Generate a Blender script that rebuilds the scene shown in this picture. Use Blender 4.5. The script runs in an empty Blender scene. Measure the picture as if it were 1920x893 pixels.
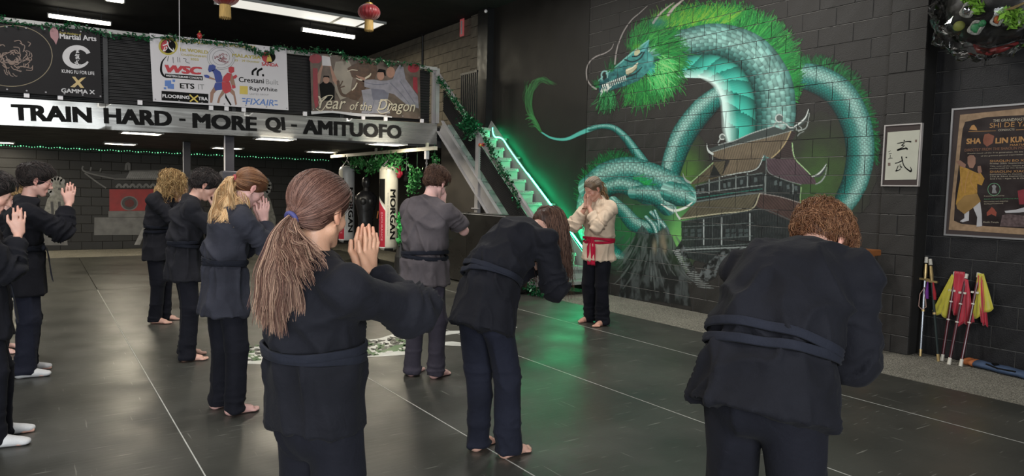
import bpy, math, random
import numpy as np
from mathutils import Vector, Matrix
rnd = random.Random(7)
NR = np.random.RandomState(11)
SC = bpy.context.scene
COL = SC.collection

# ------------------------------------------------------------------ camera
FPX, YAW, PITCH, ROLL, CAM_H = 1304.41471, 0.602016921, 0.0663130788, 0.0234397002, 1.49883
_cy, _sy, _cp, _sp, _cr, _sr = math.cos(YAW), math.sin(YAW), math.cos(PITCH), math.sin(PITCH), math.cos(ROLL), math.sin(ROLL)
_f = np.array([_sy, _cy, 0.0]); _r = np.array([_cy, -_sy, 0.0]); _u = np.array([0, 0, 1.0])
FW = _f * _cp - _u * _sp; _u2 = _u * _cp + _f * _sp
RT = _r * _cr + _u2 * _sr; UP = _u2 * _cr - _r * _sr
CAM = np.array([0, 0, CAM_H])
cam_data = bpy.data.cameras.new('camera')
cam_data.sensor_fit = 'HORIZONTAL'; cam_data.sensor_width = 36.0
cam_data.lens = FPX / 1920 * 36.0
cam_data.clip_start = 0.05; cam_data.clip_end = 100
cam = bpy.data.objects.new('camera', cam_data); COL.objects.link(cam)
m = Matrix.Identity(4)
for i in range(3):
    m[i][0] = RT[i]; m[i][1] = UP[i]; m[i][2] = -FW[i]; m[i][3] = CAM[i]
cam.matrix_world = m
SC.camera = cam

# ------------------------------------------------------------------ world, exposure
world = bpy.data.worlds.new('world'); SC.world = world; world.use_nodes = True
wn = world.node_tree.nodes; wn['Background'].inputs[0].default_value = (0.86, 0.93, 1.0, 1); wn['Background'].inputs[1].default_value = 0.9
SC.view_settings.view_transform = 'Standard'
try: SC.view_settings.look = 'None'
except Exception: pass
SC.view_settings.exposure = 0.08; SC.view_settings.gamma = 1.0; SC.view_settings.use_curve_mapping = False
try:
    SC.cycles.use_denoising = True
    SC.cycles.max_bounces = 6; SC.cycles.glossy_bounces = 3; SC.cycles.transparent_max_bounces = 12
    SC.cycles.sample_clamp_indirect = 6.0
except Exception: pass

def area_light(name, loc, size, sizey, power, color, rot):
    d = bpy.data.lights.new(name, 'AREA'); d.shape = 'RECTANGLE'; d.size = size; d.size_y = sizey
    d.energy = power; d.color = color
    o = bpy.data.objects.new(name, d); COL.objects.link(o); o.location = loc; o.rotation_euler = rot
    return o
# daylight through the big roller door opening behind and left of the camera, and the hall's high ceiling lamps; the two leftmost are unseen fill added to brighten the left floor
area_light('roller_door_daylight', (-2.2, -3.4, 2.3), 5.0, 3.6, 620, (0.93, 0.97, 1.0), (math.radians(78), 0, math.radians(-6)))
for (x, y, pw) in [(-1.3, 2.2, 95), (4.4, 1.2, 15), (0.6, 5.4, 85), (4.9, 5.4, 105), (4.9, 8.8, 60), (-0.6, 9.0, 95)]:
    area_light('ceiling_lamp_or_fill', (x, y, 4.78), 1.4, 0.5, pw, (1.0, 0.96, 0.90), (0, 0, 0))

# ------------------------------------------------------------------ pixel <-> place
def ray(px, py): return FW + RT * ((px - 960) / FPX) - UP * ((py - 446.5) / FPX)
def on(axis, v, px, py):
    d = ray(px, py); return CAM + d * ((v - CAM[axis]) / d[axis])
def floor_pt(px, py): return on(2, 0.0, px, py)

# ------------------------------------------------------------------ materials
MATS = {}
def nodes_of(m_):
    return m_.node_tree.nodes, m_.node_tree.links
def mat(name, color, rough=0.6, metal=0.0, spec=0.5, noise=0.0, nscale=8.0, bump=0.0, bscale=60.0, emit=None, estr=0.0,
        attr=None, sss=0.0, sheen=0.0, alpha=1.0, trans=0.0, coat=0.0, wave=None, stretch=None, ior=1.45):
    if name in MATS: return MATS[name]
    m_ = bpy.data.materials.new(name); m_.use_nodes = True
    n, l = nodes_of(m_); b = n['Principled BSDF']
    b.inputs['Roughness'].default_value = rough; b.inputs['Metallic'].default_value = metal
    b.inputs['Specular IOR Level'].default_value = spec; b.inputs['IOR'].default_value = ior
    tc = n.new('ShaderNodeTexCoord'); vec = tc.outputs['Object']
    if stretch:
        mp = n.new('ShaderNodeMapping'); mp.inputs['Scale'].default_value = stretch; l.new(vec, mp.inputs['Vector']); vec = mp.outputs['Vector']
    src = None
    if attr:
        a = n.new('ShaderNodeAttribute'); a.attribute_name = attr; src = a.outputs['Color']
    if noise > 0:
        t = n.new('ShaderNodeTexNoise'); t.inputs['Scale'].default_value = nscale; t.inputs['Detail'].default_value = 5; l.new(vec, t.inputs['Vector'])
        mr = n.new('ShaderNodeMapRange'); mr.inputs[1].default_value = 0.25; mr.inputs[2].default_value = 0.75
        mr.inputs[3].default_value = 1 - noise; mr.inputs[4].default_value = 1 + noise; l.new(t.outputs['Fac'], mr.inputs[0])
        mx = n.new('ShaderNodeVectorMath'); mx.operation = 'SCALE'; l.new(mr.outputs[0], mx.inputs['Scale'])
        if src: l.new(src, mx.inputs[0])
        else: mx.inputs[0].default_value = color[:3]
        src = mx.outputs[0]
        r2 = n.new('ShaderNodeMapRange'); r2.inputs[1].default_value = 0.3; r2.inputs[2].default_value = 0.7
        r2.inputs[3].default_value = max(0, rough - 0.08); r2.inputs[4].default_value = min(1, rough + 0.08); l.new(t.outputs['Fac'], r2.inputs[0]); l.new(r2.outputs[0], b.inputs['Roughness'])
    if src: l.new(src, b.inputs['Base Color'])
    else: b.inputs['Base Color'].default_value = (*color[:3], 1)
    if bump > 0:
        t2 = n.new('ShaderNodeTexNoise'); t2.inputs['Scale'].default_value = bscale; t2.inputs['Detail'].default_value = 4; l.new(vec, t2.inputs['Vector'])
        bp = n.new('ShaderNodeBump'); bp.inputs['Strength'].default_value = min(1, bump); bp.inputs['Distance'].default_value = 0.01
        l.new(t2.outputs['Fac'], bp.inputs['Height']); l.new(bp.outputs['Normal'], b.inputs['Normal'])
    if emit is not None:
        b.inputs['Emission Color'].default_value = (*emit, 1); b.inputs['Emission Strength'].default_value = estr
    if sss > 0:
        b.inputs['Subsurface Weight'].default_value = sss; b.inputs['Subsurface Radius'].default_value = (0.012, 0.005, 0.003)
        b.inputs['Subsurface Scale'].default_value = 1.0
    if sheen > 0:
        b.inputs['Sheen Weight'].default_value = sheen; b.inputs['Sheen Roughness'].default_value = 0.5
    if coat > 0: b.inputs['Coat Weight'].default_value = coat
    if trans > 0: b.inputs['Transmission Weight'].default_value = trans
    if alpha < 1: b.inputs['Alpha'].default_value = alpha
    MATS[name] = m_
    return m_

def srgb(h):
    h = h.lstrip('#'); c = [int(h[i:i + 2], 16) / 255 for i in (0, 2, 4)]
    return tuple(x / 12.92 if x <= 0.04045 else ((x + 0.055) / 1.055) ** 2.4 for x in c)

# ------------------------------------------------------------------ object helpers
def tag(o, label=None, cat=None, group=None, kind=None):
    if label: o['label'] = label
    if cat: o['category'] = cat
    if group: o['group'] = group
    if kind: o['kind'] = kind
    return o
def empty(name, loc=(0, 0, 0), rz=0.0, label=None, cat=None, group=None, kind=None):
    o = bpy.data.objects.new(name, None); COL.objects.link(o); o.location = loc; o.rotation_euler = (0, 0, rz)
    o.empty_display_size = 0.1
    return tag(o, label, cat, group, kind)
def link(name, me, parent=None, material=None, loc=None):
    o = bpy.data.objects.new(name, me); COL.objects.link(o)
    if parent is not None: o.parent = parent
    if material is not None and len(me.materials) == 0: me.materials.append(material)
    if loc is not None: o.location = loc
    return o
def mesh(name, verts, faces, material=None, parent=None, smooth=False, cols=None, loc=None):
    me = bpy.data.meshes.new(name)
    if isinstance(verts, np.ndarray) and isinstance(faces, np.ndarray):
        k = faces.shape[1]; nv, nf = len(verts), len(faces)
        me.vertices.add(nv); me.vertices.foreach_set('co', verts.astype(np.float32).ravel())
        me.loops.add(nf * k); me.loops.foreach_set('vertex_index', faces.astype(np.int32).ravel())
        me.polygons.add(nf); me.polygons.foreach_set('loop_start', np.arange(0, nf * k, k, dtype=np.int32))
        me.update(calc_edges=True)
    else:
        me.from_pydata([tuple(v) for v in verts], [], [tuple(f) for f in faces]); me.update()
    if cols is not None:
        at = me.color_attributes.new('Col', 'FLOAT_COLOR', 'POINT')
        c4 = np.ones((len(verts), 4), np.float32); c4[:, :3] = cols
        at.data.foreach_set('color', c4.ravel())
    if smooth: me.polygons.foreach_set('use_smooth', np.ones(len(me.polygons), bool))
    return link(name, me, parent, material, loc)

class MB:
    """collects simple solids and links them as one mesh"""
    def __init__(s): s.v = []; s.f = []
    def add(s, vs, fs):
        o = len(s.v); s.v += [tuple(map(float, v)) for v in vs]; s.f += [tuple(i + o for i in f) for f in fs]; return s
    def box(s, lo, hi, bev=0.0, M=None):
        (a, b, c), (d, e, f) = lo, hi
        if bev <= 0:
            vs = [(a, b, c), (d, b, c), (d, e, c), (a, e, c), (a, b, f), (d, b, f), (d, e, f), (a, e, f)]
            fs = [(3, 2, 1, 0), (4, 5, 6, 7), (0, 1, 5, 4), (1, 2, 6, 5), (2, 3, 7, 6), (3, 0, 4, 7)]
        else:
            vs = []; w = bev
            for z, i in ((c, w), (c + w, 0), (f - w, 0), (f, w)):
                vs += [(a + i, b + i, z), (d - i, b + i, z), (d - i, e - i, z), (a + i, e - i, z)]
            fs = [(3, 2, 1, 0), (12, 13, 14, 15)]
            for k in range(3):
                for j in range(4):
                    fs.append((k * 4 + j, k * 4 + (j + 1) % 4, k * 4 + 4 + (j + 1) % 4, k * 4 + 4 + j))
        if M is not None: vs = [M @ Vector(v) for v in vs]
        return s.add(vs, fs)
    def obox(s, c, ax, ay, az):
        """box from a centre and three half-axis vectors"""
        c = np.array(c, float); ax, ay, az = (np.array(q, float) for q in (ax, ay, az))
        vs = [c + i * ax + j * ay + k * az for k in (-1, 1) for (i, j) in ((-1, -1), (1, -1), (1, 1), (-1, 1))]
        return s.add(vs, [(3, 2, 1, 0), (4, 5, 6, 7), (0, 1, 5, 4), (1, 2, 6, 5), (2, 3, 7, 6), (3, 0, 4, 7)])
    def bar(s, a, b, w, h, up=(0, 0, 1)):
        a = np.array(a, float); b = np.array(b, float); d = b - a; L = np.linalg.norm(d); d = d / L
        up = np.array(up, float); x = np.cross(d, up)
        if np.linalg.norm(x) < 1e-4: x = np.cross(d, np.array([1.0, 0, 0]))
        x /= np.linalg.norm(x); y = np.cross(x, d)
        return s.obox((a + b) / 2, x * w / 2, y * h / 2, d * L / 2)
    def tube(s, pts, r, n=8, closed=False, caps=True):
        pts = [np.array(p, float) for p in pts]; N = len(pts)
        rs = r if hasattr(r, '__len__') else [r] * N
        up = np.array([0.0, 0, 1]); rings = []; prev = None
        for i in range(N):
            if closed: t = pts[(i + 1) % N] - pts[i - 1]
            else: t = pts[min(i + 1, N - 1)] - pts[max(i - 1, 0)]
            t = t / (np.linalg.norm(t) + 1e-12)
            if prev is None:
                x = np.cross(t, up)
                if np.linalg.norm(x) < 0.1: x = np.cross(t, np.array([1.0, 0, 0]))
            else: x = prev - t * np.dot(prev, t)
            x /= np.linalg.norm(x) + 1e-12; prev = x; y = np.cross(t, x)
            rings.append([pts[i] + rs[i] * (math.cos(2 * math.pi * k / n) * x + math.sin(2 * math.pi * k / n) * y) for k in range(n)])
        vs = [v for ring in rings for v in ring]; fs = []
        for i in range(N if closed else N - 1):
            for k in range(n):
                a = i * n + k; b = i * n + (k + 1) % n; i2 = (i + 1) % N
                fs.append((a, b, i2 * n + (k + 1) % n, i2 * n + k))
        if caps and not closed:
            fs.append(tuple(reversed(range(n)))); fs.append(tuple((N - 1) * n + k for k in range(n)))
        return s.add(vs, fs)
    def lathe(s, c, prof, n=20, axis='z', sq=(1, 1)):
        c = np.array(c, float); vs = []; fs = []
        for (r, z) in prof:
            for k in range(n):
                a = 2 * math.pi * k / n
                p = (r * math.cos(a) * sq[0], r * math.sin(a) * sq[1], z)
                if axis == 'x': p = (p[2], p[0], p[1])
                if axis == 'y': p = (p[0], p[2], p[1])
                vs.append(c + np.array(p))
        for i in range(len(prof) - 1):
            for k in range(n):
                fs.append((i * n + k, i * n + (k + 1) % n, (i + 1) * n + (k + 1) % n, (i + 1) * n + k))
        fs.append(tuple(reversed(range(n)))); fs.append(tuple((len(prof) - 1) * n + k for k in range(n)))
        return s.add(vs, fs)
    def ball(s, c, r, n=10, m_=6):
        r = r if hasattr(r, '__len__') else (r, r, r)
        prof = [(math.sin(math.pi * (i + 0.0) / m_), -math.cos(math.pi * i / m_)) for i in range(m_ + 1)]
        c = np.array(c, float); vs = []; fs = []
        for (q, z) in prof:
            for k in range(n):
                a = 2 * math.pi * k / n; vs.append(c + np.array([max(q, 1e-3) * math.cos(a) * r[0], max(q, 1e-3) * math.sin(a) * r[1], z * r[2]]))
        for i in range(m_):
            for k in range(n): fs.append((i * n + k, i * n + (k + 1) % n, (i + 1) * n + (k + 1) % n, (i + 1) * n + k))
        return s.add(vs, fs)
    def build(s, name, material, parent=None, smooth=False, loc=None, bev=0.0):
        o = mesh(name, s.v, s.f, material, parent, smooth, None, loc)
        if bev > 0:
            md = o.modifiers.new('bevel', 'BEVEL'); md.width = bev; md.segments = 2; md.limit_method = 'ANGLE'
        return o
def catmull(pts, n=8):
    P = np.array(pts, float); out = []
    Q = np.vstack([2 * P[0] - P[1], P, 2 * P[-1] - P[-2]])
    for i in range(1, len(Q) - 2):
        p0, p1, p2, p3 = Q[i - 1], Q[i], Q[i + 1], Q[i + 2]
        for k in range(n):
            t = k / n
            out.append(0.5 * ((2 * p1) + (-p0 + p2) * t + (2 * p0 - 5 * p1 + 4 * p2 - p3) * t * t + (-p0 + 3 * p1 - 3 * p2 + p3) * t ** 3))
    out.append(Q[-2]); return np.array(out)

# ------------------------------------------------------------------ flat print on a plane
def thicken(me, b):
    """letter outlines made bolder by overlapping shifted copies"""
    n = len(me.vertices); co = np.zeros(n * 3); me.vertices.foreach_get('co', co); co = co.reshape(-1, 3)
    fs = [tuple(p.vertices) for p in me.polygons]
    if b <= 0.004: return co, fs
    outc, outf = [], []
    for k, (dx, dy) in enumerate(((0, 0), (b, b * .6), (-b, b * .6), (b, -b * .6), (-b, -b * .6))):
        outc.append(co + np.array([dx, dy, k * 1e-5 - co[0, 2]])); outf += [tuple(i + k * n for i in f) for f in fs]
    return np.vstack(outc), outf
class Sheet:
    """a flat surface at a real place: u and v in metres from its origin, layers 0.7 mm apart"""
    def __init__(s, O, U, V, N, parent):
        s.O, s.U, s.V, s.N = (np.array(q, float) for q in (O, U, V, N)); s.parent = parent
    def uv(s, px, py):
        d = ray(px, py); t = np.dot(s.O - CAM, s.N) / np.dot(d, s.N); p = CAM + d * t - s.O
        return np.array([np.dot(p, s.U), np.dot(p, s.V)])
    def P(s, u, v, k=0): return s.O + s.U * u + s.V * v + s.N * (0.0007 * k)
    def poly(s, pts, material, k=1, name='print', px=True):
        q = [s.uv(*p) if px else p for p in pts]
        me = bpy.data.meshes.new(name); vs = [tuple(s.P(u, v, k)) for u, v in q]
        me.from_pydata(vs, [], [tuple(range(len(vs)))]); me.update()
        return link(name, me, s.parent, material)
    def polys(s, plist, material, k=1, name='print', px=True):
        vs = []; fs = []
        for pts in plist:
            q = [s.uv(*p) if px else p for p in pts]; o = len(vs)
            vs += [tuple(s.P(u, v, k + 0.25 * len(fs))) for u, v in q]; fs.append(tuple(range(o, len(vs))))
        me = bpy.data.meshes.new(name); me.from_pydata(vs, [], fs); me.update()
        o_ = link(name, me, s.parent, material)
        if len(plist) > 1: o_['kind'] = 'stuff'
        return o_
    def strokes(s, lines, material, k=2, name='line_print', px=True):
        vs = []; fs = []; k0 = k; li = 0
        for pts, w in lines:
            li += 1; k = k0 + 0.6 * li / len(lines)
            q = np.array([s.uv(*p) if px else p for p in pts], float)
            if len(q) > 2: q = catmull(q, 4)
            ws = np.interp(np.linspace(0, 1, len(q)), np.linspace(0, 1, len(w)), w) if hasattr(w, '__len__') else [w] * len(q)
            for i in range(len(q)):
                t = q[min(i + 1, len(q) - 1)] - q[max(i - 1, 0)]; t = t / (np.linalg.norm(t) + 1e-9); nrm = np.array([-t[1], t[0]])
                vs.append(tuple(s.P(*(q[i] + nrm * ws[i] / 2), k))); vs.append(tuple(s.P(*(q[i] - nrm * ws[i] / 2), k)))
                if i: o = len(vs) - 4; fs.append((o, o + 1, o + 3, o + 2))
        me = bpy.data.meshes.new(name); me.from_pydata(vs, [], fs); me.update()
        o_ = link(name, me, s.parent, material)
        if len(lines) > 1: o_['kind'] = 'stuff'
        return o_
    def text(s, body, box, material, k=2, name='lettering', bold=0.0, px=True, depth=0.0, shear=0.0, rot90=False):
        """box = left-bottom px, right-bottom px, height px at the left"""
        (x0, y0), (x1, y1), h = box
        if px:
            a = s.uv(x0, y0); b = s.uv(x1, y1); c = s.uv(x0, y0 - h); hh = np.linalg.norm(c - a)
        else: a = np.array((x0, y0)); b = np.array((x1, y1)); hh = h
        cu = bpy.data.curves.new(name, 'FONT'); cu.body = body; cu.offset = 0.0; cu.extrude = 0; cu.shear = shear; cu.resolution_u = 3
        ob = bpy.data.objects.new('t', cu); COL.objects.link(ob)
        dg = bpy.context.evaluated_depsgraph_get(); me = bpy.data.meshes.new_from_object(ob.evaluated_get(dg))
        bpy.data.objects.remove(ob); bpy.data.curves.remove(cu)
        n = len(me.vertices)
        if n == 0: return None
        co, fs = thicken(me, bold)
        lo = co.min(0); hi = co.max(0); sz = np.maximum(hi - lo, 1e-6)
        d = b - a; L = np.linalg.norm(d); d = d / L; nrm = np.array([-d[1], d[0]])
        if px and np.dot(nrm, c - a) < 0: nrm = -nrm
        uu = (co[:, 0] - lo[0]) / sz[0] * L; vv = (co[:, 1] - lo[1]) / sz[1] * hh
        w = a[None] + uu[:, None] * d[None] + vv[:, None] * nrm[None]
        q = s.O[None] + w[:, :1] * s.U[None] + w[:, 1:] * s.V[None] + s.N[None] * (0.0007 * k + depth) + s.N[None] * co[:, 2:3] * 9.0
        bpy.data.meshes.remove(me); me = bpy.data.meshes.new(name); me.from_pydata([tuple(v) for v in q], [], fs); me.update()
        me.materials.append(material)
        return link(name, me, s.parent)
def circle_pts(c, r, n=28, r2=None, a0=0, a1=2 * math.pi):
    r2 = r if r2 is None else r2
    return [(c[0] + r * math.cos(a0 + (a1 - a0) * i / n), c[1] + r2 * math.sin(a0 + (a1 - a0) * i / n)) for i in range(n + (0 if a1 - a0 > 6.28 else 1))]
# ================================================================== the room
XW, XN, XP = 7.14, 7.30, 7.07      # mural wall, near right wall, pilaster face
YB, ZC, YF = 18.2, 4.9, 11.19      # back wall, ceiling, mezzanine front
ZLOW, ZTOP = 2.26, 2.66            # sign band
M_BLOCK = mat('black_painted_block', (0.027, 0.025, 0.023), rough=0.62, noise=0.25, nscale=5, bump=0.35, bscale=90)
M_JOINT = mat('mortar_joint', (0.05, 0.048, 0.045), rough=0.8, noise=0.3, nscale=20)
M_BROWNBLOCK = mat('brown_grey_block', (0.15, 0.13, 0.10), rough=0.8, noise=0.25, nscale=6, bump=0.4, bscale=80)
M_DARKJOINT = mat('dark_joint', (0.012, 0.011, 0.010), rough=0.9, noise=0.2)
M_DARKWALL = mat('smooth_black_wall', (0.014, 0.0125, 0.011), rough=0.6, noise=0.25, nscale=2.5, bump=0.1, bscale=30)
M_CEIL = mat('black_ceiling', (0.012, 0.012, 0.013), rough=0.8, noise=0.3, nscale=3)
M_SOFFIT = mat('dark_soffit', (0.020, 0.020, 0.021), rough=0.6, noise=0.2, nscale=3)
M_BACKBLOCK = mat('black_back_block', (0.022, 0.022, 0.022), rough=0.6, noise=0.3, nscale=4, bump=0.3, bscale=60)
M_LEFTW = mat('left_wall_paint', (0.10, 0.10, 0.10), rough=0.8, noise=0.1)
M_STEEL = mat('brushed_steel', (0.40, 0.40, 0.385), rough=0.26, metal=0.72, noise=0.05, nscale=4, stretch=(0.25, 1, 6), bump=0.05, bscale=2.0)
M_GREYSTEEL = mat('grey_painted_steel', (0.20, 0.19, 0.20), rough=0.45, noise=0.1, nscale=10)
M_BLACK = mat('black_satin', (0.012, 0.012, 0.013), rough=0.45, noise=0.1)
M_CORR = mat('black_corrugated_sheet', (0.008, 0.0075, 0.008), rough=0.65, noise=0.2, nscale=6)
M_WHITE = mat('white_print', (0.62, 0.60, 0.62), rough=0.5, noise=0.04)
M_INK = mat('black_print', (0.008, 0.008, 0.008), rough=0.8, noise=0.05, spec=0.1)

def carpet_mat():
    m_ = mat('grey_carpet', (0.13, 0.125, 0.11), rough=0.95, noise=0.0, spec=0.1)
    n, l = nodes_of(m_); b = n['Principled BSDF']
    tc = n.new('ShaderNodeTexCoord')
    t = n.new('ShaderNodeTexNoise'); t.inputs['Scale'].default_value = 130; t.inputs['Detail'].default_value = 2
    t2 = n.new('ShaderNodeTexNoise'); t2.inputs['Scale'].default_value = 2.2; l.new(tc.outputs['Object'], t2.inputs['Vector'])
    l.new(tc.outputs['Object'], t.inputs['Vector'])
    r = n.new('ShaderNodeValToRGB'); r.color_ramp.elements[0].position = 0.35; r.color_ramp.elements[1].position = 0.68
    r.color_ramp.elements[0].color = (0.085, 0.08, 0.068, 1); r.color_ramp.elements[1].color = (0.46, 0.44, 0.37, 1)
    l.new(t.outputs['Fac'], r.inputs[0]); 
    mx = n.new('ShaderNodeMixRGB'); mx.blend_type = 'MULTIPLY'; mx.inputs[0].default_value = 0.35
    l.new(r.outputs[0], mx.inputs[1]); l.new(t2.outputs['Fac'], mx.inputs[2]); l.new(mx.outputs[0], b.inputs['Base Color'])
    bp = n.new('ShaderNodeBump'); bp.inputs['Strength'].default_value = 0.7; bp.inputs['Distance'].default_value = 0.01
    l.new(t.outputs['Fac'], bp.inputs['Height']); l.new(bp.outputs[0], b.inputs['Normal'])
    return m_
def vinyl_mat():
    """charcoal training mat with scuffs along and across it"""
    m_ = mat('charcoal_mat_vinyl', (0.045, 0.045, 0.040), rough=0.36, spec=0.55)
    n, l = nodes_of(m_); b = n['Principled BSDF']; tc = n.new('ShaderNodeTexCoord')
    def noise(scale, sx, sy, rot, det=3):
        mp = n.new('ShaderNodeMapping'); mp.inputs['Scale'].default_value = (sx, sy, 1); mp.inputs['Rotation'].default_value = (0, 0, rot)
        l.new(tc.outputs['Object'], mp.inputs['Vector'])
        t = n.new('ShaderNodeTexNoise'); t.inputs['Scale'].default_value = scale; t.inputs['Detail'].default_value = det
        l.new(mp.outputs[0], t.inputs['Vector']); return t.outputs['Fac']
    def ramp(src, a, b_, c0, c1):
        r = n.new('ShaderNodeMapRange'); r.inputs[1].default_value = a; r.inputs[2].default_value = b_; r.inputs[3].default_value = c0; r.inputs[4].default_value = c1
        l.new(src, r.inputs[0]); return r.outputs[0]
    base = n.new('ShaderNodeMixRGB'); base.inputs[1].default_value = (0.036, 0.037, 0.032, 1); base.inputs[2].default_value = (0.056, 0.056, 0.048, 1)
    l.new(ramp(noise(1.3, 1, 1, 0, 6), 0.35, 0.65, 0, 1), base.inputs[0])
    prev = base.outputs[0]
    for (sc, sx, sy, rot, lo) in ((3.0, 0.9, 16, 0.15, 0.685), (3.0, 16, 0.9, -0.5, 0.70), (4.5, 1.2, 14, 1.1, 0.695)):
        mx = n.new('ShaderNodeMixRGB'); mx.inputs[2].default_value = (0.26, 0.26, 0.23, 1)
        l.new(ramp(noise(sc, sx, sy, rot, 2), lo, lo + 0.05, 0, 0.55), mx.inputs[0]); l.new(prev, mx.inputs[1]); prev = mx.outputs[0]
    l.new(prev, b.inputs['Base Color'])
    l.new(ramp(noise(2.0, 1, 1, 0.3, 5), 0.3, 0.7, 0.28, 0.44), b.inputs['Roughness'])
    bp = n.new('ShaderNodeBump'); bp.inputs['Strength'].default_value = 0.22; bp.inputs['Distance'].default_value = 0.004
    l.new(noise(9, 0.4, 3.5, 0.15, 3), bp.inputs['Height']); l.new(bp.outputs[0], b.inputs['Normal'])
    return m_
M_CARPET = carpet_mat(); M_VINYL = vinyl_mat()

fl = MB().box((-4.6, -4.1, -0.12), (7.45, 18.3, -0.02)).build('floor', M_CARPET); tag(fl, kind='structure')
ce = MB().box((-4.6, -4.1, ZC), (7.45, 18.3, ZC + 0.1)).build('ceiling', M_CEIL); tag(ce, kind='structure')
w = MB().box((-4.7, -4.1, -0.02), (-4.6, 18.3, ZC)).build('wall_left', M_LEFTW); tag(w, kind='structure')
w = MB()
w.box((-4.6, -4.2, -0.02), (-3.8, -4.1, ZC)).box((1.9, -4.2, -0.02), (7.45, -4.1, ZC)).box((-3.8, -4.2, 4.2), (1.9, -4.1, ZC))
w = w.build('wall_front', M_LEFTW); tag(w, kind='structure')

# ---- block walls: every block the photograph shows is a brick of its own
def seen(p, mg=50):
    q = np.array(p, float) - CAM; z = q @ FW
    if z < 0.2: return False
    x = 960 + FPX * (q @ RT) / z; y = 446.5 - FPX * (q @ UP) / z
    return -mg < x < 1920 + mg and -mg < y < 893 + mg
_bm = {}
def brick_mesh(w_, h_, material, axis, g=0.004, ch=0.0035, d=0.03):
    key = (round(w_, 3), round(h_, 3), material.name, axis)
    if key in _bm: return _bm[key]
    a, b = w_ / 2 - g, h_ / 2 - g
    vs2 = [(-a, -b, d), (a, -b, d), (a, b, d), (-a, b, d), (-a, -b, ch), (a, -b, ch), (a, b, ch), (-a, b, ch),
           (-a + ch, -b + ch, 0), (a - ch, -b + ch, 0), (a - ch, b - ch, 0), (-a + ch, b - ch, 0)]
    fs = [(8, 9, 10, 11)] + [(k, (k + 1) % 4, 4 + (k + 1) % 4, 4 + k) for k in range(4)] + [(4 + k, 4 + (k + 1) % 4, 8 + (k + 1) % 4, 8 + k) for k in range(4)]
    if axis == 'x': vs = [(z, x, y) for x, y, z in vs2]     # face looks towards -X
    else: vs = [(x, z, y) for x, y, z in vs2]                # face looks towards -Y
    me = bpy.data.meshes.new('brick'); me.from_pydata(vs, [], fs); me.update(); me.materials.append(material)
    _bm[key] = me; return me
def block_wall(wall, axis, plane, s0, s1, z0, z1, material, phase=0.137, limit=300, zoff=-0.039):
    rows = []; far = MB(); n_ = 0; cand = []
    j0 = int(math.floor((z0 - zoff) / 0.2)) 
    for j in range(j0, int((z1 - zoff) / 0.2) + 1):
        za, zb = max(z0, zoff + j * 0.2), min(z1, zoff + (j + 1) * 0.2)
        if zb - za < 0.03: continue
        k = phase + (0.2 if j % 2 else 0.0); a = s0
        while k <= s0 + 0.05: k += 0.4
        while a < s1 - 0.01:
            b = min(k, s1)
            if s1 - b < 0.03: b = s1
            c = (plane, (a + b) / 2, (za + zb) / 2) if axis == 'x' else ((a + b) / 2, plane, (za + zb) / 2)
            cand.append((not seen(c), (Vector(c) - Vector(CAM)).length, c, b - a, zb - za)); a = b; k += 0.4
    cand.sort(key=lambda t: (t[0], t[1]))
    fv = MB()
    for off, dist, c, w_, h_ in cand:
        if not off and n_ < limit:
            o = bpy.data.objects.new('brick', brick_mesh(w_, h_, material, axis)); COL.objects.link(o); o.parent = wall
            jit = rnd.uniform(-0.0012, 0.0012)
            o.location = (c[0] + jit, c[1], c[2]) if axis == 'x' else (c[0], c[1] + jit, c[2]); n_ += 1
        else:
            me = brick_mesh(w_, h_, material, axis)
            fv.add([tuple(v.co + Vector(c)) for v in me.vertices], [tuple(p.vertices) for p in me.polygons])
    if fv.v:
        o = fv.build('brickwork', material, wall); o['kind'] = 'stuff'

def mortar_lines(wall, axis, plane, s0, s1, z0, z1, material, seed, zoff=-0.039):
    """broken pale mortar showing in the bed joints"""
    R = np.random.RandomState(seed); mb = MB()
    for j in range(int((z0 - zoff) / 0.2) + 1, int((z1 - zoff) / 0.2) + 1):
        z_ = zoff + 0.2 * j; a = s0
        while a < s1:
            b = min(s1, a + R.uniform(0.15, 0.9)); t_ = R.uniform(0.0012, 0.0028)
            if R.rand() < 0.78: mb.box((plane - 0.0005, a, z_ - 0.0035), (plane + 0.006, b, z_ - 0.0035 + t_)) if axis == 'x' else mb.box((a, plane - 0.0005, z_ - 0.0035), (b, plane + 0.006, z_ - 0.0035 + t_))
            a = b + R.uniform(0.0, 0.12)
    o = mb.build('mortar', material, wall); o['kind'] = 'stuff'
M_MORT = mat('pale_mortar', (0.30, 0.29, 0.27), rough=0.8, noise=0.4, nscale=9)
# mural wall (right), with its mortar bed 6 mm behind the faces
wr = MB().box((XW + 0.006, 3.71, -0.02), (XW + 0.16, 8.41, ZC)).build('wall_right', M_JOINT); tag(wr, kind='structure')
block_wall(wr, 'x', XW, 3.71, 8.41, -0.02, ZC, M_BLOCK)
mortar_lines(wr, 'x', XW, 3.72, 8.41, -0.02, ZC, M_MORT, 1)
ws = MB().box((XW, 8.414, -0.02), (XW + 0.16, 11.2, ZC)).build('wall_right_smooth', M_DARKWALL); tag(ws, kind='structure')
tp = MB().box((XP + 0.006, 3.365, -0.02), (XN + 0.12, 3.71, ZC)).build('trim_1', M_DARKJOINT); tag(tp, kind='structure')
block_wall(tp, 'x', XP, 3.36, 3.715, -0.02, ZC, M_BLOCK, phase=0.335, limit=120)
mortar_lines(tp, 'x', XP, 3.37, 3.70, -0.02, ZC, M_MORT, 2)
wn_ = MB().box((XN + 0.006, -4.1, -0.02), (XN + 0.16, 3.365, ZC)).build('wall_right_near', M_JOINT); tag(wn_, kind='structure')
M_NEARBLOCK = mat('black_block_near', (0.011, 0.011, 0.0125), rough=0.5, noise=0.25, nscale=5, bump=0.35, bscale=90)
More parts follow.
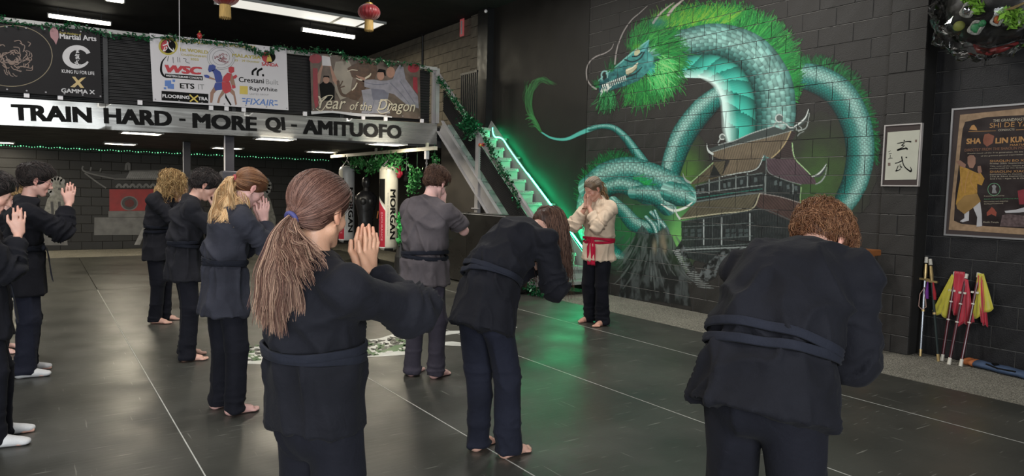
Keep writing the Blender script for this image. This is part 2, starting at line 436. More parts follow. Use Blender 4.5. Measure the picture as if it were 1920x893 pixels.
block_wall(wn_, 'x', XN, 1.2, 3.365, -0.02, 3.8, M_NEARBLOCK)
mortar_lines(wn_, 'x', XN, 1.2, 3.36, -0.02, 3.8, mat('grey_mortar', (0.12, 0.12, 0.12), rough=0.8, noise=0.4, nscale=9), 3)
# beyond the stair head, above the mezzanine
pr = MB().box((7.0, 11.15, -0.02), (XW + 0.16, 11.5, ZC), bev=0.005).build('trim_2', M_BLACK); tag(pr, kind='structure')
wu = MB().box((XW + 0.008, 11.5, -0.02), (XW + 0.16, YB, ZC)).build('wall_right_upper', M_DARKJOINT); tag(wu, kind='structure')
block_wall(wu, 'x', XW, 11.9, YB, 2.45, ZC, M_BROWNBLOCK, phase=0.1)
tq = MB().box((XW - 0.05, 11.5, 2.45), (XW + 0.1, 11.9, ZC)).build('trim_3', M_DARKJOINT); tag(tq, kind='structure')
block_wall(tq, 'x', XW - 0.06, 11.5, 11.9, 2.45, ZC, M_BROWNBLOCK, phase=0.3, zoff=-0.13)
# back wall
wb = MB().box((-4.6, YB + 0.005, -0.02), (7.3, YB + 0.15, ZC)).build('wall_back', M_DARKJOINT); tag(wb, kind='structure')
block_wall(wb, 'y', YB, -1.2, 6.6, -0.02, ZLOW, M_BACKBLOCK, phase=0.05)
block_wall(wb, 'y', YB, 6.6, 7.1, -0.02, ZLOW, M_BACKBLOCK, phase=0.0, limit=0)

# ---- mats
seams = [-2.235, -0.77, 0.70, 2.157, 3.632, 5.097, 6.05]
names = ['charcoal vinyl training mat strip {} in the floor', ]
which = ['furthest left out of frame', 'under the left front student in socks', 'running under the girl with the long brown ponytail',
         'from the brown ponytail girl to the long haired bowing student', 'between the two bowing students',
         'narrowest strip, lying along the grey carpet under the instructor']
for i in range(6):
    o = MB().box((seams[i] + 0.0035, -3.9, -0.02), (seams[i + 1] - 0.0035, 11.228, 0.0), bev=0.002).build('training_mat', M_VINYL)
    tag(o, 'charcoal mat strip ' + which[i], 'mat', 'long training mat strips')
for i in range(6):
    o = MB().box((seams[i] + 0.0035, 11.236, -0.02), (seams[i + 1] - 0.0035, 16.2, 0.0), bev=0.002).build('training_mat', M_VINYL)
    tag(o, 'charcoal mat under the mezzanine, ' + ['beyond the left edge of the picture', 'in front of the painted lion at left', 'in front of the painted red gate', 'beyond the two dark columns', 'under the white punching bags', 'narrow one against the stair side'][i], 'mat', 'mats under the mezzanine')
M_TAPE = mat('pale_seam_line', (0.42, 0.42, 0.39), rough=0.6, noise=0.25, nscale=14)
for i, s_ in enumerate(seams[1:-1]):
    o = MB().box((s_ - 0.0035, -3.9, -0.02), (s_ + 0.0035, 11.2, 0.0005)).build('seam_strip', M_TAPE)
    tag(o, ['pale seam line at the far left of the mats', 'pale seam line running between the feet rows at left',
            'pale seam line that meets the long haired bowing student\'s bare foot', 'pale seam line second from the carpet',
            'pale seam line nearest the grey carpet, passing the instructor\'s feet'][i], 'seam', 'pale seams between the mats')

# ---- mezzanine
sof = MB().box((-4.6, YF + 0.02, ZLOW), (7.0, YB, ZLOW + 0.12)).build('ceiling_mezzanine', M_SOFFIT); tag(sof, kind='structure')
def fpx(px, py): return on(1, YF, px, py)
a0, a1, b0, b1 = fpx(0, 182.5), fpx(818, 232), fpx(0, 234), fpx(818, 271.5)
def ext(p, q, x): t = (x - p[0]) / (q[0] - p[0]); return p + (q - p) * t
TL, TR, BL, BR = ext(a0, a1, -1.6), ext(a0, a1, 6.0), ext(b0, b1, -1.6), ext(b0, b1, 6.0)
sign = empty('sign', (0, YF, 0), 0, 'brushed steel mezzanine sign band reading TRAIN HARD - MORE QI - AMITUOFO', 'sign')
def child_inv(o, p): o.matrix_parent_inverse = Matrix.Translation(p.location).inverted() if p.type == 'EMPTY' and p.rotation_euler.z == 0 else p.matrix_world.inverted(); return o
cuts = [-1.6, 0.83, 2.74, 4.35, 6.0]
for i in range(4):
    x0, x1 = cuts[i] + 0.002, cuts[i + 1] - 0.002
    t0, t1, d0, d1 = (ext(TL, TR, x0), ext(TL, TR, x1), ext(BL, BR, x0), ext(BL, BR, x1)); dz = np.array([0, 0.05, 0])
    nx, nz = 24, 6; vs = []; fs = []
    for k in range(nz + 1):
        for j in range(nx + 1):
            u_, v_ = j / nx, k / nz; p = (d0 * (1 - u_) + d1 * u_) * (1 - v_) + (t0 * (1 - u_) + t1 * u_) * v_
            X = p[0]; bow = 0.0022 * math.sin(X * 5.1 + i) + 0.0014 * math.sin(X * 12.7 + v_ * 2 + 2 * i) + 0.001 * math.sin(v_ * 5 + X * 3)
            vs.append((p[0], p[1] + bow, p[2]))
    for k in range(nz):
        for j in range(nx): a = k * (nx + 1) + j; fs.append((a, a + 1, a + nx + 2, a + nx + 1))
    nb = len(vs); vs += [tuple(p + dz) for p in (d0, d1, t1, t0)]; fs += [(nb + 3, nb + 2, nb + 1, nb)]
    fs += [(0, nb, nb + 1, nx), (nz * (nx + 1), nz * (nx + 1) + nx, nb + 2, nb + 3)]
    o = mesh('steel_panel', vs, fs, M_STEEL, sign, smooth=True); child_inv(o, sign)
sh = Sheet((0, YF - 0.006, 0), (1, 0, 0), (0, 0, 1), (0, -1, 0), sign)
def T_(sh_, *a, **k):
    o = sh_.text(*a, **k)
    if o is not None: child_inv(o, sh_.parent)
    return o
for body, x0, y0, x1, y1, h in (('TRAIN', 22, 225.5, 173, 230.5, 30.5), ('HARD', 195, 231.5, 323, 237, 29.5), ('-', 336, 226.5, 348, 227, 4.5), ('MORE', 361, 240, 482, 246.5, 28.5),
                                ('QI', 499, 250, 536, 249, 30), ('-', 546, 237.5, 557, 238, 4.5), ('AMITUOFO', 568, 251.5, 753, 261.0, 28)):
    T_(sh, body, ((x0, y0), (x1, y1), h), M_INK, name='lettering', bold=0.05, k=0)
fasc = MB().box((-4.6, YF + 0.055, 2.27), (6.98, YF + 0.2, 2.62)).build('trim_4', M_BLACK); tag(fasc, kind='structure')
# mezzanine balustrade
rail = empty('balustrade', (0, YF, 0), 0, 'black corrugated mezzanine balustrade with grey steel top rail above the sign', 'railing')
R0, R1 = fpx(0, 40), fpx(813, 131.5)
RL, RR = ext(R0, R1, -1.6), ext(R0, R1, 5.98)
def corrugated(name, c00, c10, c11, c01, ribs, depth, nrm, material, parent, per=4, along=1):
    """sheet between four corners, ribs running from side 0 to side 1"""
    c00, c10, c11, c01 = (np.array(q, float) for q in (c00, c10, c11, c01)); nrm = np.array(nrm, float); vs = []; fs = []
    N = ribs * per
    for k in range(N + 1):
        v_ = k / N; ph = (k % per); dd = depth if ph in (1, 2) else 0
        for u_ in (0.0, 1.0):
            vs.append((c00 * (1 - u_) + c10 * u_) * (1 - v_) + (c01 * (1 - u_) + c11 * u_) * v_ + nrm * dd)
    for k in range(N): fs.append((2 * k, 2 * k + 1, 2 * k + 3, 2 * k + 2))
    return mesh(name, vs, fs, material, parent)
xs = [-1.6, 0.82, 2.5, 4.2, 5.86]
for i in range(4):
    p0, p1 = xs[i] + 0.01, xs[i + 1] - 0.01
    o = corrugated('corrugated_panel', ext(TL, TR, p0) + [0, 0.03, 0.01], ext(TL, TR, p1) + [0, 0.03, 0.01], ext(RL, RR, p1) + [0, 0.03, -0.02], ext(RL, RR, p0) + [0, 0.03, -0.02], 20, 0.014, (0, -1, 0), M_CORR, rail)
    child_inv(o, rail)
o = MB().bar(RL + [0, 0.02, 0.03], RR + [0, 0.02, 0.03], 0.06, 0.055).build('top_rail', mat('light_rail', (0.33, 0.33, 0.32), rough=0.4, noise=0.1), rail, bev=0.004); child_inv(o, rail)
for xx in (0.84, 2.52, 4.22, 5.93):
    o = MB().box((xx - 0.03, YF + 0.0, ext(TL, TR, xx)[2]), (xx + 0.03, YF + 0.06, ext(RL, RR, xx)[2])).build('post', M_GREYSTEEL if xx > 5.5 else M_BLACK, rail, bev=0.004); child_inv(o, rail)
for px, py in [(50, 179), (113, 183), (262, 193), (395, 203), (424, 204), (456, 206), (571, 214), (680, 221), (722, 223), (790, 227)]:
    p = fpx(px, py); o = MB().box((p[0] - 0.03, YF - 0.035, p[2] - 0.03), (p[0] + 0.03, YF - 0.004, p[2] + 0.035)).build('clip', M_WHITE, rail); child_inv(o, rail)

# columns under the mezzanine, in front and further back
M_COL = mat('dark_column_paint', (0.035, 0.033, 0.042), rough=0.4, noise=0.1)
for (px, py, Y, wd, lab) in ((424, 300, 11.5, 0.13, 'dark steel column with pale edge below the word MORE'), (345, 300, 13.8, 0.11, 'slimmer dark steel column further back, left of the front column')):
    p = on(1, Y, px + 5, py)
    c = empty('column', (p[0], Y, 0), 0, lab, 'column')
    MB().box((-wd / 2, -wd / 2, -0.02), (wd / 2, wd / 2, ZLOW), bev=0.006).build('shaft', M_COL, c)
    MB().box((-wd / 2 - 0.014, -wd / 2 - 0.002, -0.02), (-wd / 2 - 0.001, -wd / 2 + 0.03, ZLOW)).build('edge_strip', M_WHITE, c)
    MB().box((-wd, -wd, 0.0), (wd, wd, 0.012)).build('base_plate', M_COL, c)
    for sx in (-1, 1):
        for sy in (-1, 1): MB().lathe((sx * wd * 0.75, sy * wd * 0.75, 0.012), [(0.012, 0), (0.012, 0.012)], 6).build('bolt', M_GREYSTEEL, c)
    if Y < 12:
        MB().box((-wd / 2 - 0.05, -wd / 2 - 0.05, 0.3), (wd / 2 + 0.05, wd / 2 + 0.05, 1.72), bev=0.02).build('padding', mat('navy_grey_pad', (0.05, 0.05, 0.065), rough=0.5, noise=0.1), c)

# ---- lights of the room
M_PANEL = mat('lit_panel', (0.9, 0.9, 0.85), rough=0.5, emit=(1.0, 0.91, 0.74), estr=14.0)
M_DIFF = mat('lit_diffuser', (0.8, 0.8, 0.75), rough=0.5, emit=(1.0, 0.97, 0.88), estr=0.75)
M_BATTEN = mat('lit_batten', (0.9, 0.9, 0.85), rough=0.5, emit=(1.0, 0.94, 0.76), estr=9.0)
M_FIX = mat('fixture_white', (0.5, 0.5, 0.48), rough=0.5, noise=0.05)
for px, py, lab in ((265, 250, 'front left, above the curly blond student'), (225, 270, 'furthest left of the back row'), (515, 261, 'below the gap before AMITUOFO'),
               (426, 278, 'partly behind the front column'), (602, 285, 'back row, left of the punching bags'), (725, 271, 'nearest the punching bags'), (-4, 267, 'at the left edge of the picture')):
    p = on(2, ZLOW - 0.015, px, py); t = empty('ceiling_light', (p[0], p[1], ZLOW), 0, 'lit rectangular soffit light, ' + lab, 'light', 'soffit lights under the mezzanine')
    MB().box((-0.25, -0.2, -0.02), (0.25, 0.2, -0.008)).build('diffuser', M_PANEL, t)
    area_light('soffit_lamp_light', (p[0], p[1], ZLOW - 0.03), 0.5, 0.4, 22, (1.0, 0.88, 0.66), (0, 0, 0))
    f = MB()
    for a, b in (((-0.28, -0.23), (0.28, -0.2)), ((-0.28, 0.2), (0.28, 0.23)), ((-0.28, -0.2), (-0.25, 0.2)), ((0.25, -0.2), (0.28, 0.2))): f.box((a[0], a[1], -0.025), (b[0], b[1], 0.0))
    f.build('frame', M_FIX, t)
q = [on(2, 4.86, *p) for p in ((490, 2), (721, 45), (740, 36), (548, 0))]
x0, x1 = q[0][0], q[1][0]; ym0, ym1 = q[1][1], q[2][1]
t = empty('ceiling_light', (0, 0, ZC), 0, 'long ribbed ceiling light panel behind the round red lantern', 'light')
segs = [(x0 - 0.6, x0 + 1.55), (x0 + 1.62, x0 + 2.1), (x0 + 2.16, x1)]
for a, b in segs:
    o = MB().box((a, ym0, 4.86 - ZC), (b, (ym0 + 0.62), 4.872 - ZC)).build('diffuser', M_DIFF, t)
f = MB().box((x0 - 0.65, ym0 - 0.03, -0.045), (x1 + 0.03, ym0, 0.0)).box((x0 - 0.65, (ym0 + 0.62), -0.045), (x1 + 0.03, (ym0 + 0.62) + 0.03, 0.0)).box((x1, ym0, -0.045), (x1 + 0.03, ym0 + 0.62, 0.0))
for a, b in ((x0 + 1.55, x0 + 1.62), (x0 + 2.1, x0 + 2.16)): f.box((a, ym0, -0.045), (b, ym0 + 0.62, -0.03))
f.build('frame', M_FIX, t)
for (pa, pb, lab) in (((567, 55), (667, 68), 'right of the centre, below the long panel'), ((91, 29), (207, 44), 'above the dark banner'), ((198, -3), (232, 1), 'cut by the top edge of the picture')):
    A, B = on(2, 4.72, *pa), on(2, 4.72, *pb); B[1] = A[1]
    L = B[0] - A[0]; t = empty('ceiling_light', ((A[0] + B[0]) / 2, A[1], ZC), 0, 'glowing ceiling batten light ' + lab, 'light', 'batten lights over the mezzanine')
    MB().box((-L / 2, -0.045, -0.215), (L / 2, 0.045, -0.15), bev=0.015).build('tube_cover', M_BATTEN, t)
    MB().box((-L / 2, -0.035, -0.15), (L / 2, 0.035, -0.12)).build('housing', M_BLACK, t)
    area_light('batten_lamp_light', ((A[0] + B[0]) / 2, A[1], ZC - 0.24), L, 0.1, 70, (1.0, 0.90, 0.68), (0, 0, 0))
    for sx in (-1, 1): MB().box((sx * L * 0.35 - 0.01, -0.01, -0.12), (sx * L * 0.35 + 0.01, 0.01, 0)).build('drop_rod', M_BLACK, t)
    MB().box((-L / 2 - 0.02, -0.05, -0.22), (-L / 2, 0.05, -0.14)).build('end_cap', M_FIX, t)
    MB().box((L / 2, -0.05, -0.22), (L / 2 + 0.02, 0.05, -0.14)).build('end_cap', M_FIX, t)
# string of green lights along the back wall
ls = empty('string_lights', (0, YB - 0.05, 0), 0, 'string of tiny green lights under the soffit along the back wall', 'light')
M_GBULB = mat('green_bulb', (0.1, 0.6, 0.3), rough=0.4, emit=(0.25, 1.0, 0.5), estr=1.0)
M_GWIRE = mat('green_wire', (0.01, 0.06, 0.025), rough=0.6, noise=0.2)
bl = MB(); pts = []
for i in range(118):
    px = 2 + i * 5.25; py = 271.5 + px * 0.0355 + 0.8 * math.sin(i * 0.35)
    p = on(1, YB - 0.05, px, py); p[2] = min(p[2], ZLOW - 0.04 + 0.01 * math.sin(i)); pts.append(p - np.array(ls.location)); bl.ball(p - np.array(ls.location), (0.011 + 0.006 * (i % 7 == 0),) * 3, 6, 4)
o = bl.build('bulb', M_GBULB, ls); o['kind'] = 'stuff'
MB().tube(pts, 0.006, 4).build('wire', M_GWIRE, ls)
# ================================================================== the painted wall: dragon, pagoda and rocks
CU = 0.2 / 28
U0, V0 = 0.137 + 3.6 - CU / 2, -0.039 - CU / 2
NU, NV = int((10.45 - U0) / CU), int((4.75 - V0) / CU)
gu = U0 + CU * np.arange(NU); gv = V0 + CU * np.arange(NV)
GU, GV = np.meshgrid(gu, gv)
_q = np.stack([np.full_like(GU, XW), GU, GV], -1) - CAM
_z = _q @ FW; PX = 960 + FPX * (_q @ RT) / _z; PY = 446.5 - FPX * (_q @ UP) / _z
WALLC = np.array([0.027, 0.025, 0.023]); WALLS = np.array([0.014, 0.0125, 0.011])
MC = np.where((GU > 8.41)[..., None], WALLS, WALLC).astype(np.float64)
MI = np.zeros(GU.shape, int)             # which painted part owns each point
def hsh(a): return (np.sin(a * 12.9898) * 43758.5453) % 1.0
def vn2(x, y):
    xi, yi = np.floor(x), np.floor(y); fx, fy = x - xi, y - yi; fx = fx * fx * (3 - 2 * fx); fy = fy * fy * (3 - 2 * fy)
    h = lambda i, j: (np.sin(i * 127.1 + j * 311.7) * 43758.5453) % 1.0
    return (h(xi, yi) * (1 - fx) + h(xi + 1, yi) * fx) * (1 - fy) + (h(xi, yi + 1) * (1 - fx) + h(xi + 1, yi + 1) * fx) * fy
def fbm2(x, y): return 0.55 * vn2(x, y) + 0.3 * vn2(x * 2.1, y * 2.1) + 0.15 * vn2(x * 4.3, y * 4.3)
def box_idx(x0, x1, y0, y1):
    m_ = (PX > x0) & (PX < x1) & (PY > y0) & (PY < y1); r_ = np.where(m_.any(1))[0]; c_ = np.where(m_.any(0))[0]
    if len(r_) == 0 or len(c_) == 0: return None
    return slice(r_[0], r_[-1] + 1), slice(c_[0], c_[-1] + 1)
def lay(sl, a, col, ident):
    a = np.clip(a, 0, 1)[..., None]; MC[sl] = MC[sl] * (1 - a) + col * a
    if ident: MI[sl] = np.where(a[..., 0] > 0.25, ident, MI[sl])
def c3(h): return np.array(srgb(h))
def in_poly(x, y, pts):
    m_ = np.zeros(x.shape, bool); n = len(pts); j = n - 1
    for i in range(n):
        xi, yi = pts[i]; xj, yj = pts[j]
        if yi != yj:
            m_ ^= ((yi > y) != (yj > y)) & (x < (xj - xi) * (y - yi) / (yj - yi) + xi)
        j = i
    return m_
def fill(pts, col, ident, alpha=1.0, fn=None):
    pts = [tuple(p) for p in pts]; xs_ = [p[0] for p in pts]; ys_ = [p[1] for p in pts]
    sl = box_idx(min(xs_) - 1, max(xs_) + 1, min(ys_) - 1, max(ys_) + 1)
    if sl is None: return
    x, y = PX[sl], PY[sl]; m_ = in_poly(x, y, pts)
    c = np.broadcast_to(col, x.shape + (3,)) if fn is None else fn(x, y)
    lay(sl, m_ * alpha, c, ident)
def near_path(pts, wid, n=8, pad=3):
    P = catmull([(a, b) for a, b in pts], n); W = np.interp(np.linspace(0, 1, len(P)), np.linspace(0, 1, len(pts)), wid) if hasattr(wid, '__len__') else np.full(len(P), float(wid))
    mw = W.max() + pad; sl = box_idx(P[:, 0].min() - mw, P[:, 0].max() + mw, P[:, 1].min() - mw, P[:, 1].max() + mw)
    if sl is None: return None
    x, y = PX[sl], PY[sl]; best = np.full(x.shape, 1e9); S = np.zeros(x.shape); Tt = np.zeros(x.shape); arc = 0.0
    for i in range(len(P) - 1):
        a, b = P[i], P[i + 1]; d = b - a; L = np.hypot(*d)
        if L < 1e-6: continue
        t = np.clip(((x - a[0]) * d[0] + (y - a[1]) * d[1]) / L ** 2, 0, 1)
        ex, ey = x - a[0] - t * d[0], y - a[1] - t * d[1]; w_ = W[i] * (1 - t) + W[i + 1] * t
        dd = np.hypot(ex, ey) / np.maximum(w_, 0.3); m_ = dd < best
        best = np.where(m_, dd, best); S = np.where(m_, arc + t * L, S)
        Tt = np.where(m_, (ex * -d[1] + ey * d[0]) / L / np.maximum(w_, 0.3), Tt); arc += L
    return sl, best, S, Tt, W.max(), arc
def stroke(pts, wid, col, ident, alpha=1.0, soft=0.25):
    r_ = near_path(pts, wid, 5)
    if r_ is None: return
    sl, best, S, Tt, mw, arc = r_; lay(sl, np.clip((1 + soft - best) / (2 * soft), 0, 1) * alpha, np.broadcast_to(col, best.shape + (3,)), ident)
def body(pts, wid, belly=None, flip=1, light='#9fcfc4', mid='#22857a', dark='#082e30', scale=9.0, hl=-0.45, ident=1, n=8, rim=True):
    r_ = near_path(pts, wid, n)
    if r_ is None: return
    sl, best, S, Tt, mw, arc = r_; t = Tt * flip; L, M_, D = c3(light), c3(mid), c3(dark)
    lum = np.exp(-((t - hl) / 0.38) ** 2); dk = np.clip((t - 0.35) / 0.65, 0, 1) + 0.6 * np.clip((-0.8 - t) / 0.2, 0, 1)
    rows = np.floor((t + 1) * mw / (scale * 0.62)); fs = (S / scale + 0.5 * (rows % 2)) % 1.0; fr = ((t + 1) * mw / (scale * 0.62)) % 1.0
    sc_ = 1.08 - 0.55 * fs - 0.28 * (np.abs(fr - 0.5) * 2) ** 2 + 0.16 * (fs < 0.2)
    nz = fbm2(S / 17 + 3, t * 4 + S * 0.02)
    lum = np.clip(lum * (0.6 + 0.8 * nz), 0, 1)[..., None]; dk = np.clip(dk, 0, 1)[..., None]
    c = M_ * (1 - lum) + L * lum; c = c * (1 - dk) + D * dk; c = c * np.clip(sc_, 0.3, 1.2)[..., None]
    if belly is not None:
        b = np.clip((t - belly) / 0.05, 0, 1)[..., None]; k_ = (S / (scale * 2.6) + (t - belly) * 1.4) % 1.0
        bc = c3('#1c9484') * 0.55 * (1 - k_[..., None]) + c3('#46c6b0') * k_[..., None]
        gl = np.clip((t - 0.62) / 0.38, 0, 1)[..., None] ** 1.3; bc = bc * (1 - gl) + c3('#cdf3ea') * gl
        ed = np.exp(-((t - belly) / 0.16) ** 2)[..., None]; bc = bc * (1 - 0.6 * ed); c = c * (1 - 0.62 * np.exp(-((t - belly) / 0.22) ** 2)[..., None])
        c = c * (1 - b) + bc * b
    lay(sl, np.clip((1.0 - best) * mw * 0.9 + 0.3, 0, 1), c, ident)
def w2(px, py):
    p = on(0, XW, px, py); return p[1], p[2]
def fur(roots, dirs, length, cols, count, ident=2, spread=0.25, curl=0.0, wroot=1.3, seed=1, jitter=4.0):
    """thin tapered paint strokes in photo pixels, laid into the wall grid"""
    R = np.random.RandomState(seed); P = catmull(roots, 10); Dr = catmull(dirs, 10); k = R.rand(count) * (len(P) - 1); i0 = k.astype(int); f0 = (k - i0)[:, None]
    i1 = np.minimum(i0 + 1, len(P) - 1); p = P[i0] * (1 - f0) + P[i1] * f0 + R.randn(count, 2) * jitter
    kd = k * (len(Dr) - 1) / (len(P) - 1); j0 = kd.astype(int); d = Dr[j0]; a = np.arctan2(d[:, 1], d[:, 0]) + R.randn(count) * spread
    Ln = np.hypot(d[:, 0], d[:, 1]) * length * (0.6 + 0.6 * R.rand(count)); cv = curl * (R.randn(count) * 0.5 + 1)
    C_ = np.array([c3(h) for h in cols]); ci = R.rand(count) * (len(cols) - 1); cc = C_[ci.astype(int)] * (1 - (ci % 1))[:, None] + C_[np.minimum(ci.astype(int) + 1, len(cols) - 1)] * (ci % 1)[:, None]
    ns = 46; t = np.linspace(0, 1, ns)
    x = np.repeat(p[:, :1], ns, 1); y = np.repeat(p[:, 1:], ns, 1); stp = (Ln / ns)[:, None]
    ang = a[:, None] + cv[:, None] * t[None]; x = x + np.cumsum(np.cos(ang) * stp, 1); y = y + np.cumsum(np.sin(ang) * stp, 1)
    order = np.arange(count)
    D = FW[None, None] + RT * ((x - 960) / FPX)[..., None] - UP * ((y - 446.5) / FPX)[..., None]
    tt = XW / D[..., 0]; Y = D[..., 1] * tt; Z = CAM_H + D[..., 2] * tt
    iu = (Y - U0) / CU; iv = (Z - V0) / CU
    for s_ in order:
        w_ = wroot * (1 - t) ** 0.7
        for off in (-1, 0, 1):
            m_ = (w_ > abs(off) * 0.9) if off else np.ones(ns, bool)
            a_ = np.round(iu[s_][m_]).astype(int); b_ = np.round(iv[s_][m_] + off * 0.8).astype(int)
            ok = (a_ >= 0) & (a_ < NU) & (b_ >= 0) & (b_ < NV); a_, b_ = a_[ok], b_[ok]; tm = t[m_][ok][:, None]
            al = 0.85 if off == 0 else 0.5
            MC[b_, a_] = MC[b_, a_] * (1 - al) + cc[s_] * (1.0 - 0.25 * tm) * al; MI[b_, a_] = ident
def glow(cx, cy, rx, ry, col, amt, ident):
    sl = box_idx(cx - rx * 2.2, cx + rx * 2.2, cy - ry * 2.2, cy + ry * 2.2)
    if sl is None: return
    x, y = PX[sl], PY[sl]; g = np.exp(-((x - cx) / rx) ** 2 - ((y - cy) / ry) ** 2) * amt * (0.6 + 0.8 * fbm2(x / 14, y / 14)); g = np.where(g > 0.04, g, 0)
    lay(sl, g, np.broadcast_to(c3(col), x.shape + (3,)), ident)
GREENS = ['#063d1c', '#0d6a2c', '#1f9a42', '#147a36', '#4fbb50']; DGREENS = ['#052a16', '#094a25', '#0f6a34', '#1f8a48']
# -- green haze behind the pagoda
for g in ((1545, 325, 60, 70, '#3f5a2c', 0.7), (1290, 325, 26, 45, '#4f7a35', 0.8), (1272, 430, 22, 50, '#7cc368', 1.0), (1245, 400, 60, 40, '#1c6a44', 0.6), (1525, 375, 50, 60, '#3d5f30', 0.7), (1170, 440, 40, 50, '#12663f', 0.55), (1185, 420, 30, 40, '#2f7a35', 0.45)): glow(*g, 3)
# -- far loops of the body
fur([(1500, 120), (1545, 122), (1590, 150), (1618, 195), (1638, 250), (1641, 300)], [(-14, -22), (8, -26), (22, -18), (24, -8), (16, 4), (6, 14)], 0.55, DGREENS, 520, 1, 0.3, seed=3, jitter=3)
body([(1483, 141), (1530, 148), (1575, 176), (1604, 228), (1613, 285), (1605, 335), (1588, 372), (1572, 392)], [22, 27, 29, 29, 27, 25, 22, 18], belly=None, flip=1, scale=7, hl=-0.35)
body([(1356, 172), (1318, 205), (1284, 250), (1264, 298), (1252, 345)], [17, 22, 23, 21, 18], flip=-1, scale=7, hl=-0.4)
# -- the tail, its tuft on the smooth wall
stroke([(1015, 248), (1035, 259), (1062, 261), (1090, 249), (1118, 238)], [1.2, 1.8, 2.6, 3.6, 4.2], c3('#5cc0b2'), 4)
body([(1105, 242), (1130, 237), (1152, 241), (1172, 258), (1190, 282), (1204, 303), (1212, 318)], [4, 5, 6, 7.5, 9, 11, 12], flip=1, scale=5, hl=-0.3, ident=4, light='#8ed5ca')
_R = np.random.RandomState(5)
for k in range(34):
    q = _R.randn(7, 2) * np.array([[0.6], [1.5], [2.4], [3.0], [3.2], [3.0], [2.5]]); e = _R.rand(); n_ = 7 if e > 0.45 else 5
    P_ = (np.array([(1014, 247), (1003, 232), (992, 208), (988, 182), (994, 158), (1008, 143), (1030, 152)]) + q + np.array([(0, 0), (e * 4, 0), (e * 9 - 2, 0), (e * 14 - 4, 0), (e * 13 - 3, e * 5), (e * 8, e * 8), (e * 12 - 4, e * 6)]))[:n_]
    stroke(P_, [1.2, 1.2, 1.1, 0.9, 0.8, 0.6, 0.3][:n_], c3(['#245430', '#34723e', '#478c4f', '#1d4f2c'][k % 4]), 4, 0.55)
for k in range(16):
    a = -1.9 - 1.0 * _R.rand(); y_ = 246 - 30 * _R.rand(); x_ = 1012 - (246 - y_) * 0.45; ln = 10 + 14 * _R.rand()
    stroke([(x_, y_), (x_ + math.cos(a) * ln * .6, y_ + math.sin(a) * ln * .6), (x_ + math.cos(a - .4) * ln, y_ + math.sin(a - .4) * ln)], [0.9, 0.7, 0.3], c3('#3f8a4c'), 4, 0.7)
# -- heap of coils low on the left
fur([(1090, 372), (1102, 335), (1125, 308), (1150, 297), (1180, 302)], [(-18, -6), (-16, -14), (-6, -20), (6, -22), (12, -18)], 0.65, DGREENS, 420, 1, 0.35, seed=8, jitter=4)
body([(1128, 348), (1108, 372), (1101, 410), (1110, 440), (1140, 466), (1172, 482)], [26, 24, 20, 22, 16, 5], flip=-1, scale=8, hl=-0.55, mid='#1f8a80')
body([(1106, 352), (1140, 330), (1180, 322), (1222, 334), (1262, 352), (1288, 368)], [22, 27, 28, 28, 27, 20], flip=1, scale=8.5, hl=-0.35, mid='#238d82')
fur([(1190, 345), (1215, 352)], [(10, -6), (12, 4)], 1.4, ['#0f7a3a', '#1b9a4b', '#2cb55e'], 120, 1, 0.8, seed=9, jitter=7)
body([(1138, 352), (1165, 347), (1192, 356), (1214, 372)], [14, 16, 17, 14], flip=1, scale=8, hl=-0.3)
body([(1190, 362), (1218, 364), (1238, 372), (1252, 388)], [13, 17, 19, 17], flip=1, scale=8, hl=-0.3)
body([(1258, 360), (1276, 366), (1290, 372)], [20, 22, 14], flip=1, scale=7.5, hl=-0.2, mid='#2b8d80')
stroke([(1240, 383), (1262, 395), (1284, 390), (1298, 380)], [1, 2.2, 2.2, 1], c3('#e6ece2'), 1)
body([(1150, 378), (1170, 398), (1190, 420), (1212, 428), (1236, 424)], [10, 13, 15, 14, 10], flip=1, scale=6, hl=-0.4)
for pts, w_ in (([(1212, 408), (1226, 425), (1232, 448), (1233, 472)], [4, 6, 4, 1]), ([(1222, 400), (1240, 418), (1251, 432), (1254, 441)], [5, 6, 4, 1]), ([(1228, 396), (1234, 412), (1236, 432)], [3, 4, 1])): body(pts, w_, scale=5, light='#c8ebe4', hl=-0.2)
# -- rocks
def rock_fn(x, y):
    n_ = fbm2(x / 9 + 5, y / 22); s_ = np.clip((n_ - 0.45) * 4, 0, 1)[..., None]; return c3('#16191a') * (1 - s_) + c3('#4a5050') * s_
fill([(1160, 560), (1170, 480), (1184, 455), (1196, 432), (1205, 422), (1220, 440), (1236, 436), (1250, 425), (1262, 447), (1272, 470), (1288, 520), (1296, 575), (1230, 565)], None, 6, 0.85, rock_fn)
for k in range(70):
    x_ = 1172 + 110 * hsh(np.array(k * 1.7)); y_ = 440 + 70 * hsh(np.array(k * 2.3)); ln = 14 + 24 * hsh(np.array(k * 3.1)); sl_ = (x_ - 1222) * 0.02
    stroke([(x_, y_), (x_ + sl_ * ln * 0.4, y_ + ln * 0.5), (x_ + sl_ * ln, y_ + ln)], [0.8, 1.6, 0.6], c3('#6b7270') * (0.35 + 0.6 * hsh(np.array(k * 5.5))), 6, 0.55)
for (x_, y_, r_) in ((1243, 450, 7), (1228, 462, 5), (1247, 466, 4)): glow(x_, y_, r_ * 0.8, r_ * 2.2, '#8a7f68', 0.8, 6)
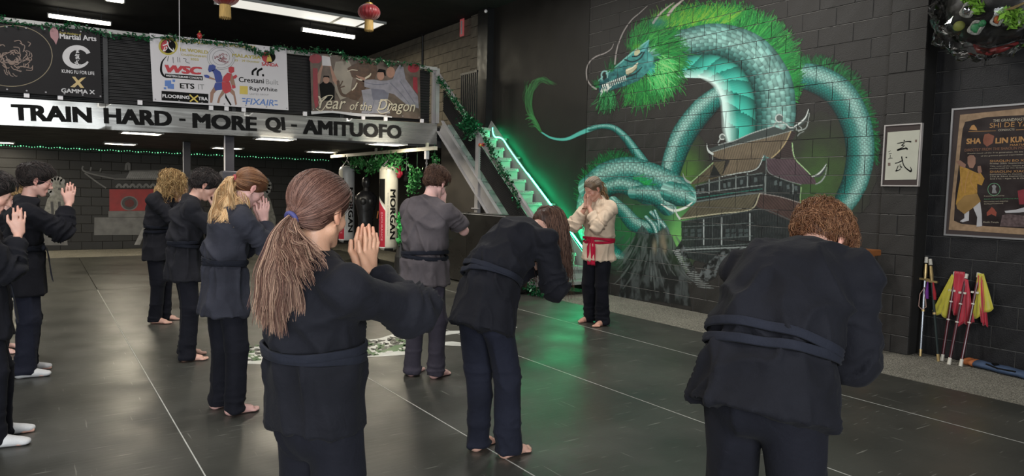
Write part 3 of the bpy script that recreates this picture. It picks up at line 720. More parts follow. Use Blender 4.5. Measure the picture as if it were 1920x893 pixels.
# -- neck, mane and head
fur([(1255, 62), (1290, 52), (1330, 46), (1380, 46), (1425, 66), (1460, 105), (1478, 150), (1484, 178)], [(-6, -46), (-22, -44), (-20, -42), (10, -40), (34, -32), (40, -14), (26, -8), (10, 10)], 0.78, GREENS, 2600, 2, 0.16, curl=-0.30, seed=12, jitter=5)
fur([(1215, 78), (1240, 55), (1275, 45), (1320, 38), (1370, 34)], [(10, -46), (22, -44), (26, -38), (30, -30), (36, -22)], 0.7, ['#157a36', '#3fa83c', '#86b83c', '#1f9a42'], 520, 2, 0.22, curl=-0.2, seed=13, jitter=6)
body([(1240, 108), (1290, 100), (1345, 98), (1393, 122), (1418, 165), (1424, 205), (1424, 238)], [40, 46, 54, 63, 69, 69, 64], belly=0.10, flip=1, scale=15, hl=-0.55, mid='#1f7a72', light='#93c4ba')
for Q in ([(1310, 142), (1340, 158), (1358, 190), (1362, 240), (1366, 264)],): stroke(Q, [1.5, 3, 5, 5, 3], c3('#dcf8f0'), 1, 0.75, 0.9)
# mane around the cheeks, swept to the lower right
fur([(1205, 75), (1235, 80), (1250, 105), (1248, 130), (1230, 150), (1205, 162), (1180, 165)], [(10, -20), (32, -22), (36, 2), (30, 22), (22, 34), (8, 34), (-6, 24)], 0.82, GREENS, 2200, 2, 0.22, curl=0.35, seed=21, jitter=9)
fur([(1185, 95), (1200, 78), (1222, 72)], [(2, -30), (8, -38), (22, -36)], 0.95, GREENS, 420, 2, 0.25, curl=0.3, seed=22, jitter=5)
fur([(1245, 110), (1240, 135), (1225, 152)], [(28, 8), (24, 24), (14, 34)], 0.8, ['#9fe08a', '#4fcf72', '#2ebd55'], 200, 2, 0.35, curl=0.5, seed=23, jitter=8, wroot=0.8)
HD = [(1122, 160), (1125, 150), (1133, 140), (1140, 133), (1151, 128), (1163, 117), (1178, 106), (1192, 92), (1204, 84), (1218, 74), (1215, 96), (1226, 108), (1224, 122), (1212, 138), (1196, 152), (1176, 160), (1160, 165), (1144, 170), (1134, 182), (1126, 184), (1124, 172)]
def head_fn(x, y):
    n_ = fbm2(x / 5, y / 4); v = np.clip((165 - y + (x - 1120) * 0.35) / 90, 0, 1); s_ = np.clip(v * 0.7 + (n_ - 0.5) * 0.9, 0, 1)[..., None]
    return c3('#12484f') * (1 - s_) + c3('#4aa79f') * s_
fill(HD, None, 5, 1, head_fn)
S5 = lambda p, w_, h, a=1.0: stroke(p, w_, c3(h), 5, a)
S5([(1122, 152), (1136, 139), (1152, 128), (1176, 107), (1200, 88), (1217, 75)], [1, 1.4, 1.2, 1.4, 1.6, 0.8], '#7fc7bd', 0.9)
S5([(1196, 104), (1208, 92), (1217, 76)], [3, 2.4, 0.6], '#5fb0b0'); S5([(1172, 112), (1186, 116), (1200, 110), (1208, 98)], 1.5, '#0b3237')
S5([(1128, 162), (1146, 157), (1162, 149), (1178, 143), (1192, 138), (1204, 126)], [1.4, 2, 2.2, 2.2, 1.6, 0.8], '#082a2c')
for k in range(13):
    t = k / 12; x_, y_ = 1130 + 42 * t, 163 - 17 * t; S5([(x_, y_ - 3.5), (x_ + 0.3, y_ + 1.5)], [0.9, 0.4], '#e9efe6'); S5([(x_ + 1.6, y_ + 4.5), (x_ + 1.8, y_ + 0.5)], [0.8, 0.4], '#d3dcd2')
for k in range(6): S5([(1127 + 2.4 * k, 172 + 1.4 * k * (1 if k < 3 else -0.4)), (1129 + 2.4 * k, 166 + 0.4 * k)], [1, 0.5], '#e4eae0')
S5([(1126, 184), (1128, 176), (1136, 170), (1146, 163)], 1.0, '#c9d6cf'); S5([(1139, 158), (1140, 166), (1138, 173)], [2, 1.6, 0.5], '#f1f3ea')
fill([(1174, 139), (1173, 131), (1180, 127), (1189, 125), (1197, 117), (1194, 128), (1186, 135), (1178, 141)], c3('#b9b597'), 5); S5([(1175, 132), (1186, 127), (1196, 118)], 0.9, '#ece8cf'); S5([(1176, 140), (1186, 136), (1194, 128)], 0.8, '#5b5540')
fill([(1189, 100), (1191, 94), (1196, 92), (1200, 94), (1200, 99), (1195, 104), (1190, 105)], c3('#c3c39c'), 5); S5([(1186, 106), (1196, 105), (1204, 98)], 1.4, '#07262a'); glow(1196, 88, 7, 5, '#5aa030', 0.9, 5)
S5([(1129, 150), (1128, 139), (1133, 133), (1139, 136), (1139, 146)], [1, 1.4, 1.5, 1.4, 0.8], '#87b6b2'); fill([(1130, 148), (1131, 139), (1136, 137), (1138, 145), (1134, 150)], c3('#081c1f'), 5)
glow(1219, 113, 5, 6, '#5fb5ae', 0.9, 5)
fur([(1130, 180), (1138, 176), (1148, 176)], [(-4, 30), (4, 34), (6, 36)], 0.9, DGREENS + ['#58c470'], 200, 2, 0.22, curl=0.3, seed=31, jitter=4)
fur([(1140, 134), (1148, 130)], [(4, -18), (8, -20)], 0.9, DGREENS, 60, 2, 0.3, seed=32, jitter=2); fur([(1118, 166), (1122, 158)], [(-6, -8), (-4, -14)], 0.9, DGREENS, 40, 2, 0.5, seed=33, jitter=2)
for pts, w_ in (([(1153, 120), (1157, 92), (1168, 62), (1184, 38), (1200, 24), (1214, 11)], [1.4, 1.2, 1.1, 1, .9, .5]), ([(1151, 82), (1146, 92), (1134, 100), (1118, 106), (1106, 116), (1100, 130), (1101, 148), (1108, 160), (1118, 167)], [.4, .8, 1, 1.1, 1.1, 1.1, 1.2, 1.3, 1.5])): stroke(pts, w_, c3('#958f8c'), 5)
for pts, w_ in (([(1225, 43), (1236, 28), (1250, 15), (1264, 5)], [2, 1.8, 1.3, .5]), ([(1253, 28), (1264, 14), (1276, 4), (1290, -8)], [2.6, 2.2, 1.6, 1])): stroke(pts, w_, c3('#b9aea6'), 5)
glow(1235, 42, 14, 8, '#1f6f74', 0.6, 5)
# -- pagoda
def c6(x, y): return (1260 + x / 3.434, 200 + y / 3.434)
def roof_fn(dx, dy, base, dark, pitch=4.6):
    def fn(x, y):
        s_ = ((x * dy - y * dx) / np.hypot(dx, dy) / pitch) % 1.0; v = 0.25 + 0.75 * np.clip(np.sin(s_ * math.pi), 0, 1) ** 0.5
        n_ = 0.75 + 0.5 * fbm2(x / 15, y / 15); return (c3(dark) + (c3(base) - c3(dark)) * v[..., None]) * n_[..., None]
    return fn
def wall_fn(x, y):
    n_ = fbm2(x / 8, y / 8)[..., None]; v = ((x / 5.0) % 1 < 0.12)[..., None]; return c3('#15191a') + (c3('#2b3233') - c3('#15191a')) * n_ + v * 0.02
F = lambda L: [c6(*p) for p in L]
fill(F([(60, 738), (500, 660), (600, 660), (780, 735), (1000, 840), (1000, 1120), (640, 1120), (0, 950), (62, 860)]), None, 3, 0.97, wall_fn)
fill(F([(150, 512), (580, 425), (825, 510), (832, 620), (600, 565), (160, 615)]), None, 3, 0.97, wall_fn)
fill(F([(50, 722), (150, 620), (560, 560), (508, 662), (300, 695), (55, 730)]), None, 3, 1, roof_fn(-0.75, 1, '#5c5746', '#201e19'))
fill(F([(568, 560), (700, 580), (832, 622), (920, 700), (1010, 800), (880, 790), (700, 710), (590, 664), (540, 640)]), None, 3, 1, roof_fn(0.9, 1, '#4b3a36', '#1b1514'))
fill(F([(120, 500), (190, 430), (265, 358), (345, 350), (322, 450), (150, 500)]), None, 3, 1, roof_fn(-0.9, 1, '#595240', '#211e18'))
fill(F([(240, 460), (270, 372), (318, 448)]), c3('#1a1d1c'), 3)
fill(F([(605, 335), (660, 325), (760, 235), (795, 330), (850, 400), (915, 455), (932, 500), (830, 500), (720, 470), (618, 428)]), None, 3, 1, roof_fn(0.75, 1, '#54444a', '#1b1618'))
fill(F([(640, 330), (700, 270), (765, 150), (800, 170), (765, 240), (770, 300), (800, 340), (700, 340)]), None, 3, 1, roof_fn(1, 0.3, '#3a302f', '#131010', 4))
fill(F([(258, 290), (400, 243), (660, 178), (782, 140), (740, 220), (690, 285), (640, 332), (606, 322), (590, 312), (545, 400), (420, 428), (322, 450), (375, 345), (300, 335), (262, 318)]), None, 3, 1, roof_fn(-0.32, 1, '#6f6351', '#2a241d', 4.4))
fill(F([(235, 268), (262, 292), (400, 247), (660, 183), (790, 150), (800, 128), (742, 122), (720, 150), (660, 130), (520, 172), (400, 222), (300, 250), (250, 268)]), c3('#3e4644'), 3)
def L6(pts, w_, h, a=1.0): stroke(F(pts), w_, c3(h), 3, a)
L6([(300, 246), (400, 220), (520, 170), (660, 126)], 0.8, '#a9b3ae'); L6([(262, 292), (400, 250), (660, 186), (780, 152)], 0.7, '#8c9590')
for cx_, cy_, r_ in ((325, 195, 17), (692, 75, 24)):
    ring = [(cx_ + r_ * math.cos(a), cy_ + r_ * math.sin(a)) for a in np.linspace(0.9, 0.9 + 5.0, 10)]
    fill(F([(cx_ + r_ * math.cos(a), cy_ + r_ * math.sin(a)) for a in np.linspace(0, 6.2, 14)]), c3('#5b6461'), 3); L6(ring, 1.0, '#c5cdc8'); L6([(cx_ - r_ * 0.9, cy_ + r_), (cx_ - r_ * 1.6, cy_ + r_ * 2.2)], 1.0, '#aab3ae')
L6([(712, 100), (735, 112), (760, 135), (790, 132)], 1.2, '#b9c2bc'); glow(*c6(700, 122), 6, 4, '#aeb6b2', 0.8, 3)
L6([(785, 130), (820, 112), (852, 88), (874, 50), (884, 14)], [1.2, 4.5, 4, 2, 0.4], '#3c4643'); L6([(790, 128), (826, 104), (860, 70), (880, 18)], [0.8, 1.4, 1, 0.5], '#dfe6e0'); L6([(800, 150), (840, 150), (870, 125), (886, 40)], [0.8, 1, 1, 0.4], '#98a29c')
L6([(800, 135), (815, 158), (835, 140), (822, 128)], 0.7, '#aab3ae'); L6([(806, 190), (825, 172), (850, 160)], 0.7, '#8c9590')
L6([(262, 305), (240, 290), (228, 268), (226, 240)], [2, 2, 1, 0.4], '#c5cdc8'); L6([(262, 320), (262, 345)], 0.7, '#8c9590')
L6([(120, 490), (95, 478), (78, 455), (70, 428)], [2, 2, 1, 0.4], '#9aa39e'); L6([(120, 490), (190, 430), (265, 362)], 0.8, '#9fc08a')
L6([(775, 235), (782, 300), (800, 345), (855, 400), (905, 452)], 0.9, '#a4c890'); L6([(905, 452), (945, 440), (975, 410), (996, 368)], [1, 4, 3, 0.5], '#39413e'); L6([(905, 450), (940, 436), (972, 405), (994, 372)], [0.8, 1.3, 1, 0.5], '#d5ddd6'); L6([(925, 500), (960, 482), (988, 440), (997, 390)], [0.8, 1.2, 1, 0.4], '#9aa39e')
L6([(640, 333), (690, 288), (735, 225), (765, 160)], 0.9, '#b5a37a'); L6([(322, 450), (420, 430), (545, 402), (592, 314)], 0.8, '#b9c2bc'); L6([(606, 322), (620, 420), (720, 470), (830, 502)], 0.7, '#777e7b')
L6([(592, 312), (606, 340), (604, 560)], 0.9, '#59615e')
for x_, y0_, y1_ in ((240, 470, 560), (306, 455, 545), (412, 445, 530), (487, 430, 512), (600, 440, 560), (780, 500, 560)): L6([(x_, y0_), (x_, y1_)], 1.0, '#7f8986')
L6([(150, 512), (300, 478), (580, 428)], 1.0, '#5f6966'); L6([(160, 560), (400, 528), (585, 505)], 0.8, '#7d8784'); L6([(158, 612), (400, 575), (590, 552)], 1.2, '#6a7472'); L6([(158, 590), (400, 555), (580, 530)], 0.8, '#2f6f62')
for x_, y_ in ((160, 545), (190, 538), (330, 508), (360, 500), (440, 485), (530, 470), (660, 490), (690, 495), (740, 515), (790, 525)): fill(F([(x_, y_ - 12), (x_ + 18, y_ - 14), (x_ + 18, y_ + 14), (x_, y_ + 17)]), c3('#5d6a69'), 3, 0.7)
L6([(50, 722), (300, 690), (508, 662), (566, 560)], 1.0, '#b0ac90'); L6([(570, 560), (700, 582), (832, 622)], 0.8, '#8c8580'); L6([(50, 722), (30, 690), (20, 650)], [2, 1.4, 0.5], '#c8cdc6'); L6([(60, 740), (300, 705), (500, 672), (600, 664), (780, 738)], 0.7, '#4e5554')
L6([(832, 520), (830, 620), (885, 676)], 0.9, '#8fb27a')
for x_, y0_, y1_ in ((205, 730, 888), (320, 715, 888), (502, 690, 860), (262, 720, 880)): L6([(x_, y0_), (x_, y1_)], 1.1 if x_ != 262 else 0.6, '#a7b0ae' if x_ != 262 else '#4c5453')
for x_ in (75, 120, 165, 345, 385, 430, 465):
    for y_ in (790, 820): fill(F([(x_, y_), (x_ + 26, y_ - 4), (x_ + 26, y_ + 18), (x_, y_ + 22)]), c3('#4d5959'), 3, 0.6)
for y_ in (770, 855, 905): L6([(66, y_ + 4), (320, y_ - 8), (520, y_ - 22)], 0.7, '#586260')
L6([(30, 925), (300, 912), (700, 900)], 1.3, '#8f9896'); L6([(30, 945), (300, 932), (700, 925)], 0.8, '#515a58')
# stair painted on the rocks, boulders to its right
for k in range(17):
    t = k / 16; xa, ya = 1262 + 36 * t + 10 * t * t, 470 + 68 * t; wdt = 12 + 18 * t
    stroke([(xa, ya), (xa + wdt * 0.5, ya + 1.5), (xa + wdt, ya + 2.5)], [0.6, 1.2, 0.5], c3('#a9b0ad') * (0.9 - 0.45 * t), 6, 0.9)
def rock2(x, y):
    n_ = fbm2(x / 7 + y / 10, y / 9 - x / 14); s_ = np.clip((n_ - 0.42) * 4, 0, 1)[..., None]; return c3('#101213') * (1 - s_) + c3('#6c7374') * s_
for P_ in ([(1272, 458), (1282, 460), (1290, 480), (1303, 505), (1296, 512), (1284, 495)], [(1310, 520), (1318, 500), (1340, 482), (1356, 466), (1372, 466), (1350, 500), (1342, 520), (1322, 530)], [(1372, 470), (1392, 462), (1402, 500), (1380, 540), (1360, 545), (1356, 510)], [(1400, 520), (1430, 480), (1450, 560), (1400, 560)]): fill(P_, None, 6, 0.8, rock2)
# -- turn the grid into thin coats of paint that stop at every joint
rowi = np.arange(NV - 1); coli = np.arange(NU - 1)
touched = (np.abs(MC - np.where((GU > 8.41)[..., None], WALLS, WALLC)).max(-1) > 0.004)
keep = (touched[:-1, :-1] | touched[1:, :-1] | touched[:-1, 1:] | touched[1:, 1:])
onblock = (gu[:-1] < 8.41)[None, :]
jr = (rowi % 28 == 0)[:, None] & onblock
course = rowi // 28; par = (course % 2 == 1)
cidx = coli % 56
jc = onblock & ((cidx[None, :] == 0) & ~par[:, None] | (cidx[None, :] == 28) & par[:, None])
edge = (np.abs(gu[:-1] + CU / 2 - 8.412) < 0.006)[None, :]
keep &= ~jr & ~jc & ~edge & (GU[:-1, :-1] > 3.725)
vis = (PX[:-1, :-1] > -40) & (PX[:-1, :-1] < 1960) & (PY[:-1, :-1] > -60)
keep &= vis
mural = empty('wall_mural', (XW, 6.0, 0), 0, 'painted mural of a green dragon coiled round a pagoda across the black block wall', 'mural')
M_PAINT = mat('mural_paint', (0.1, 0.3, 0.3), rough=0.62, attr='Col', noise=0.05, nscale=12, bump=0.2, bscale=90)
MI2 = np.where(MI == 0, 3, MI)
cellid = MI2[:-1, :-1]
for ident, nm in ((1, 'dragon_body'), (2, 'dragon_mane'), (3, 'pagoda'), (4, 'dragon_tail'), (5, 'dragon_head'), (6, 'rocks')):
    ii, jj = np.where(keep & (cellid == ident))
    if len(ii) == 0: continue
    c_ = np.stack([ii * NU + jj, (ii + 1) * NU + jj, (ii + 1) * NU + jj + 1, ii * NU + jj + 1], 1)
    used_, inv = np.unique(c_, return_inverse=True); inv = inv.reshape(c_.shape)
    V = np.stack([np.full(len(used_), -0.0022), GU.ravel()[used_] - 6.0, GV.ravel()[used_]], 1)
    mesh(nm, V, inv, M_PAINT, mural, cols=MC.reshape(-1, 3)[used_])['kind'] = 'stuff'
# ================================================================== banners on the balustrade
M_BANW = mat('white_vinyl_banner', (0.50, 0.48, 0.50), rough=0.5, noise=0.04, nscale=3)
M_BANB = mat('dark_vinyl_banner', (0.014, 0.013, 0.014), rough=0.7, spec=0.2, noise=0.2, nscale=4)
M_GOLD = mat('gold_print', (0.36, 0.30, 0.05), rough=0.5, noise=0.1); M_RED = mat('red_print', (0.38, 0.03, 0.04), rough=0.5, noise=0.1)
M_BLUE = mat('blue_print', (0.08, 0.16, 0.40), rough=0.5, noise=0.1); M_GREYP = mat('grey_print', (0.20, 0.20, 0.20), rough=0.5, noise=0.1)
M_LGREY = mat('light_grey_print', (0.42, 0.41, 0.42), rough=0.5, noise=0.1); M_SKINP = mat('skin_print', (0.25, 0.135, 0.095), rough=0.5, noise=0.15)
M_YEL = mat('yellow_print', (0.50, 0.38, 0.07), rough=0.5, noise=0.1); M_BROWNP = mat('brown_print', (0.055, 0.028, 0.015), rough=0.5, noise=0.5, nscale=14)
M_NAVYP = mat('navy_print', (0.03, 0.05, 0.22), rough=0.5, noise=0.15); M_REDD = mat('deep_red_print', (0.20, 0.02, 0.03), rough=0.5, noise=0.2)
M_TAUPE = mat('sepia_print', (0.085, 0.062, 0.048), rough=0.5, noise=0.6, nscale=5); M_CREAMP = mat('cream_print', (0.42, 0.37, 0.28), rough=0.5, noise=0.15)
M_GREYB = mat('grey_robe_print', (0.17, 0.165, 0.19), rough=0.5, noise=0.25, nscale=10); M_GREYD = mat('dark_grey_robe_print', (0.10, 0.10, 0.13), rough=0.5, noise=0.15, nscale=10)
M_PINKP = mat('pink_grey_print', (0.25, 0.12, 0.13), rough=0.5, noise=0.2)
def banner(corners, label, material, Y=YF - 0.045, sag=0.008):
    """corners in photo pixels tl, tr, br, bl; returns the print sheet"""
    P_ = [on(1, Y, *c) for c in corners]; o = P_[3].copy(); b = empty('banner', tuple(o), 0, label, 'banner', 'banners on the mezzanine balustrade')
    vs = []; fs = []; n = 30
    for side in (0, 0.004):
        for i in range(n + 1):
            u_ = i / n
            for (a, c, ex) in ((P_[3], P_[2], 0), (P_[0], P_[1], 0)):
                p = a * (1 - u_) + c * u_; vs.append(p - o + np.array([0, side, 0.0]))
    m2 = 2 * (n + 1)
    for i in range(n):
        k = 2 * i; fs += [(k, k + 2, k + 3, k + 1), (m2 + k + 1, m2 + k + 3, m2 + k + 2, m2 + k), (k, m2 + k, m2 + k + 2, k + 2), (k + 1, k + 3, m2 + k + 3, m2 + k + 1)]
    mesh('banner_sheet', vs, fs, material, b)
    for i in range(7):
        for (a, c, dz) in ((P_[3], P_[2], 0.03), (P_[0], P_[1], -0.03)):
            u_ = 0.015 + 0.97 * i / 6; p = a * (1 - u_) + c * u_ - o + np.array([0, -0.001, dz]); MB().lathe(p, [(0.011, -0.001), (0.011, 0.001)], 8, 'y').build('eyelet', M_GREYSTEEL, b)
    sh_ = Sheet(o, (1, 0, 0), (0, 0, 1), (0, -1, 0), b); sh_.N = np.array([0, -1.0, 0])
    # children are laid out in world coordinates, then shifted to the banner's own origin
    return b, sh_
class Local:
    """moves everything parented under b since it was opened from world into b's own frame"""
    def __init__(s, b): s.b = b; s.before = set(b.children)
    def close(s):
        inv = s.b.matrix_basis.inverted()
        bpy.context.view_layer.update(); inv = s.b.matrix_world.inverted(); done = set()
        for c in s.b.children:
            if c not in s.before and c.data.name not in done: c.data.transform(inv); done.add(c.data.name)

# ---- dark banner at the left
b, sh = banner([(-28, 43), (187, 57), (191.5, 185), (-28, 169)], 'dark banner with a large ring and dragon line drawing, furthest left', M_BANB)
L = Local(b)
sh.strokes([(circle_pts((22, 105), 76, 30, 57) + [(98, 105)], 0.009)], mat('dull_gold_print', (0.16, 0.13, 0.08), rough=0.6), 2, 'ring_print')
lines = []
for k in range(70):
    a = hsh(np.array(k * 1.3)) * 6.28; r_ = 8 + 45 * hsh(np.array(k * 2.7)); x_, y_ = 22 + r_ * math.cos(a), 108 + r_ * 0.72 * math.sin(a)
    ln = 8 + 10 * hsh(np.array(k * 3.9)); ph = a + 1.57 + hsh(np.array(k * 7.7)) - 0.5
    lines.append(([(x_, y_), (x_ + ln * .5 * math.cos(ph) + 2, y_ + ln * .5 * math.sin(ph)), (x_ + ln * math.cos(ph + .6), y_ + ln * math.sin(ph + .6))], 0.010))
sh.strokes(lines, M_BROWNP if False else mat('bronze_print', (0.13, 0.085, 0.065), rough=0.5, noise=0.3), 3, 'dragon_print')
sh.poly([(96, 52), (103, 51), (109, 58), (110, 70), (105, 84), (101, 76), (95, 70), (93, 60)], M_PINKP, 2, 'crest_print')
sh.text('South Academy of', ((112, 64), (152, 68), 5), M_GOLD, 2, bold=0.005); sh.text('Martial Arts', ((112, 72.5), (181, 77.5), 10), M_LGREY, 2, bold=0.03)
sh.strokes([(circle_pts((145.5, 107), 22, 22, 18, 0.5, 5.9), [0.02, 0.06, 0.08, 0.06, 0.05])], M_LGREY, 2, 'brush_ring')
def glyph(sh_, cx, cy, s_, strokes_, w_, material, k=3, name='character'):
    L_ = [([(cx + (x - 0.5) * s_, cy - (y - 0.5) * s_ * a) for x, y in p for a in (1.0,)], [w_ * q for q in ww]) for p, ww in strokes_]
    return sh_.strokes(L_, material, k, name)
G_XUAN = [([(.49, .98), (.52, .92), (.55, .88)], (.6, 1.2, .5)), ([(.05, .68), (.3, .74), (.7, .84), (.97, .82)], (.5, .8, .9, 1.5)), ([(.52, .72), (.40, .58), (.34, .52), (.5, .50)], (.8, .9, .7, .6)),
          ([(.55, .55), (.35, .32), (.12, .18), (.10, .14), (.45, .24), (.7, .27)], (.5, .7, 1.2, 1.5, 1.3, .8)), ([(.58, .38), (.68, .28), (.72, .17)], (.5, 1.0, 1.4))]
G_WU = [([(.42, .98), (.44, .82), (.45, .74)], (1.0, 1.0, .7)), ([(.66, .94), (.74, .90)], (1.1, 1.3)), ([(.02, .56), (.2, .60), (.5, .74)], (.9, .8, 1.1)), ([(.46, .82), (.50, .55), (.62, .32), (.82, .14), (.97, .06), (.99, .2), (.93, .34)], (.6, .8, 1.0, 1.2, 1.6, .8, .3)),
        ([(.22, .42), (.12, .18), (.06, .06)], (.7, .6, 1.0)), ([(.32, .50), (.34, .3)], (.6, .5)), ([(.06, .08), (.25, .14), (.38, .24)], (1.2, .8, .5)), ([(.36, .36), (.44, .30)], (.8, 1.0))]
G_A = [([(.3, .95), (.2, .6)], (1, .7)), ([(.1, .75), (.9, .78)], (1, 1)), ([(.5, .95), (.5, .1)], (1, 1)), ([(.15, .5), (.85, .5)], (.8, .8)), ([(.3, .3), (.7, .3)], (.8, .8)), ([(.25, .1), (.8, .12)], (1, 1))]
G_B = [([(.35, .95), (.1, .6)], (1, .6)), ([(.2, .78), (.85, .78)], (.8, .8)), ([(.2, .6), (.75, .6)], (.8, .8)), ([(.7, .6), (.75, .15), (.95, .1)], (.9, 1, .6)), ([(.45, .5), (.45, .05)], (.9, .9)), ([(.15, .35), (.6, .3)], (.7, .7)), ([(.2, .1), (.65, .45)], (.6, .6))]
for gy, G in ((94, G_A), (106, G_B), (118, G_WU)): glyph(sh, 145, gy, 11, G, 0.012, M_LGREY)
sh.text('KUNG FU FOR LIFE', ((116, 136.5), (177, 141), 6.5), M_LGREY, 2, bold=0.02)
sh.polys([[(135, 144), (141, 144), (158, 165), (151, 165)], [(153, 146), (161, 145), (140, 164), (132, 163)]], mat('tan_print', (0.38, 0.28, 0.12), rough=0.5, noise=0.2), 2, 'cross_logo')
sh.text('GAMMA X', ((115, 173.5), (178, 177), 8), M_LGREY, 2, bold=0.03)
L.close()

# ---- white sponsor banner
b, sh = banner([(280, 62), (537, 90.5), (541, 207), (287, 190)], 'white sponsor banner crowded with logos and two boxers', M_BANW); L = Local(b)
K = lambda x, y: (270 + x / 5.254, 50 + y / 5.254)
TX = lambda body, x0, y0, x1, y1, h, m_, bold=0.02, k=2, shear=0.0: sh.text(body, (K(x0, y0), K(x1, y1), h / 5.254), m_, k, bold=bold, shear=shear)
sh.poly([K(*p) for p in circle_pts((238, 192), 95, 30, 88)], M_GOLD, 1, 'badge_print'); sh.poly([K(*p) for p in circle_pts((238, 192), 74, 26, 69)], M_INK, 2, 'badge_print')
sh.poly([K(*p) for p in circle_pts((238, 192), 70, 22, 64, a0=2.0, a1=5.0)], M_RED, 3, 'badge_print'); glyph(sh, *K(238, 192), 21, G_WU, 0.016, M_WHITE, 4)
TX('AUSTRALIAN TEAM SPONSORS', 322, 150, 1100, 222, 34, M_GOLD, 0.035); TX('1st WORLD', 355, 240, 630, 270, 34, M_GOLD, 0.035); TX('MALAYSIA', 868, 298, 1152, 322, 34, M_GOLD, 0.035)
TX('CHAMPIONSHIPS', 368, 285, 618, 306, 20, M_GOLD, 0.02); TX('2025', 458, 330, 540, 336, 22, M_GOLD, 0.02); TX('25 - 29 October', 890, 340, 1140, 358, 20, M_GOLD, 0.02)
for r_ in (136, 118, 84): sh.strokes([([K(*p) for p in circle_pts((760, 305), r_, 26, r_ * 0.86)] + [K(760 + r_, 305)], 0.006)], M_GREYP, 2, 'seal_print')
ln_ = []
for k in range(26):
    a = k * 2.4; r_ = 8 + 66 * hsh(np.array(k * 1.9)); ln_.append(([K(760 + r_ * math.cos(a), 305 + r_ * .8 * math.sin(a)), K(760 + r_ * math.cos(a) + 16, 305 + r_ * .8 * math.sin(a) + 9), K(760 + r_ * math.cos(a + .4), 312 + r_ * .8 * math.sin(a + .4))], 0.010))
sh.strokes(ln_, M_PINKP, 3, 'seal_drawing')
sh.strokes([([K(222, 292), K(178, 350), K(168, 430), K(190, 480), K(230, 505)], [.006, .02, .03, .03, .01]), ([K(240, 290), K(232, 340)], .006), ([K(285, 300), K(290, 360)], .006), ([K(330, 300), K(334, 350)], .006), ([K(350, 305), K(355, 352)], .006), ([K(385, 312), K(415, 320), K(412, 345), K(450, 362)], .006)], M_INK, 2, 'skyline_print')
TX('WSC', 207, 452, 575, 475, 78, M_RED, 0.06, 2, 0.15); sh.poly([K(205, 462), K(578, 488), K(580, 530), K(210, 503)], M_INK, 2, 'strap_print'); TX('WESTERN SUBURBS CONCRETE', 216, 492, 572, 520, 20, M_WHITE, 0.02, 3)
sh.polys([[K(205, 530), K(268, 530), K(268, 590), K(205, 588)], [K(232, 560), K(296, 566), K(296, 615), K(232, 610)], [K(280, 520), K(306, 522), K(306, 546), K(280, 544)], [K(195, 596), K(220, 598), K(220, 618), K(195, 616)]], M_BLUE, 2, 'square_logo')
TX('ETS', 355, 608, 498, 614, 52, M_INK, 0.03); TX('IT', 535, 618, 596, 620, 50, M_GREYP, -0.005)
sh.poly([K(173, 632), K(634, 664), K(634, 756), K(173, 726)], M_INK, 2, 'flooring_logo'); TX('FLOORING', 182, 698, 448, 716, 34, M_WHITE, 0.025, 3); TX('TRA', 534, 724, 628, 730, 34, M_WHITE, 0.025, 3)
sh.strokes([([K(448, 670), K(530, 746)], .02), ([K(532, 678), K(452, 738)], .02)], M_YEL, 4, 'cross_logo')
sh.poly([K(*p) for p in circle_pts((1228, 300), 68, 22, 60)], M_INK, 2, 'round_logo'); sh.poly([K(*p) for p in circle_pts((1226, 300), 66, 14, 58, 1.6, 4.7)], M_RED, 3, 'round_logo'); sh.poly([K(1225, 258), K(1250, 300), K(1262, 345), K(1205, 345), K(1215, 300)], M_YEL, 4, 'round_logo'); TX('SANDA', 1158, 384, 1322, 398, 34, M_RED, 0.04, 4)
sh.strokes([([K(1070, 478), K(1072, 440), K(1112, 410)], .03), ([K(1120, 484), K(1122, 440), K(1166, 412)], .03), ([K(1172, 468), K(1174, 490)], .03)], M_INK, 2, 'roof_logo')
TX('Crestani', 934, 545, 1182, 560, 50, M_INK, 0.02); TX('Built', 1203, 568, 1325, 574, 50, M_GREYP, -0.005)
sh.poly([K(942, 584), K(1022, 588), K(1022, 668), K(942, 664)], M_YEL, 2, 'square_logo'); TX('RayWhite', 1042, 640, 1314, 652, 50, M_INK, 0.01); TX('UNITED GROUP', 1042, 672, 1228, 680, 16, M_GREYP, 0.0)
TX('FIXAIR', 1000, 765, 1280, 782, 62, M_BLUE, 0.015, 2, 0.2); sh.polys([[K(965, 702), K(1000, 704), K(1000, 716), K(965, 714)], [K(970, 730), K(1000, 732), K(1000, 742), K(970, 740)], [K(1284, 725), K(1314, 727), K(1314, 738), K(1284, 736)], [K(1286, 762), K(1318, 764), K(1318, 776), K(1286, 774)]], M_BLUE, 2, 'dash_logo')
# the two boxers, flat print
PL = lambda pts, m_, k, n_: sh.poly([K(*p) for p in pts], m_, k, n_)
PL([(640, 380), (680, 372), (706, 388), (704, 420), (672, 440), (640, 450), (630, 425)], M_NAVYP, 5, 'boxer_print'); PL([(668, 430), (712, 418), (752, 445), (770, 490), (772, 545), (712, 552), (700, 520), (690, 470)], M_NAVYP, 5, 'boxer_print')
PL([(590, 478), (640, 490), (700, 515), (690, 455), (705, 460), (715, 530), (650, 515), (598, 498)], M_SKINP, 4, 'boxer_print'); PL([(588, 476), (620, 474), (645, 486), (640, 508), (600, 500)], M_NAVYP, 6, 'boxer_print'); PL([(700, 555), (770, 548), (775, 620), (700, 630), (690, 590)], M_NAVYP, 5, 'boxer_print')
PL([(690, 590), (720, 625), (688, 660), (672, 750), (650, 750), (652, 650)], M_SKINP, 4, 'boxer_print'); PL([(775, 620), (800, 650), (752, 705), (740, 755), (718, 750), (735, 690)], M_SKINP, 4, 'boxer_print')
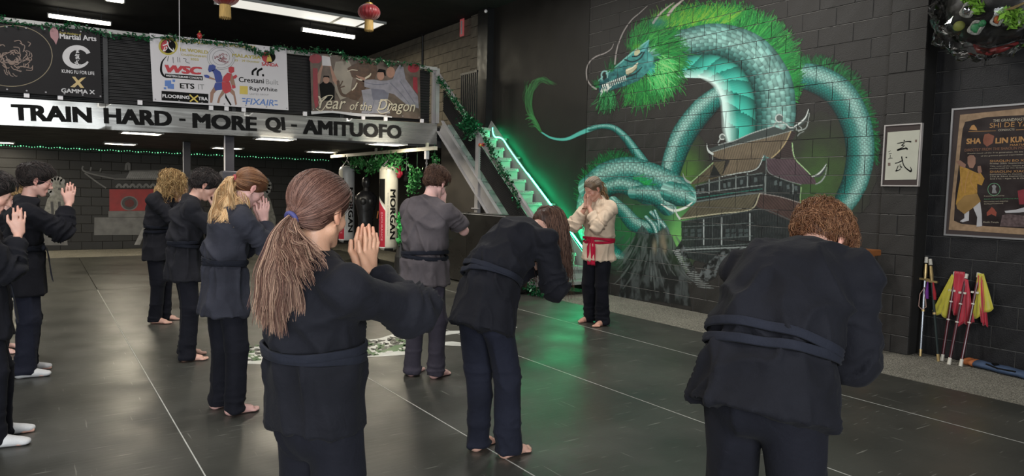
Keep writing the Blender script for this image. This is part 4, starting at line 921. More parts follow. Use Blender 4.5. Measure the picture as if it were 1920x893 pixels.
PL([(832, 405), (860, 392), (888, 402), (888, 445), (858, 462), (834, 445)], M_RED, 6, 'boxer_print'); PL([(820, 455), (862, 462), (850, 520), (835, 550), (768, 540), (785, 490)], M_RED, 6, 'boxer_print'); PL([(862, 462), (880, 500), (900, 575), (870, 600), (845, 530)], M_SKINP, 5, 'boxer_print')
PL([(875, 490), (905, 472), (920, 490), (900, 512), (878, 515)], M_RED, 7, 'boxer_print'); PL([(862, 575), (900, 580), (902, 605), (870, 612)], M_RED, 7, 'boxer_print'); PL([(766, 545), (845, 548), (862, 600), (852, 640), (800, 662), (770, 620)], M_RED, 6, 'boxer_print')
PL([(852, 600), (892, 640), (915, 765), (900, 775), (880, 680), (840, 640)], M_SKINP, 5, 'boxer_print'); PL([(800, 655), (815, 690), (862, 770), (850, 778), (800, 700)], M_INK, 5, 'boxer_print')
L.close()

# ---- photo banner of the dragon year
b, sh = banner([(581, 98.5), (787, 118.5), (788.5, 223.5), (584.5, 208.5)], 'brown photo banner reading Year of the Dragon with grey robed fighters', M_TAUPE); L = Local(b)
K = lambda x, y: (570 + x / 5.58, 80 + y / 5.58)
PL = lambda pts, m_, k, n_: sh.poly([K(*p) for p in pts], m_, k, n_)
PL([(330, 200), (470, 190), (520, 300), (500, 420), (480, 560), (380, 600), (330, 500), (300, 350)], mat('pale_sepia_print', (0.20, 0.175, 0.14), rough=0.5, noise=0.25, nscale=4), 1, 'glow_print')
for cx_, cy_, r_ in ((120, 170, 66), (1145, 268, 60)):
    PL(circle_pts((cx_, cy_), r_, 20, r_ * 0.78), M_REDD, 2, 'lantern_print'); PL([(cx_ - 22, cy_ + 45), (cx_ + 22, cy_ + 45), (cx_ + 24, cy_ + 90), (cx_ - 18, cy_ + 90)], M_TAUPE, 3, 'lantern_print')
PL([(92, 265), (142, 268), (150, 660), (118, 690), (96, 560)], M_REDD, 2, 'scroll_print'); PL([(1140, 360), (1185, 365), (1190, 540), (1140, 480)], M_REDD, 2, 'scroll_print')
# left figure with raised arms
PL([(145, 430), (140, 330), (180, 240), (200, 130), (270, 150), (290, 260), (350, 400), (340, 450), (300, 400), (270, 250), (200, 240), (185, 300), (165, 420)], M_SKINP, 3, 'figure_print'); PL([(185, 135), (270, 150), (285, 245), (190, 240)], M_LGREY, 4, 'figure_print')
PL([(160, 440), (210, 400), (290, 420), (320, 470), (320, 600), (180, 610)], M_INK, 4, 'figure_print'); PL(circle_pts((232, 388), 34, 16, 40), M_SKINP, 5, 'figure_print'); PL([(200, 370), (205, 345), (262, 348), (265, 375), (250, 362), (212, 360)], M_INK, 6, 'figure_print')
# the dragon
PL([(450, 270), (520, 225), (640, 200), (760, 240), (770, 300), (740, 380), (640, 420), (560, 380), (500, 360), (480, 300)], M_BROWNP, 3, 'dragon_print')
PL([(560, 350), (640, 400), (650, 470), (600, 560), (560, 610), (480, 590), (440, 540), (520, 480), (540, 420)], M_BROWNP, 3, 'dragon_print'); sh.strokes([([K(355, 400), K(365, 470), K(400, 545), K(470, 560)], .05), ([K(365, 470), K(355, 390)], .02), ([K(372, 465), K(405, 400)], .02), ([K(380, 470), K(425, 455)], .02)], M_BROWNP, 4, 'claw_print')
sh.strokes([([K(460 + 60 * k, 290 - 12 * k), K(520 + 50 * k, 250 - 10 * k), K(580 + 40 * k, 190 + 6 * k)], [.03, .02, .004]) for k in range(5)], M_BROWNP, 4, 'mane_print'); sh.strokes([([K(540, 370), K(600, 390), K(680, 350), K(700, 320)], [.01, .03, .03, .01]), ([K(450, 300), K(500, 285), K(560, 290)], .012), ([K(555, 420), K(530, 470), K(500, 500)], .02)], M_CREAMP, 5, 'tooth_print')
# grey robed pair
PL([(630, 390), (720, 385), (800, 400), (900, 395), (890, 520), (870, 620), (900, 740), (600, 740), (620, 600), (600, 500), (700, 480), (630, 460)], M_GREYB, 5, 'robe_print'); PL([(700, 480), (890, 500), (870, 600), (720, 600)], M_GREYD, 6, 'robe_print')
PL([(820, 410), (930, 380), (960, 290), (1000, 230), (1040, 260), (1060, 380), (1190, 560), (1200, 690), (1060, 640), (940, 540), (860, 520), (810, 460)], M_GREYB, 7, 'robe_print'); sh.strokes([([K(900, 420), K(1000, 520), K(1100, 640)], .012), ([K(1000, 400), K(1080, 520), K(1160, 640)], .012), ([K(640, 420), K(760, 440), K(880, 430)], .012), ([K(740, 520), K(730, 620), K(700, 730)], .012)], M_GREYD, 8, 'fold_print')
PL(circle_pts((800, 345), 38, 16, 50), M_SKINP, 8, 'face_print'); PL([(765, 310), (780, 275), (850, 285), (855, 350), (840, 345), (830, 310)], M_INK, 9, 'hair_print'); PL(circle_pts((905, 310), 46, 16, 58), M_SKINP, 8, 'face_print')
PL([(540, 340), (640, 370), (630, 400), (560, 365)], M_SKINP, 8, 'hand_print')
for dx, dy, m_, k in ((0.8, 0.8, M_INK, 10), (0, 0, M_CREAMP, 11)):
    for body, x0, y0, x1, y1, h in (('Year', 150, 690, 440, 700, 130), ('of the', 478, 705, 710, 715, 90), ('Dragon', 770, 740, 1165, 760, 150)):
        a_, c_ = K(x0, y0), K(x1, y1); sh.text(body, ((a_[0] + dx, a_[1] + dy), (c_[0] + dx, c_[1] + dy), h / 5.58), m_, k, bold=0.005, shear=0.35)
sh.strokes([([K(125, 690), K(180, 715), K(240, 640), K(300, 560), K(230, 560), K(160, 610), K(160, 650)], .012), ([K(760, 700), K(800, 740), K(880, 720), K(920, 650), K(860, 595), K(780, 630)], .012)], M_CREAMP, 12, 'flourish_print')
sh.strokes([([K(75, 735), K(300, 725), K(560, 755), K(800, 765), K(920, 780)], [.05, .03, .05, .03, .02])], M_LGREY, 4, 'cloud_print')
L.close()

# ================================================================== stair
SX0, SX1, SY0 = 6.07, 6.98, 7.93; NS = 14; RUN = (YF - SY0) / NS; RISE = 2.66 / NS
M_RISER = mat('pale_metal_riser', (0.40, 0.43, 0.41), rough=0.4, noise=0.08, nscale=9); M_TREAD = mat('tread_metal', (0.22, 0.23, 0.22), rough=0.45, noise=0.2, nscale=30)
st = empty('stair', (SX0, SY0, 0), 0, 'steel stair climbing to the mezzanine, risers lit green along the wall', 'stair')
W_ = SX1 - SX0
rise_me = None
for i in range(NS):
    z_ = (i + 1) * RISE; y_ = i * RUN
    if i == 0:
        tr = MB().box((0, -0.02, z_ - 0.03), (W_, RUN + 0.01, z_), bev=0.003)
        t0 = tr.build('tread', M_TREAD, st); nz = MB()
        for k in range(36): nz.box((0.01 + k * (W_ - 0.02) / 36, -0.034, z_ - 0.028), (0.01 + (k + 0.55) * (W_ - 0.02) / 36, -0.02, z_ + 0.004))
        nz.box((0, -0.03, z_ - 0.045), (W_, -0.02, z_ - 0.028))
        n0 = nz.build('nosing', M_RISER, t0)
    else:
        t1 = t0.copy(); COL.objects.link(t1); t1.location = (0, y_, z_ - RISE); t1.parent = st; n1 = n0.copy(); COL.objects.link(n1); n1.parent = t1
    if i < NS and i > 0 or i == 0:
        if i > 0:
            if rise_me is None: r0 = MB().box((0.0, 0.01, 0), (W_, 0.014, RISE - 0.03)).build('riser', M_RISER, st); rise_me = r0; r0.location = (0, y_, z_ - RISE)
            else: r1 = rise_me.copy(); COL.objects.link(r1); r1.parent = st; r1.location = (0, y_, z_ - RISE)
slope = np.array([0, YF - SY0, 2.66]); sl_n = slope / np.linalg.norm(slope); perp = np.array([0, -sl_n[2], sl_n[1]])
M_STRING = mat('pale_grey_stringer', (0.30, 0.29, 0.29), rough=0.42, noise=0.12, nscale=6)
a = np.array([-0.03, -0.14, -0.06]); b_ = a + slope + np.array([0, 0.05, 0.04])
MB().bar(a, b_, 0.012, 0.24, up=perp).build('stringer', M_STRING, st, bev=0.003)
MB().bar(a + [-0.03, 0, 0] + perp * 0.115, b_ + [-0.03, 0, 0] + perp * 0.115, 0.06, 0.012, up=perp).build('stringer_flange', M_STRING, st)
MB().bar(a + [-0.03, 0, 0] - perp * 0.115, b_ + [-0.03, 0, 0] - perp * 0.115, 0.06, 0.012, up=perp).build('stringer_flange', M_STRING, st)
a2 = a + [W_ + 0.09, 0, 0.06]; MB().bar(a2, b_ + [W_ + 0.09, 0, 0.06], 0.012, 0.28, up=perp).build('stringer', M_STRING, st)
# handrail side: grey rail, posts, corrugated infill
hr0 = on(0, SX0 - 0.03, 816, 132) - np.array([SX0, SY0, 0]); hr1 = hr0 - slope * 0.985
MB().bar(hr0, hr1, 0.05, 0.075, up=perp).build('handrail', M_STRING, st, bev=0.005)
def inplane(px, py, dx=0.0): return on(0, SX0 - 0.03 + dx, px, py) - np.array([SX0, SY0, 0])
pb, pt = inplane(896, 390), inplane(896, 268)
MB().box((-0.07, pb[1] - 0.05, 0.0), (-0.01, pb[1] + 0.05, pt[2] + 0.08), bev=0.004).build('post', M_STRING, st)
MB().box((-0.10, pb[1] - 0.12, pb[2] - 0.02), (-0.07, pb[1] + 0.10, pb[2] + 0.0), bev=0.004).build('post_plate', M_STRING, st)
MB().box((-0.06, -0.05, 0.0), (-0.01, 0.03, hr1[2] + 0.02), bev=0.004).build('post', M_STRING, st)
MB().box((-0.09, hr0[1] - 0.16, 2.7), (-0.02, hr0[1] - 0.08, 3.68), bev=0.004).build('post', M_STRING, st)
ypost = pb[1]
def rail_z(y): return hr0[2] + (y - hr0[1]) * slope[2] / slope[1]
def str_z(y): return a[2] + (y - a[1]) * slope[2] / slope[1] + 0.16
for (ya, yb) in ((ypost + 0.09, YF - SY0 - 0.16), (0.12, ypost - 0.07)):
    lo_a, lo_b = np.array([-0.03, ya, str_z(ya) + 0.16]), np.array([-0.03, yb, str_z(yb) + 0.16]); hi_a, hi_b = np.array([-0.03, ya, rail_z(ya) - 0.1]), np.array([-0.03, yb, rail_z(yb) - 0.1])
    corrugated('corrugated_panel', lo_a, lo_b, hi_b, hi_a, 11, 0.02, (-1, 0, 0), M_CORR, st)
# dark panelled side under the stair
M_UNDER = mat('dark_brown_panel', (0.040, 0.034, 0.028), rough=0.6, noise=0.3, nscale=5)
y0_, y1_ = 1.1, YF - SY0; vs = [(0.02, y0_, 0.0), (0.02, y1_, 0.0), (0.02, y1_, str_z(y1_) - 0.3), (0.02, y0_, str_z(y0_) - 0.3)]
mesh('side_panel', vs + [(v[0] + 0.02, v[1], v[2]) for v in vs], [(0, 1, 2, 3), (7, 6, 5, 4), (0, 4, 5, 1), (1, 5, 6, 2), (2, 6, 7, 3), (3, 7, 4, 0)], M_UNDER, st)
land = MB().box((SX0 + 0.0, YF, 2.58), (6.98, YB - 0.01, 2.655)).build('floor_mezzanine', M_SOFFIT); tag(land, kind='structure')
# the green light tube
led = empty('light_strip', (XW, SY0, 0), 0, 'glowing green light tube running down the wall beside the stair', 'light')
pp = [on(0, XW - 0.10, *q) for q in ((924, 240), (925, 250), (929, 257), (937, 258), (945, 263), (953, 276), (975, 307), (1000, 340), (1050, 407), (1100, 475), (1112, 491))]
pp = catmull(pp, 6) - np.array([XW, SY0, 0])
MB().tube(pp, 0.013, 8).build('tube', mat('green_glow', (0.2, 0.9, 0.5), rough=0.4, emit=(0.025, 1.0, 0.36), estr=34.0), led, smooth=True)
for k in (8, 22, 34, 46, 56): MB().bar(pp[min(k, len(pp) - 1)], pp[min(k, len(pp) - 1)] + [0.094, 0, 0], 0.02, 0.03).build('bracket', M_GREYSTEEL, led)
# small barred gate at the stair head
gt = empty('gate', (6.55, 11.9, 2.66), 0, 'small black barred gate at the top of the stair', 'gate')
gp = [on(0, 6.75, 866, 162), on(0, 6.75, 893, 134)]
gy0, gy1 = gp[1][1] - 0.02, gp[0][1] + 0.02; gz = 1.02
for k in range(9):
    y_ = gy0 + (gy1 - gy0) * k / 8 - 11.9; MB().box((0.19, y_ - 0.012, 0), (0.214, y_ + 0.012, gz)).build('bar', M_BLACK, gt)
MB().box((0.185, gy0 - 11.9 - 0.02, gz), (0.22, gy1 - 11.9 + 0.02, gz + 0.04)).build('top_bar', M_BLACK, gt); MB().box((0.185, gy0 - 11.9 - 0.02, 0.05), (0.22, gy1 - 11.9 + 0.02, 0.09)).build('bottom_bar', M_BLACK, gt)
# signs and fittings up there
p = on(0, XW - 0.08, 867, 52); o = MB().box((-0.02, -0.07, -0.17), (0, 0.07, 0.17), bev=0.004).build('exit_plate', mat('red_white_sign', (0.45, 0.05, 0.06), rough=0.4, emit=(1.0, 0.25, 0.25), estr=0.12), None); o.location = p
tag(o, 'small red hanging sign on the upper block wall', 'sign'); MB().box((-0.024, -0.025, -0.13), (-0.0205, 0.025, 0.13)).build('pale_bar', M_WHITE, o)
cn = on(0, XW - 0.02, 793, 68); o = empty('conduit', (XW - 0.03, cn[1], 2.7), 0, 'thin black conduit climbing the upper block wall', 'pipe')
MB().tube([(0, 0, 0), (0, 0, cn[2] - 2.7), ], 0.02, 6).build('pipe', M_BLACK, o); MB().lathe((0, 0, cn[2] - 2.7), [(0.03, 0), (0.07, 0.03), (0.03, 0.06)], 10).build('cap', M_BLACK, o)
p = on(2, 4.6, 911, 21); o = MB().ball((0, 0, 0), 0.03, 10, 6).build('smoke_detector', M_WHITE, None); o.location = (p[0], p[1], 4.6); tag(o, 'tiny white ball fitting hanging from the dark ceiling', 'fitting')
MB().tube([(0, 0, 0.02), (0, 0, ZC - 4.6)], 0.004, 5).build('cord', M_BLACK, o)

# ================================================================== greenery and tinsel
def leaves(path, n, spread, size, material, parent, name='tinsel', seed=1, droop=0.0):
    R = np.random.RandomState(seed); P = np.array(path, float); k = R.rand(n) * (len(P) - 1); i = k.astype(int); f = (k - i)[:, None]
    c = P[i] * (1 - f) + P[np.minimum(i + 1, len(P) - 1)] * f; off = R.randn(n, 3) * spread; off[:, 2] -= np.abs(R.randn(n)) * droop; c = c + off
    d = R.randn(n, 3); d /= np.linalg.norm(d, axis=1)[:, None]; e = np.cross(d, R.randn(n, 3)); e /= np.linalg.norm(e, axis=1)[:, None]
    L_ = size * (0.6 + 0.8 * R.rand(n))[:, None]; nrm = np.cross(d, e)
    V = np.stack([c - d * L_ * .5, c + e * L_ * .22 + nrm * L_ * .06, c + d * L_ * .5, c - e * L_ * .22 + nrm * L_ * .06], 1).reshape(-1, 3)
    Fc = np.arange(4 * n).reshape(n, 4); sh_ = 0.5 + 0.9 * R.rand(n); o = mesh(name, V, Fc, material, parent, cols=np.repeat(np.stack([sh_] * 3, 1), 4, 0)); o['kind'] = 'stuff'; return o
def leafmat(name, col, rough=0.4, metal=0.0):
    m_ = mat(name, col, rough=rough, metal=metal); n, l = nodes_of(m_); a = n.new('ShaderNodeAttribute'); a.attribute_name = 'Col'; mx = n.new('ShaderNodeVectorMath'); mx.operation = 'MULTIPLY'
    mx.inputs[1].default_value = col; l.new(a.outputs['Color'], mx.inputs[0]); l.new(mx.outputs[0], n['Principled BSDF'].inputs['Base Color']); return m_
M_LEAF = leafmat('green_leaves', (0.03, 0.16, 0.04)); M_TINSEL = leafmat('green_tinsel', (0.010, 0.085, 0.030), 0.3, 0.3)
def garland(pxs, axis, v, label, n, spread, size, m_=None, seed=1, droop=0.0, wire=True, group=None):
    P = catmull([on(axis, v, *q) for q in pxs], 6); o0 = P[0].copy(); g = empty('garland', tuple(o0), 0, label, 'garland', group)
    if wire: MB().tube(P - o0, 0.005, 5).build('wire', M_GWIRE, g)
    leaves(P - o0, n, spread, size, m_ or M_TINSEL, g, seed=seed, droop=droop); return g
garland([(-5, 32), (20, 44), (50, 46), (90, 48), (118, 50), (135, 46), (160, 54), (190, 62), (215, 66), (250, 66), (268, 72), (300, 70)], 1, YF - 0.06, 'green tinsel garland wound along the top rail above the dark banner', 330, 0.024, 0.05, seed=1)
garland([(300, 70), (325, 70), (345, 75), (380, 76), (400, 80), (440, 83), (462, 86), (480, 96), (497, 101), (512, 95), (525, 88), (560, 96), (575, 96)], 1, YF - 0.09, 'green tinsel garland drooping over the white sponsor banner', 480, 0.024, 0.05, seed=2)
garland([(575, 96), (600, 95), (640, 100), (650, 108), (680, 108), (695, 115), (720, 112), (730, 120), (760, 118), (790, 122), (812, 135)], 1, YF - 0.09, 'green tinsel garland wound along the rail over the brown photo banner', 360, 0.026, 0.05, seed=3)
garland([(820, 142), (835, 165), (850, 185), (858, 196), (870, 212), (880, 222), (900, 240), (915, 268), (925, 290), (938, 318), (948, 330), (960, 352), (975, 385)], 0, SX0 - 0.09, 'green tinsel garland twisting down the stair handrail', 900, 0.03, 0.055, seed=4)
garland([(872, 232), (880, 238), (888, 246)], 0, SX0 - 0.12, 'bushy tuft of green tinsel where the handrail meets the stair post', 500, 0.07, 0.07, seed=5, wire=False)
garland([(984, 530), (995, 538), (1008, 548), (1022, 557)], 0, SX0 - 0.09, 'green tinsel round the foot of the stair stringer', 300, 0.05, 0.06, seed=6)
bow = on(0, SX0 - 0.11, 903, 273); bw = empty('bow', tuple(bow), 0, 'small red and gold bow on the stair post', 'bow')
for s_ in (-1, 1): MB().ball((0, 0.05 * s_, 0.01), (0.02, 0.045, 0.03), 8, 5).build('loop', mat('red_ribbon', (0.45, 0.03, 0.03), rough=0.35), bw)
MB().ball((-0.02, 0, 0), 0.02, 8, 5).build('knot', M_GOLD, bw)
for (px, py) in ((371, 70),): 
    p = fpx(px, py); o = MB().ball((0, 0, 0), (0.035, 0.03, 0.05), 10, 6).build('bauble', mat('red_bauble', (0.35, 0.03, 0.03), rough=0.2), None, smooth=True); o.location = (p[0], YF - 0.13, p[2]); tag(o, 'red bauble hanging on the rail above the white sponsor banner', 'bauble'); MB().lathe((0, 0, 0.05), [(0.01, 0), (0.01, 0.02)], 6).build('cap', M_GOLD, o)
# ================================================================== red lanterns
M_LANT = mat('red_lantern_silk', (0.20, 0.008, 0.012), rough=0.42, noise=0.15, sheen=0.3); M_TASSEL = mat('gold_tassel', (0.48, 0.31, 0.10), rough=0.7, noise=0.4, nscale=20, stretch=(8, 8, 0.4)); M_BRASS = mat('gold_cap', (0.45, 0.30, 0.08), rough=0.35, metal=0.6)
def lantern(px, py, z, Y, lab, r=0.19):
    p = on(1, Y, px, py); t = empty('lantern', tuple(p), 0, lab, 'lantern', 'red lanterns'); vs = []; fs = []; n, m_ = 96, 14
    for i in range(m_ + 1):
        a_ = math.pi * (0.12 + 0.76 * i / m_)
        for k in range(n):
            th = 2 * math.pi * k / n; rr = r * math.sin(a_) * (1 - 0.05 * abs(math.cos(th * 9)) ** 6); vs.append((rr * math.cos(th), rr * math.sin(th), -r * 0.74 * math.cos(a_)))
    for i in range(m_):
        for k in range(n): fs.append((i * n + k, i * n + (k + 1) % n, (i + 1) * n + (k + 1) % n, (i + 1) * n + k))
    mesh('shade', vs, fs, M_LANT, t, smooth=True)
    for s_, h in ((1, r * 0.69), (-1, -r * 0.69)): MB().lathe((0, 0, h), [(r * 0.33, -0.012), (r * 0.36, 0), (r * 0.33, 0.02)], 20).build('cap', M_BRASS, t)
    vs = []; fs = []; nt = 60
    for k in range(nt):
        th = 2 * math.pi * k / nt; rr = r * 0.38; w__ = 0.008
        for zz, q in ((-r * 0.7, 1.0), (-r * 1.62 + 0.01 * math.sin(k * 2.1), 1.08)): vs += [(rr * q * math.cos(th - 0.04), rr * q * math.sin(th - 0.04), zz), (rr * q * math.cos(th + 0.05), rr * q * math.sin(th + 0.05), zz)]
        o_ = 4 * k; fs.append((o_, o_ + 1, o_ + 3, o_ + 2))
    o = mesh('tassel', vs, fs, M_TASSEL, t); MB().lathe((0, 0, -r * 1.5), [(r * 0.34, 0), (r * 0.35, r * 0.8)], 16).build('tassel_core', M_TASSEL, t)
    MB().tube([(0, 0, r * 0.7), (0, 0, ZC - p[2])], 0.004, 5).build('cord', M_BLACK, t)
lantern(692, 23, 0, 9.9, 'red ribbed lantern with gold tassel in front of the long ceiling light', 0.165)
lantern(422, -9, 0, 9.5, 'red lantern half cut by the top edge, gold tassel hanging down', 0.175)
cb = MB().tube([(0, 0, -1.55), (0, 0, 0.0)], 0.006, 5).build('hanging_cable', M_WHITE, None); p = on(1, 11.0, 336, 0); cb.location = (p[0], 11.0, ZC); tag(cb, 'thin pale cable hanging in front of the upper dark wall', 'cable')

# ================================================================== punching bags and what hangs by them
bm0, bm1 = on(2, 2.17, 622, 293.5), on(2, 2.17, 817, 278.5)
bx = (bm0[0] + bm1[0]) / 2
def beam_pt(px, py=290): d = ray(px, py); t_ = bx / d[0]; return CAM + d * t_
beam = empty('bag_rail', (bx, 10, 2.17), 0, 'cream steel rail under the soffit that carries the punching bags', 'rail')
ya, yb = beam_pt(817)[1], beam_pt(622)[1]
M_CREAM = mat('cream_paint', (0.45, 0.43, 0.33), rough=0.5, noise=0.15)
MB().box((-0.03, ya - 10, -0.03), (0.03, yb - 10, 0.03)).build('beam', M_CREAM, beam)
for k, y_ in enumerate((ya + 0.3, (ya + yb) / 2, yb - 0.2)): MB().box((-0.02, y_ - 10.02, 0.03), (0.02, y_ - 9.98, 0.1)).build('hanger', M_CREAM, beam)
M_BAGW = mat('cream_vinyl_bag', (0.52, 0.50, 0.42), rough=0.4, noise=0.12, nscale=6); M_BAGG = mat('grey_vinyl_bag', (0.36, 0.37, 0.38), rough=0.4, noise=0.12, nscale=6); M_BAGR = mat('red_vinyl', (0.36, 0.02, 0.04), rough=0.4, noise=0.1)
def chain_links(mb, a_, b_, n, r=0.006):
    a_, b_ = np.array(a_, float), np.array(b_, float)
    for k in range(n):
        c = a_ + (b_ - a_) * (k + 0.5) / n; L_ = np.linalg.norm(b_ - a_) / n * 0.62; d = (b_ - a_) / np.linalg.norm(b_ - a_); s_ = np.cross(d, [0, 0, 1.0] if abs(d[2]) < .9 else [1.0, 0, 0]); s_ /= np.linalg.norm(s_)
        if k % 2: s_ = np.cross(d, s_)
        mb.tube([c + d * L_ * math.cos(t_) + s_ * L_ * 0.5 * math.sin(t_) for t_ in np.linspace(0, 2 * math.pi, 9)[:-1]], r, 5, closed=True)
    return mb
def punch_bag(px, ytop, ybot, wpx, lab, body_m, face, text_px):
    c = beam_pt(px, (ytop + ybot) / 2); Y = c[1]; zt = on(1, Y, px, ytop)[2]; zb = on(1, Y, px, ybot)[2]; r = abs(on(1, Y, px + wpx / 2, 400)[0] - on(1, Y, px - wpx / 2, 400)[0]) / 2 * 0.86
    t = empty('punching_bag', (c[0], Y, zt), 0, lab, 'punching bag', 'white punching bags'); H_ = zt - zb
    MB().lathe((0, 0, 0), [(r * 0.25, 0.0), (r * 0.86, -0.035), (r, -0.09), (r * 1.01, -0.2), (r, -H_ * 0.5), (r * 1.02, -H_ * 0.8), (r, -H_ + 0.09), (r * 0.9, -H_ + 0.03), (r * 0.55, -H_)], 28).build('bag_body', body_m, t, smooth=True)
    vd = np.array([c[0], Y]) / np.linalg.norm([c[0], Y]); fa = math.atan2(-vd[1], -vd[0]) + face
    def patch(a0_, a1_, z0_, z1_, m_, nm, dr=0.003, poly=None):
        vs = []; fs = []; n = 8
        for i in range(n + 1):
            a_ = fa + a0_ + (a1_ - a0_) * i / n; zz0, zz1 = (z0_, z1_) if poly is None else poly(i / n)
            for z_ in (zz0, zz1): vs.append(((r * 1.015 + dr) * math.cos(a_), (r * 1.015 + dr) * math.sin(a_), z_))
        for i in range(n): fs.append((2 * i, 2 * i + 2, 2 * i + 3, 2 * i + 1))
        return mesh(nm, vs, fs, m_, t, smooth=True)
    # angles run to the viewer's left as they fall
    patch(-1.3, -0.62, -H_ * 0.03 - 0.05, -H_ * 0.16, M_BAGW, 'top_patch')
    patch(-1.35, -0.45, -H_ * 0.16, 0, M_INK, 'black_panel', poly=lambda u: (-H_ * 0.16, -H_ * (0.36 + 0.10 * u)))
    patch(-1.35, -0.38, 0, 0, M_BAGR, 'red_panel', poly=lambda u: (-H_ * (0.40 + 0.13 * u), -H_ * 0.95))
    patch(-1.40, -0.36, 0, 0, M_WHITE, 'white_piping', dr=0.0015, poly=lambda u: (-H_ * (0.37 + 0.13 * u), -H_ * 0.965))
    patch(-0.45, 0.5, -H_ * 0.965, -H_ * 0.995, M_INK, 'base_patch')
    def wrap_text(body, ac, zt_, zb_, hgt, m_, bold, nm):
        cu = bpy.data.curves.new(nm, 'FONT'); cu.body = body; cu.resolution_u = 3; ob = bpy.data.objects.new('t', cu); COL.objects.link(ob)
        dg = bpy.context.evaluated_depsgraph_get(); me = bpy.data.meshes.new_from_object(ob.evaluated_get(dg)); bpy.data.objects.remove(ob)
        co, fs_ = thicken(me, bold); bpy.data.meshes.remove(me); lo, hi = co.min(0), co.max(0); u = (co[:, 0] - lo[0]) / (hi[0] - lo[0]); v = (co[:, 1] - lo[1]) / (hi[1] - lo[1])
        z_ = zt_ + (zb_ - zt_) * u; an = fa + ac + (v - 0.5) * hgt / r; q = np.stack([(r * 1.02 + 0.005) * np.cos(an), (r * 1.02 + 0.005) * np.sin(an), z_], 1)
        q = q + np.stack([np.cos(an), np.sin(an), 0 * an], 1) * co[:, 2:3] * 12; mesh(nm, [tuple(v) for v in q], fs_, m_, t)
    wrap_text('MORGAN', 0.42, -H_ * 0.28, -H_ * 0.86, 0.105, M_INK, 0.035, 'lettering'); wrap_text('BOXING & FITNESS EQUIPMENT', -0.12, -H_ * 0.32, -H_ * 0.82, 0.022, M_GREYP, 0.0, 'small_lettering'); wrap_text('ENDURANCE', -0.78, -H_ * 0.55, -H_ * 0.88, 0.045, mat('pink_print', (0.6, 0.25, 0.3), rough=0.5), 0.01, 'lettering')
    for s_ in (-1, 1):
        for q in (-1, 1): MB().bar((r * 0.8 * s_, r * 0.3 * q, -0.04), (0.0, 0.0, 0.12), 0.02, 0.006).build('strap', M_GREYSTEEL, t)
    ch = chain_links(MB(), (0, 0, 0.12), (0, 0, 2.14 - zt), 6).build('chain', M_GREYSTEEL, t); ch['kind'] = 'stuff'
    return t
punch_bag(650, 311, 455, 32, 'white and red punching bag further left, beside the brown ponytail girl\'s face', M_BAGG, 0.10, None)
punch_bag(728.5, 310, 470, 37, 'white and red punching bag on the right, nearer the man in the grey top', M_BAGW, 0.05, None)
# black training dummy between them
c = beam_pt(686, 400); Yd = c[1] + 0.35; zt = on(1, Yd, 686, 326)[2]; zb = 0.0
dm = empty('training_dummy', (on(1, Yd, 686, 400)[0], Yd, 0), math.radians(-10), 'black torso shaped training dummy standing between the two white bags', 'dummy')
M_DUM = mat('black_rubber', (0.016, 0.016, 0.018), rough=0.32, noise=0.2)
MB().lathe((0, 0, 0), [(0.27, 0), (0.28, 0.05), (0.22, 0.16), (0.12, 0.26), (0.10, 0.3)], 24).build('base', M_DUM, dm, smooth=True)
MB().lathe((0, 0, 0.28), [(0.05, 0), (0.05, 0.4)], 14).build('pole', M_GREYSTEEL, dm)
MB().lathe((0, 0, 0.66), [(0.10, 0), (0.15, 0.05), (0.15, 0.2), (0.18, 0.4), (0.225, 0.58), (0.22, 0.68), (0.13, 0.76), (0.07, 0.80)], 22, sq=(1.0, 0.62)).build('torso', M_DUM, dm, smooth=True)
MB().ball((0, 0, 1.62), (0.085, 0.10, 0.13), 18, 12).build('head', M_DUM, dm, smooth=True)
MB().lathe((0, 0, 1.42), [(0.06, 0), (0.055, 0.1)], 14).build('neck', M_DUM, dm)
for s_ in (-1, 1): MB().ball((0.07 * s_, -0.10, 1.24), (0.075, 0.05, 0.08), 12, 8).build('chest_pad', M_DUM, dm, smooth=True)
MB().bar((0.22, -0.03, 0.9), (0.24, -0.03, 1.05), 0.02, 0.02).build('handle', mat('orange_strip', (0.5, 0.18, 0.05), rough=0.4), dm)
hk = beam_pt(800, 290); o = empty('chain_hook', (bx, hk[1], 2.14), 0, 'bare chain with white hook hanging from the cream rail', 'chain')
MB().box((-0.03, -0.03, -0.14), (0.03, 0.03, 0.0), bev=0.006).build('block', M_WHITE, o); ch = chain_links(MB(), (0, 0, -0.14), (0, 0, -0.62), 11, 0.007).build('chain', M_GREYSTEEL, o); ch['kind'] = 'stuff'
for (px, py, m_, lab) in ((748, 322, M_BAGR, 'red boxing glove hanging left of the man in the grey top'), (762, 330, M_INK, 'black boxing glove hanging beside the red one')):
    Yg = beam_pt(745)[1] + 0.2; p = on(1, Yg, px, py); g = empty('boxing_glove', tuple(p), 0, lab, 'glove')
    MB().ball((0, 0, -0.05), (0.055, 0.05, 0.075), 14, 9).build('mitt', m_, g, smooth=True); MB().ball((0.045, -0.02, -0.03), (0.022, 0.025, 0.045), 10, 6).build('thumb', m_, g, smooth=True); MB().lathe((0, 0, 0.02), [(0.04, 0), (0.045, 0.08)], 14).build('cuff', m_, g); MB().tube([(0, 0, 0.1), (0, 0, ZLOW - p[2])], 0.004, 5).build('cord', M_WHITE, g)
def at_beam(px, py, dy=0.0): Yv = beam_pt(px)[1] + dy; return on(1, Yv, px, py)
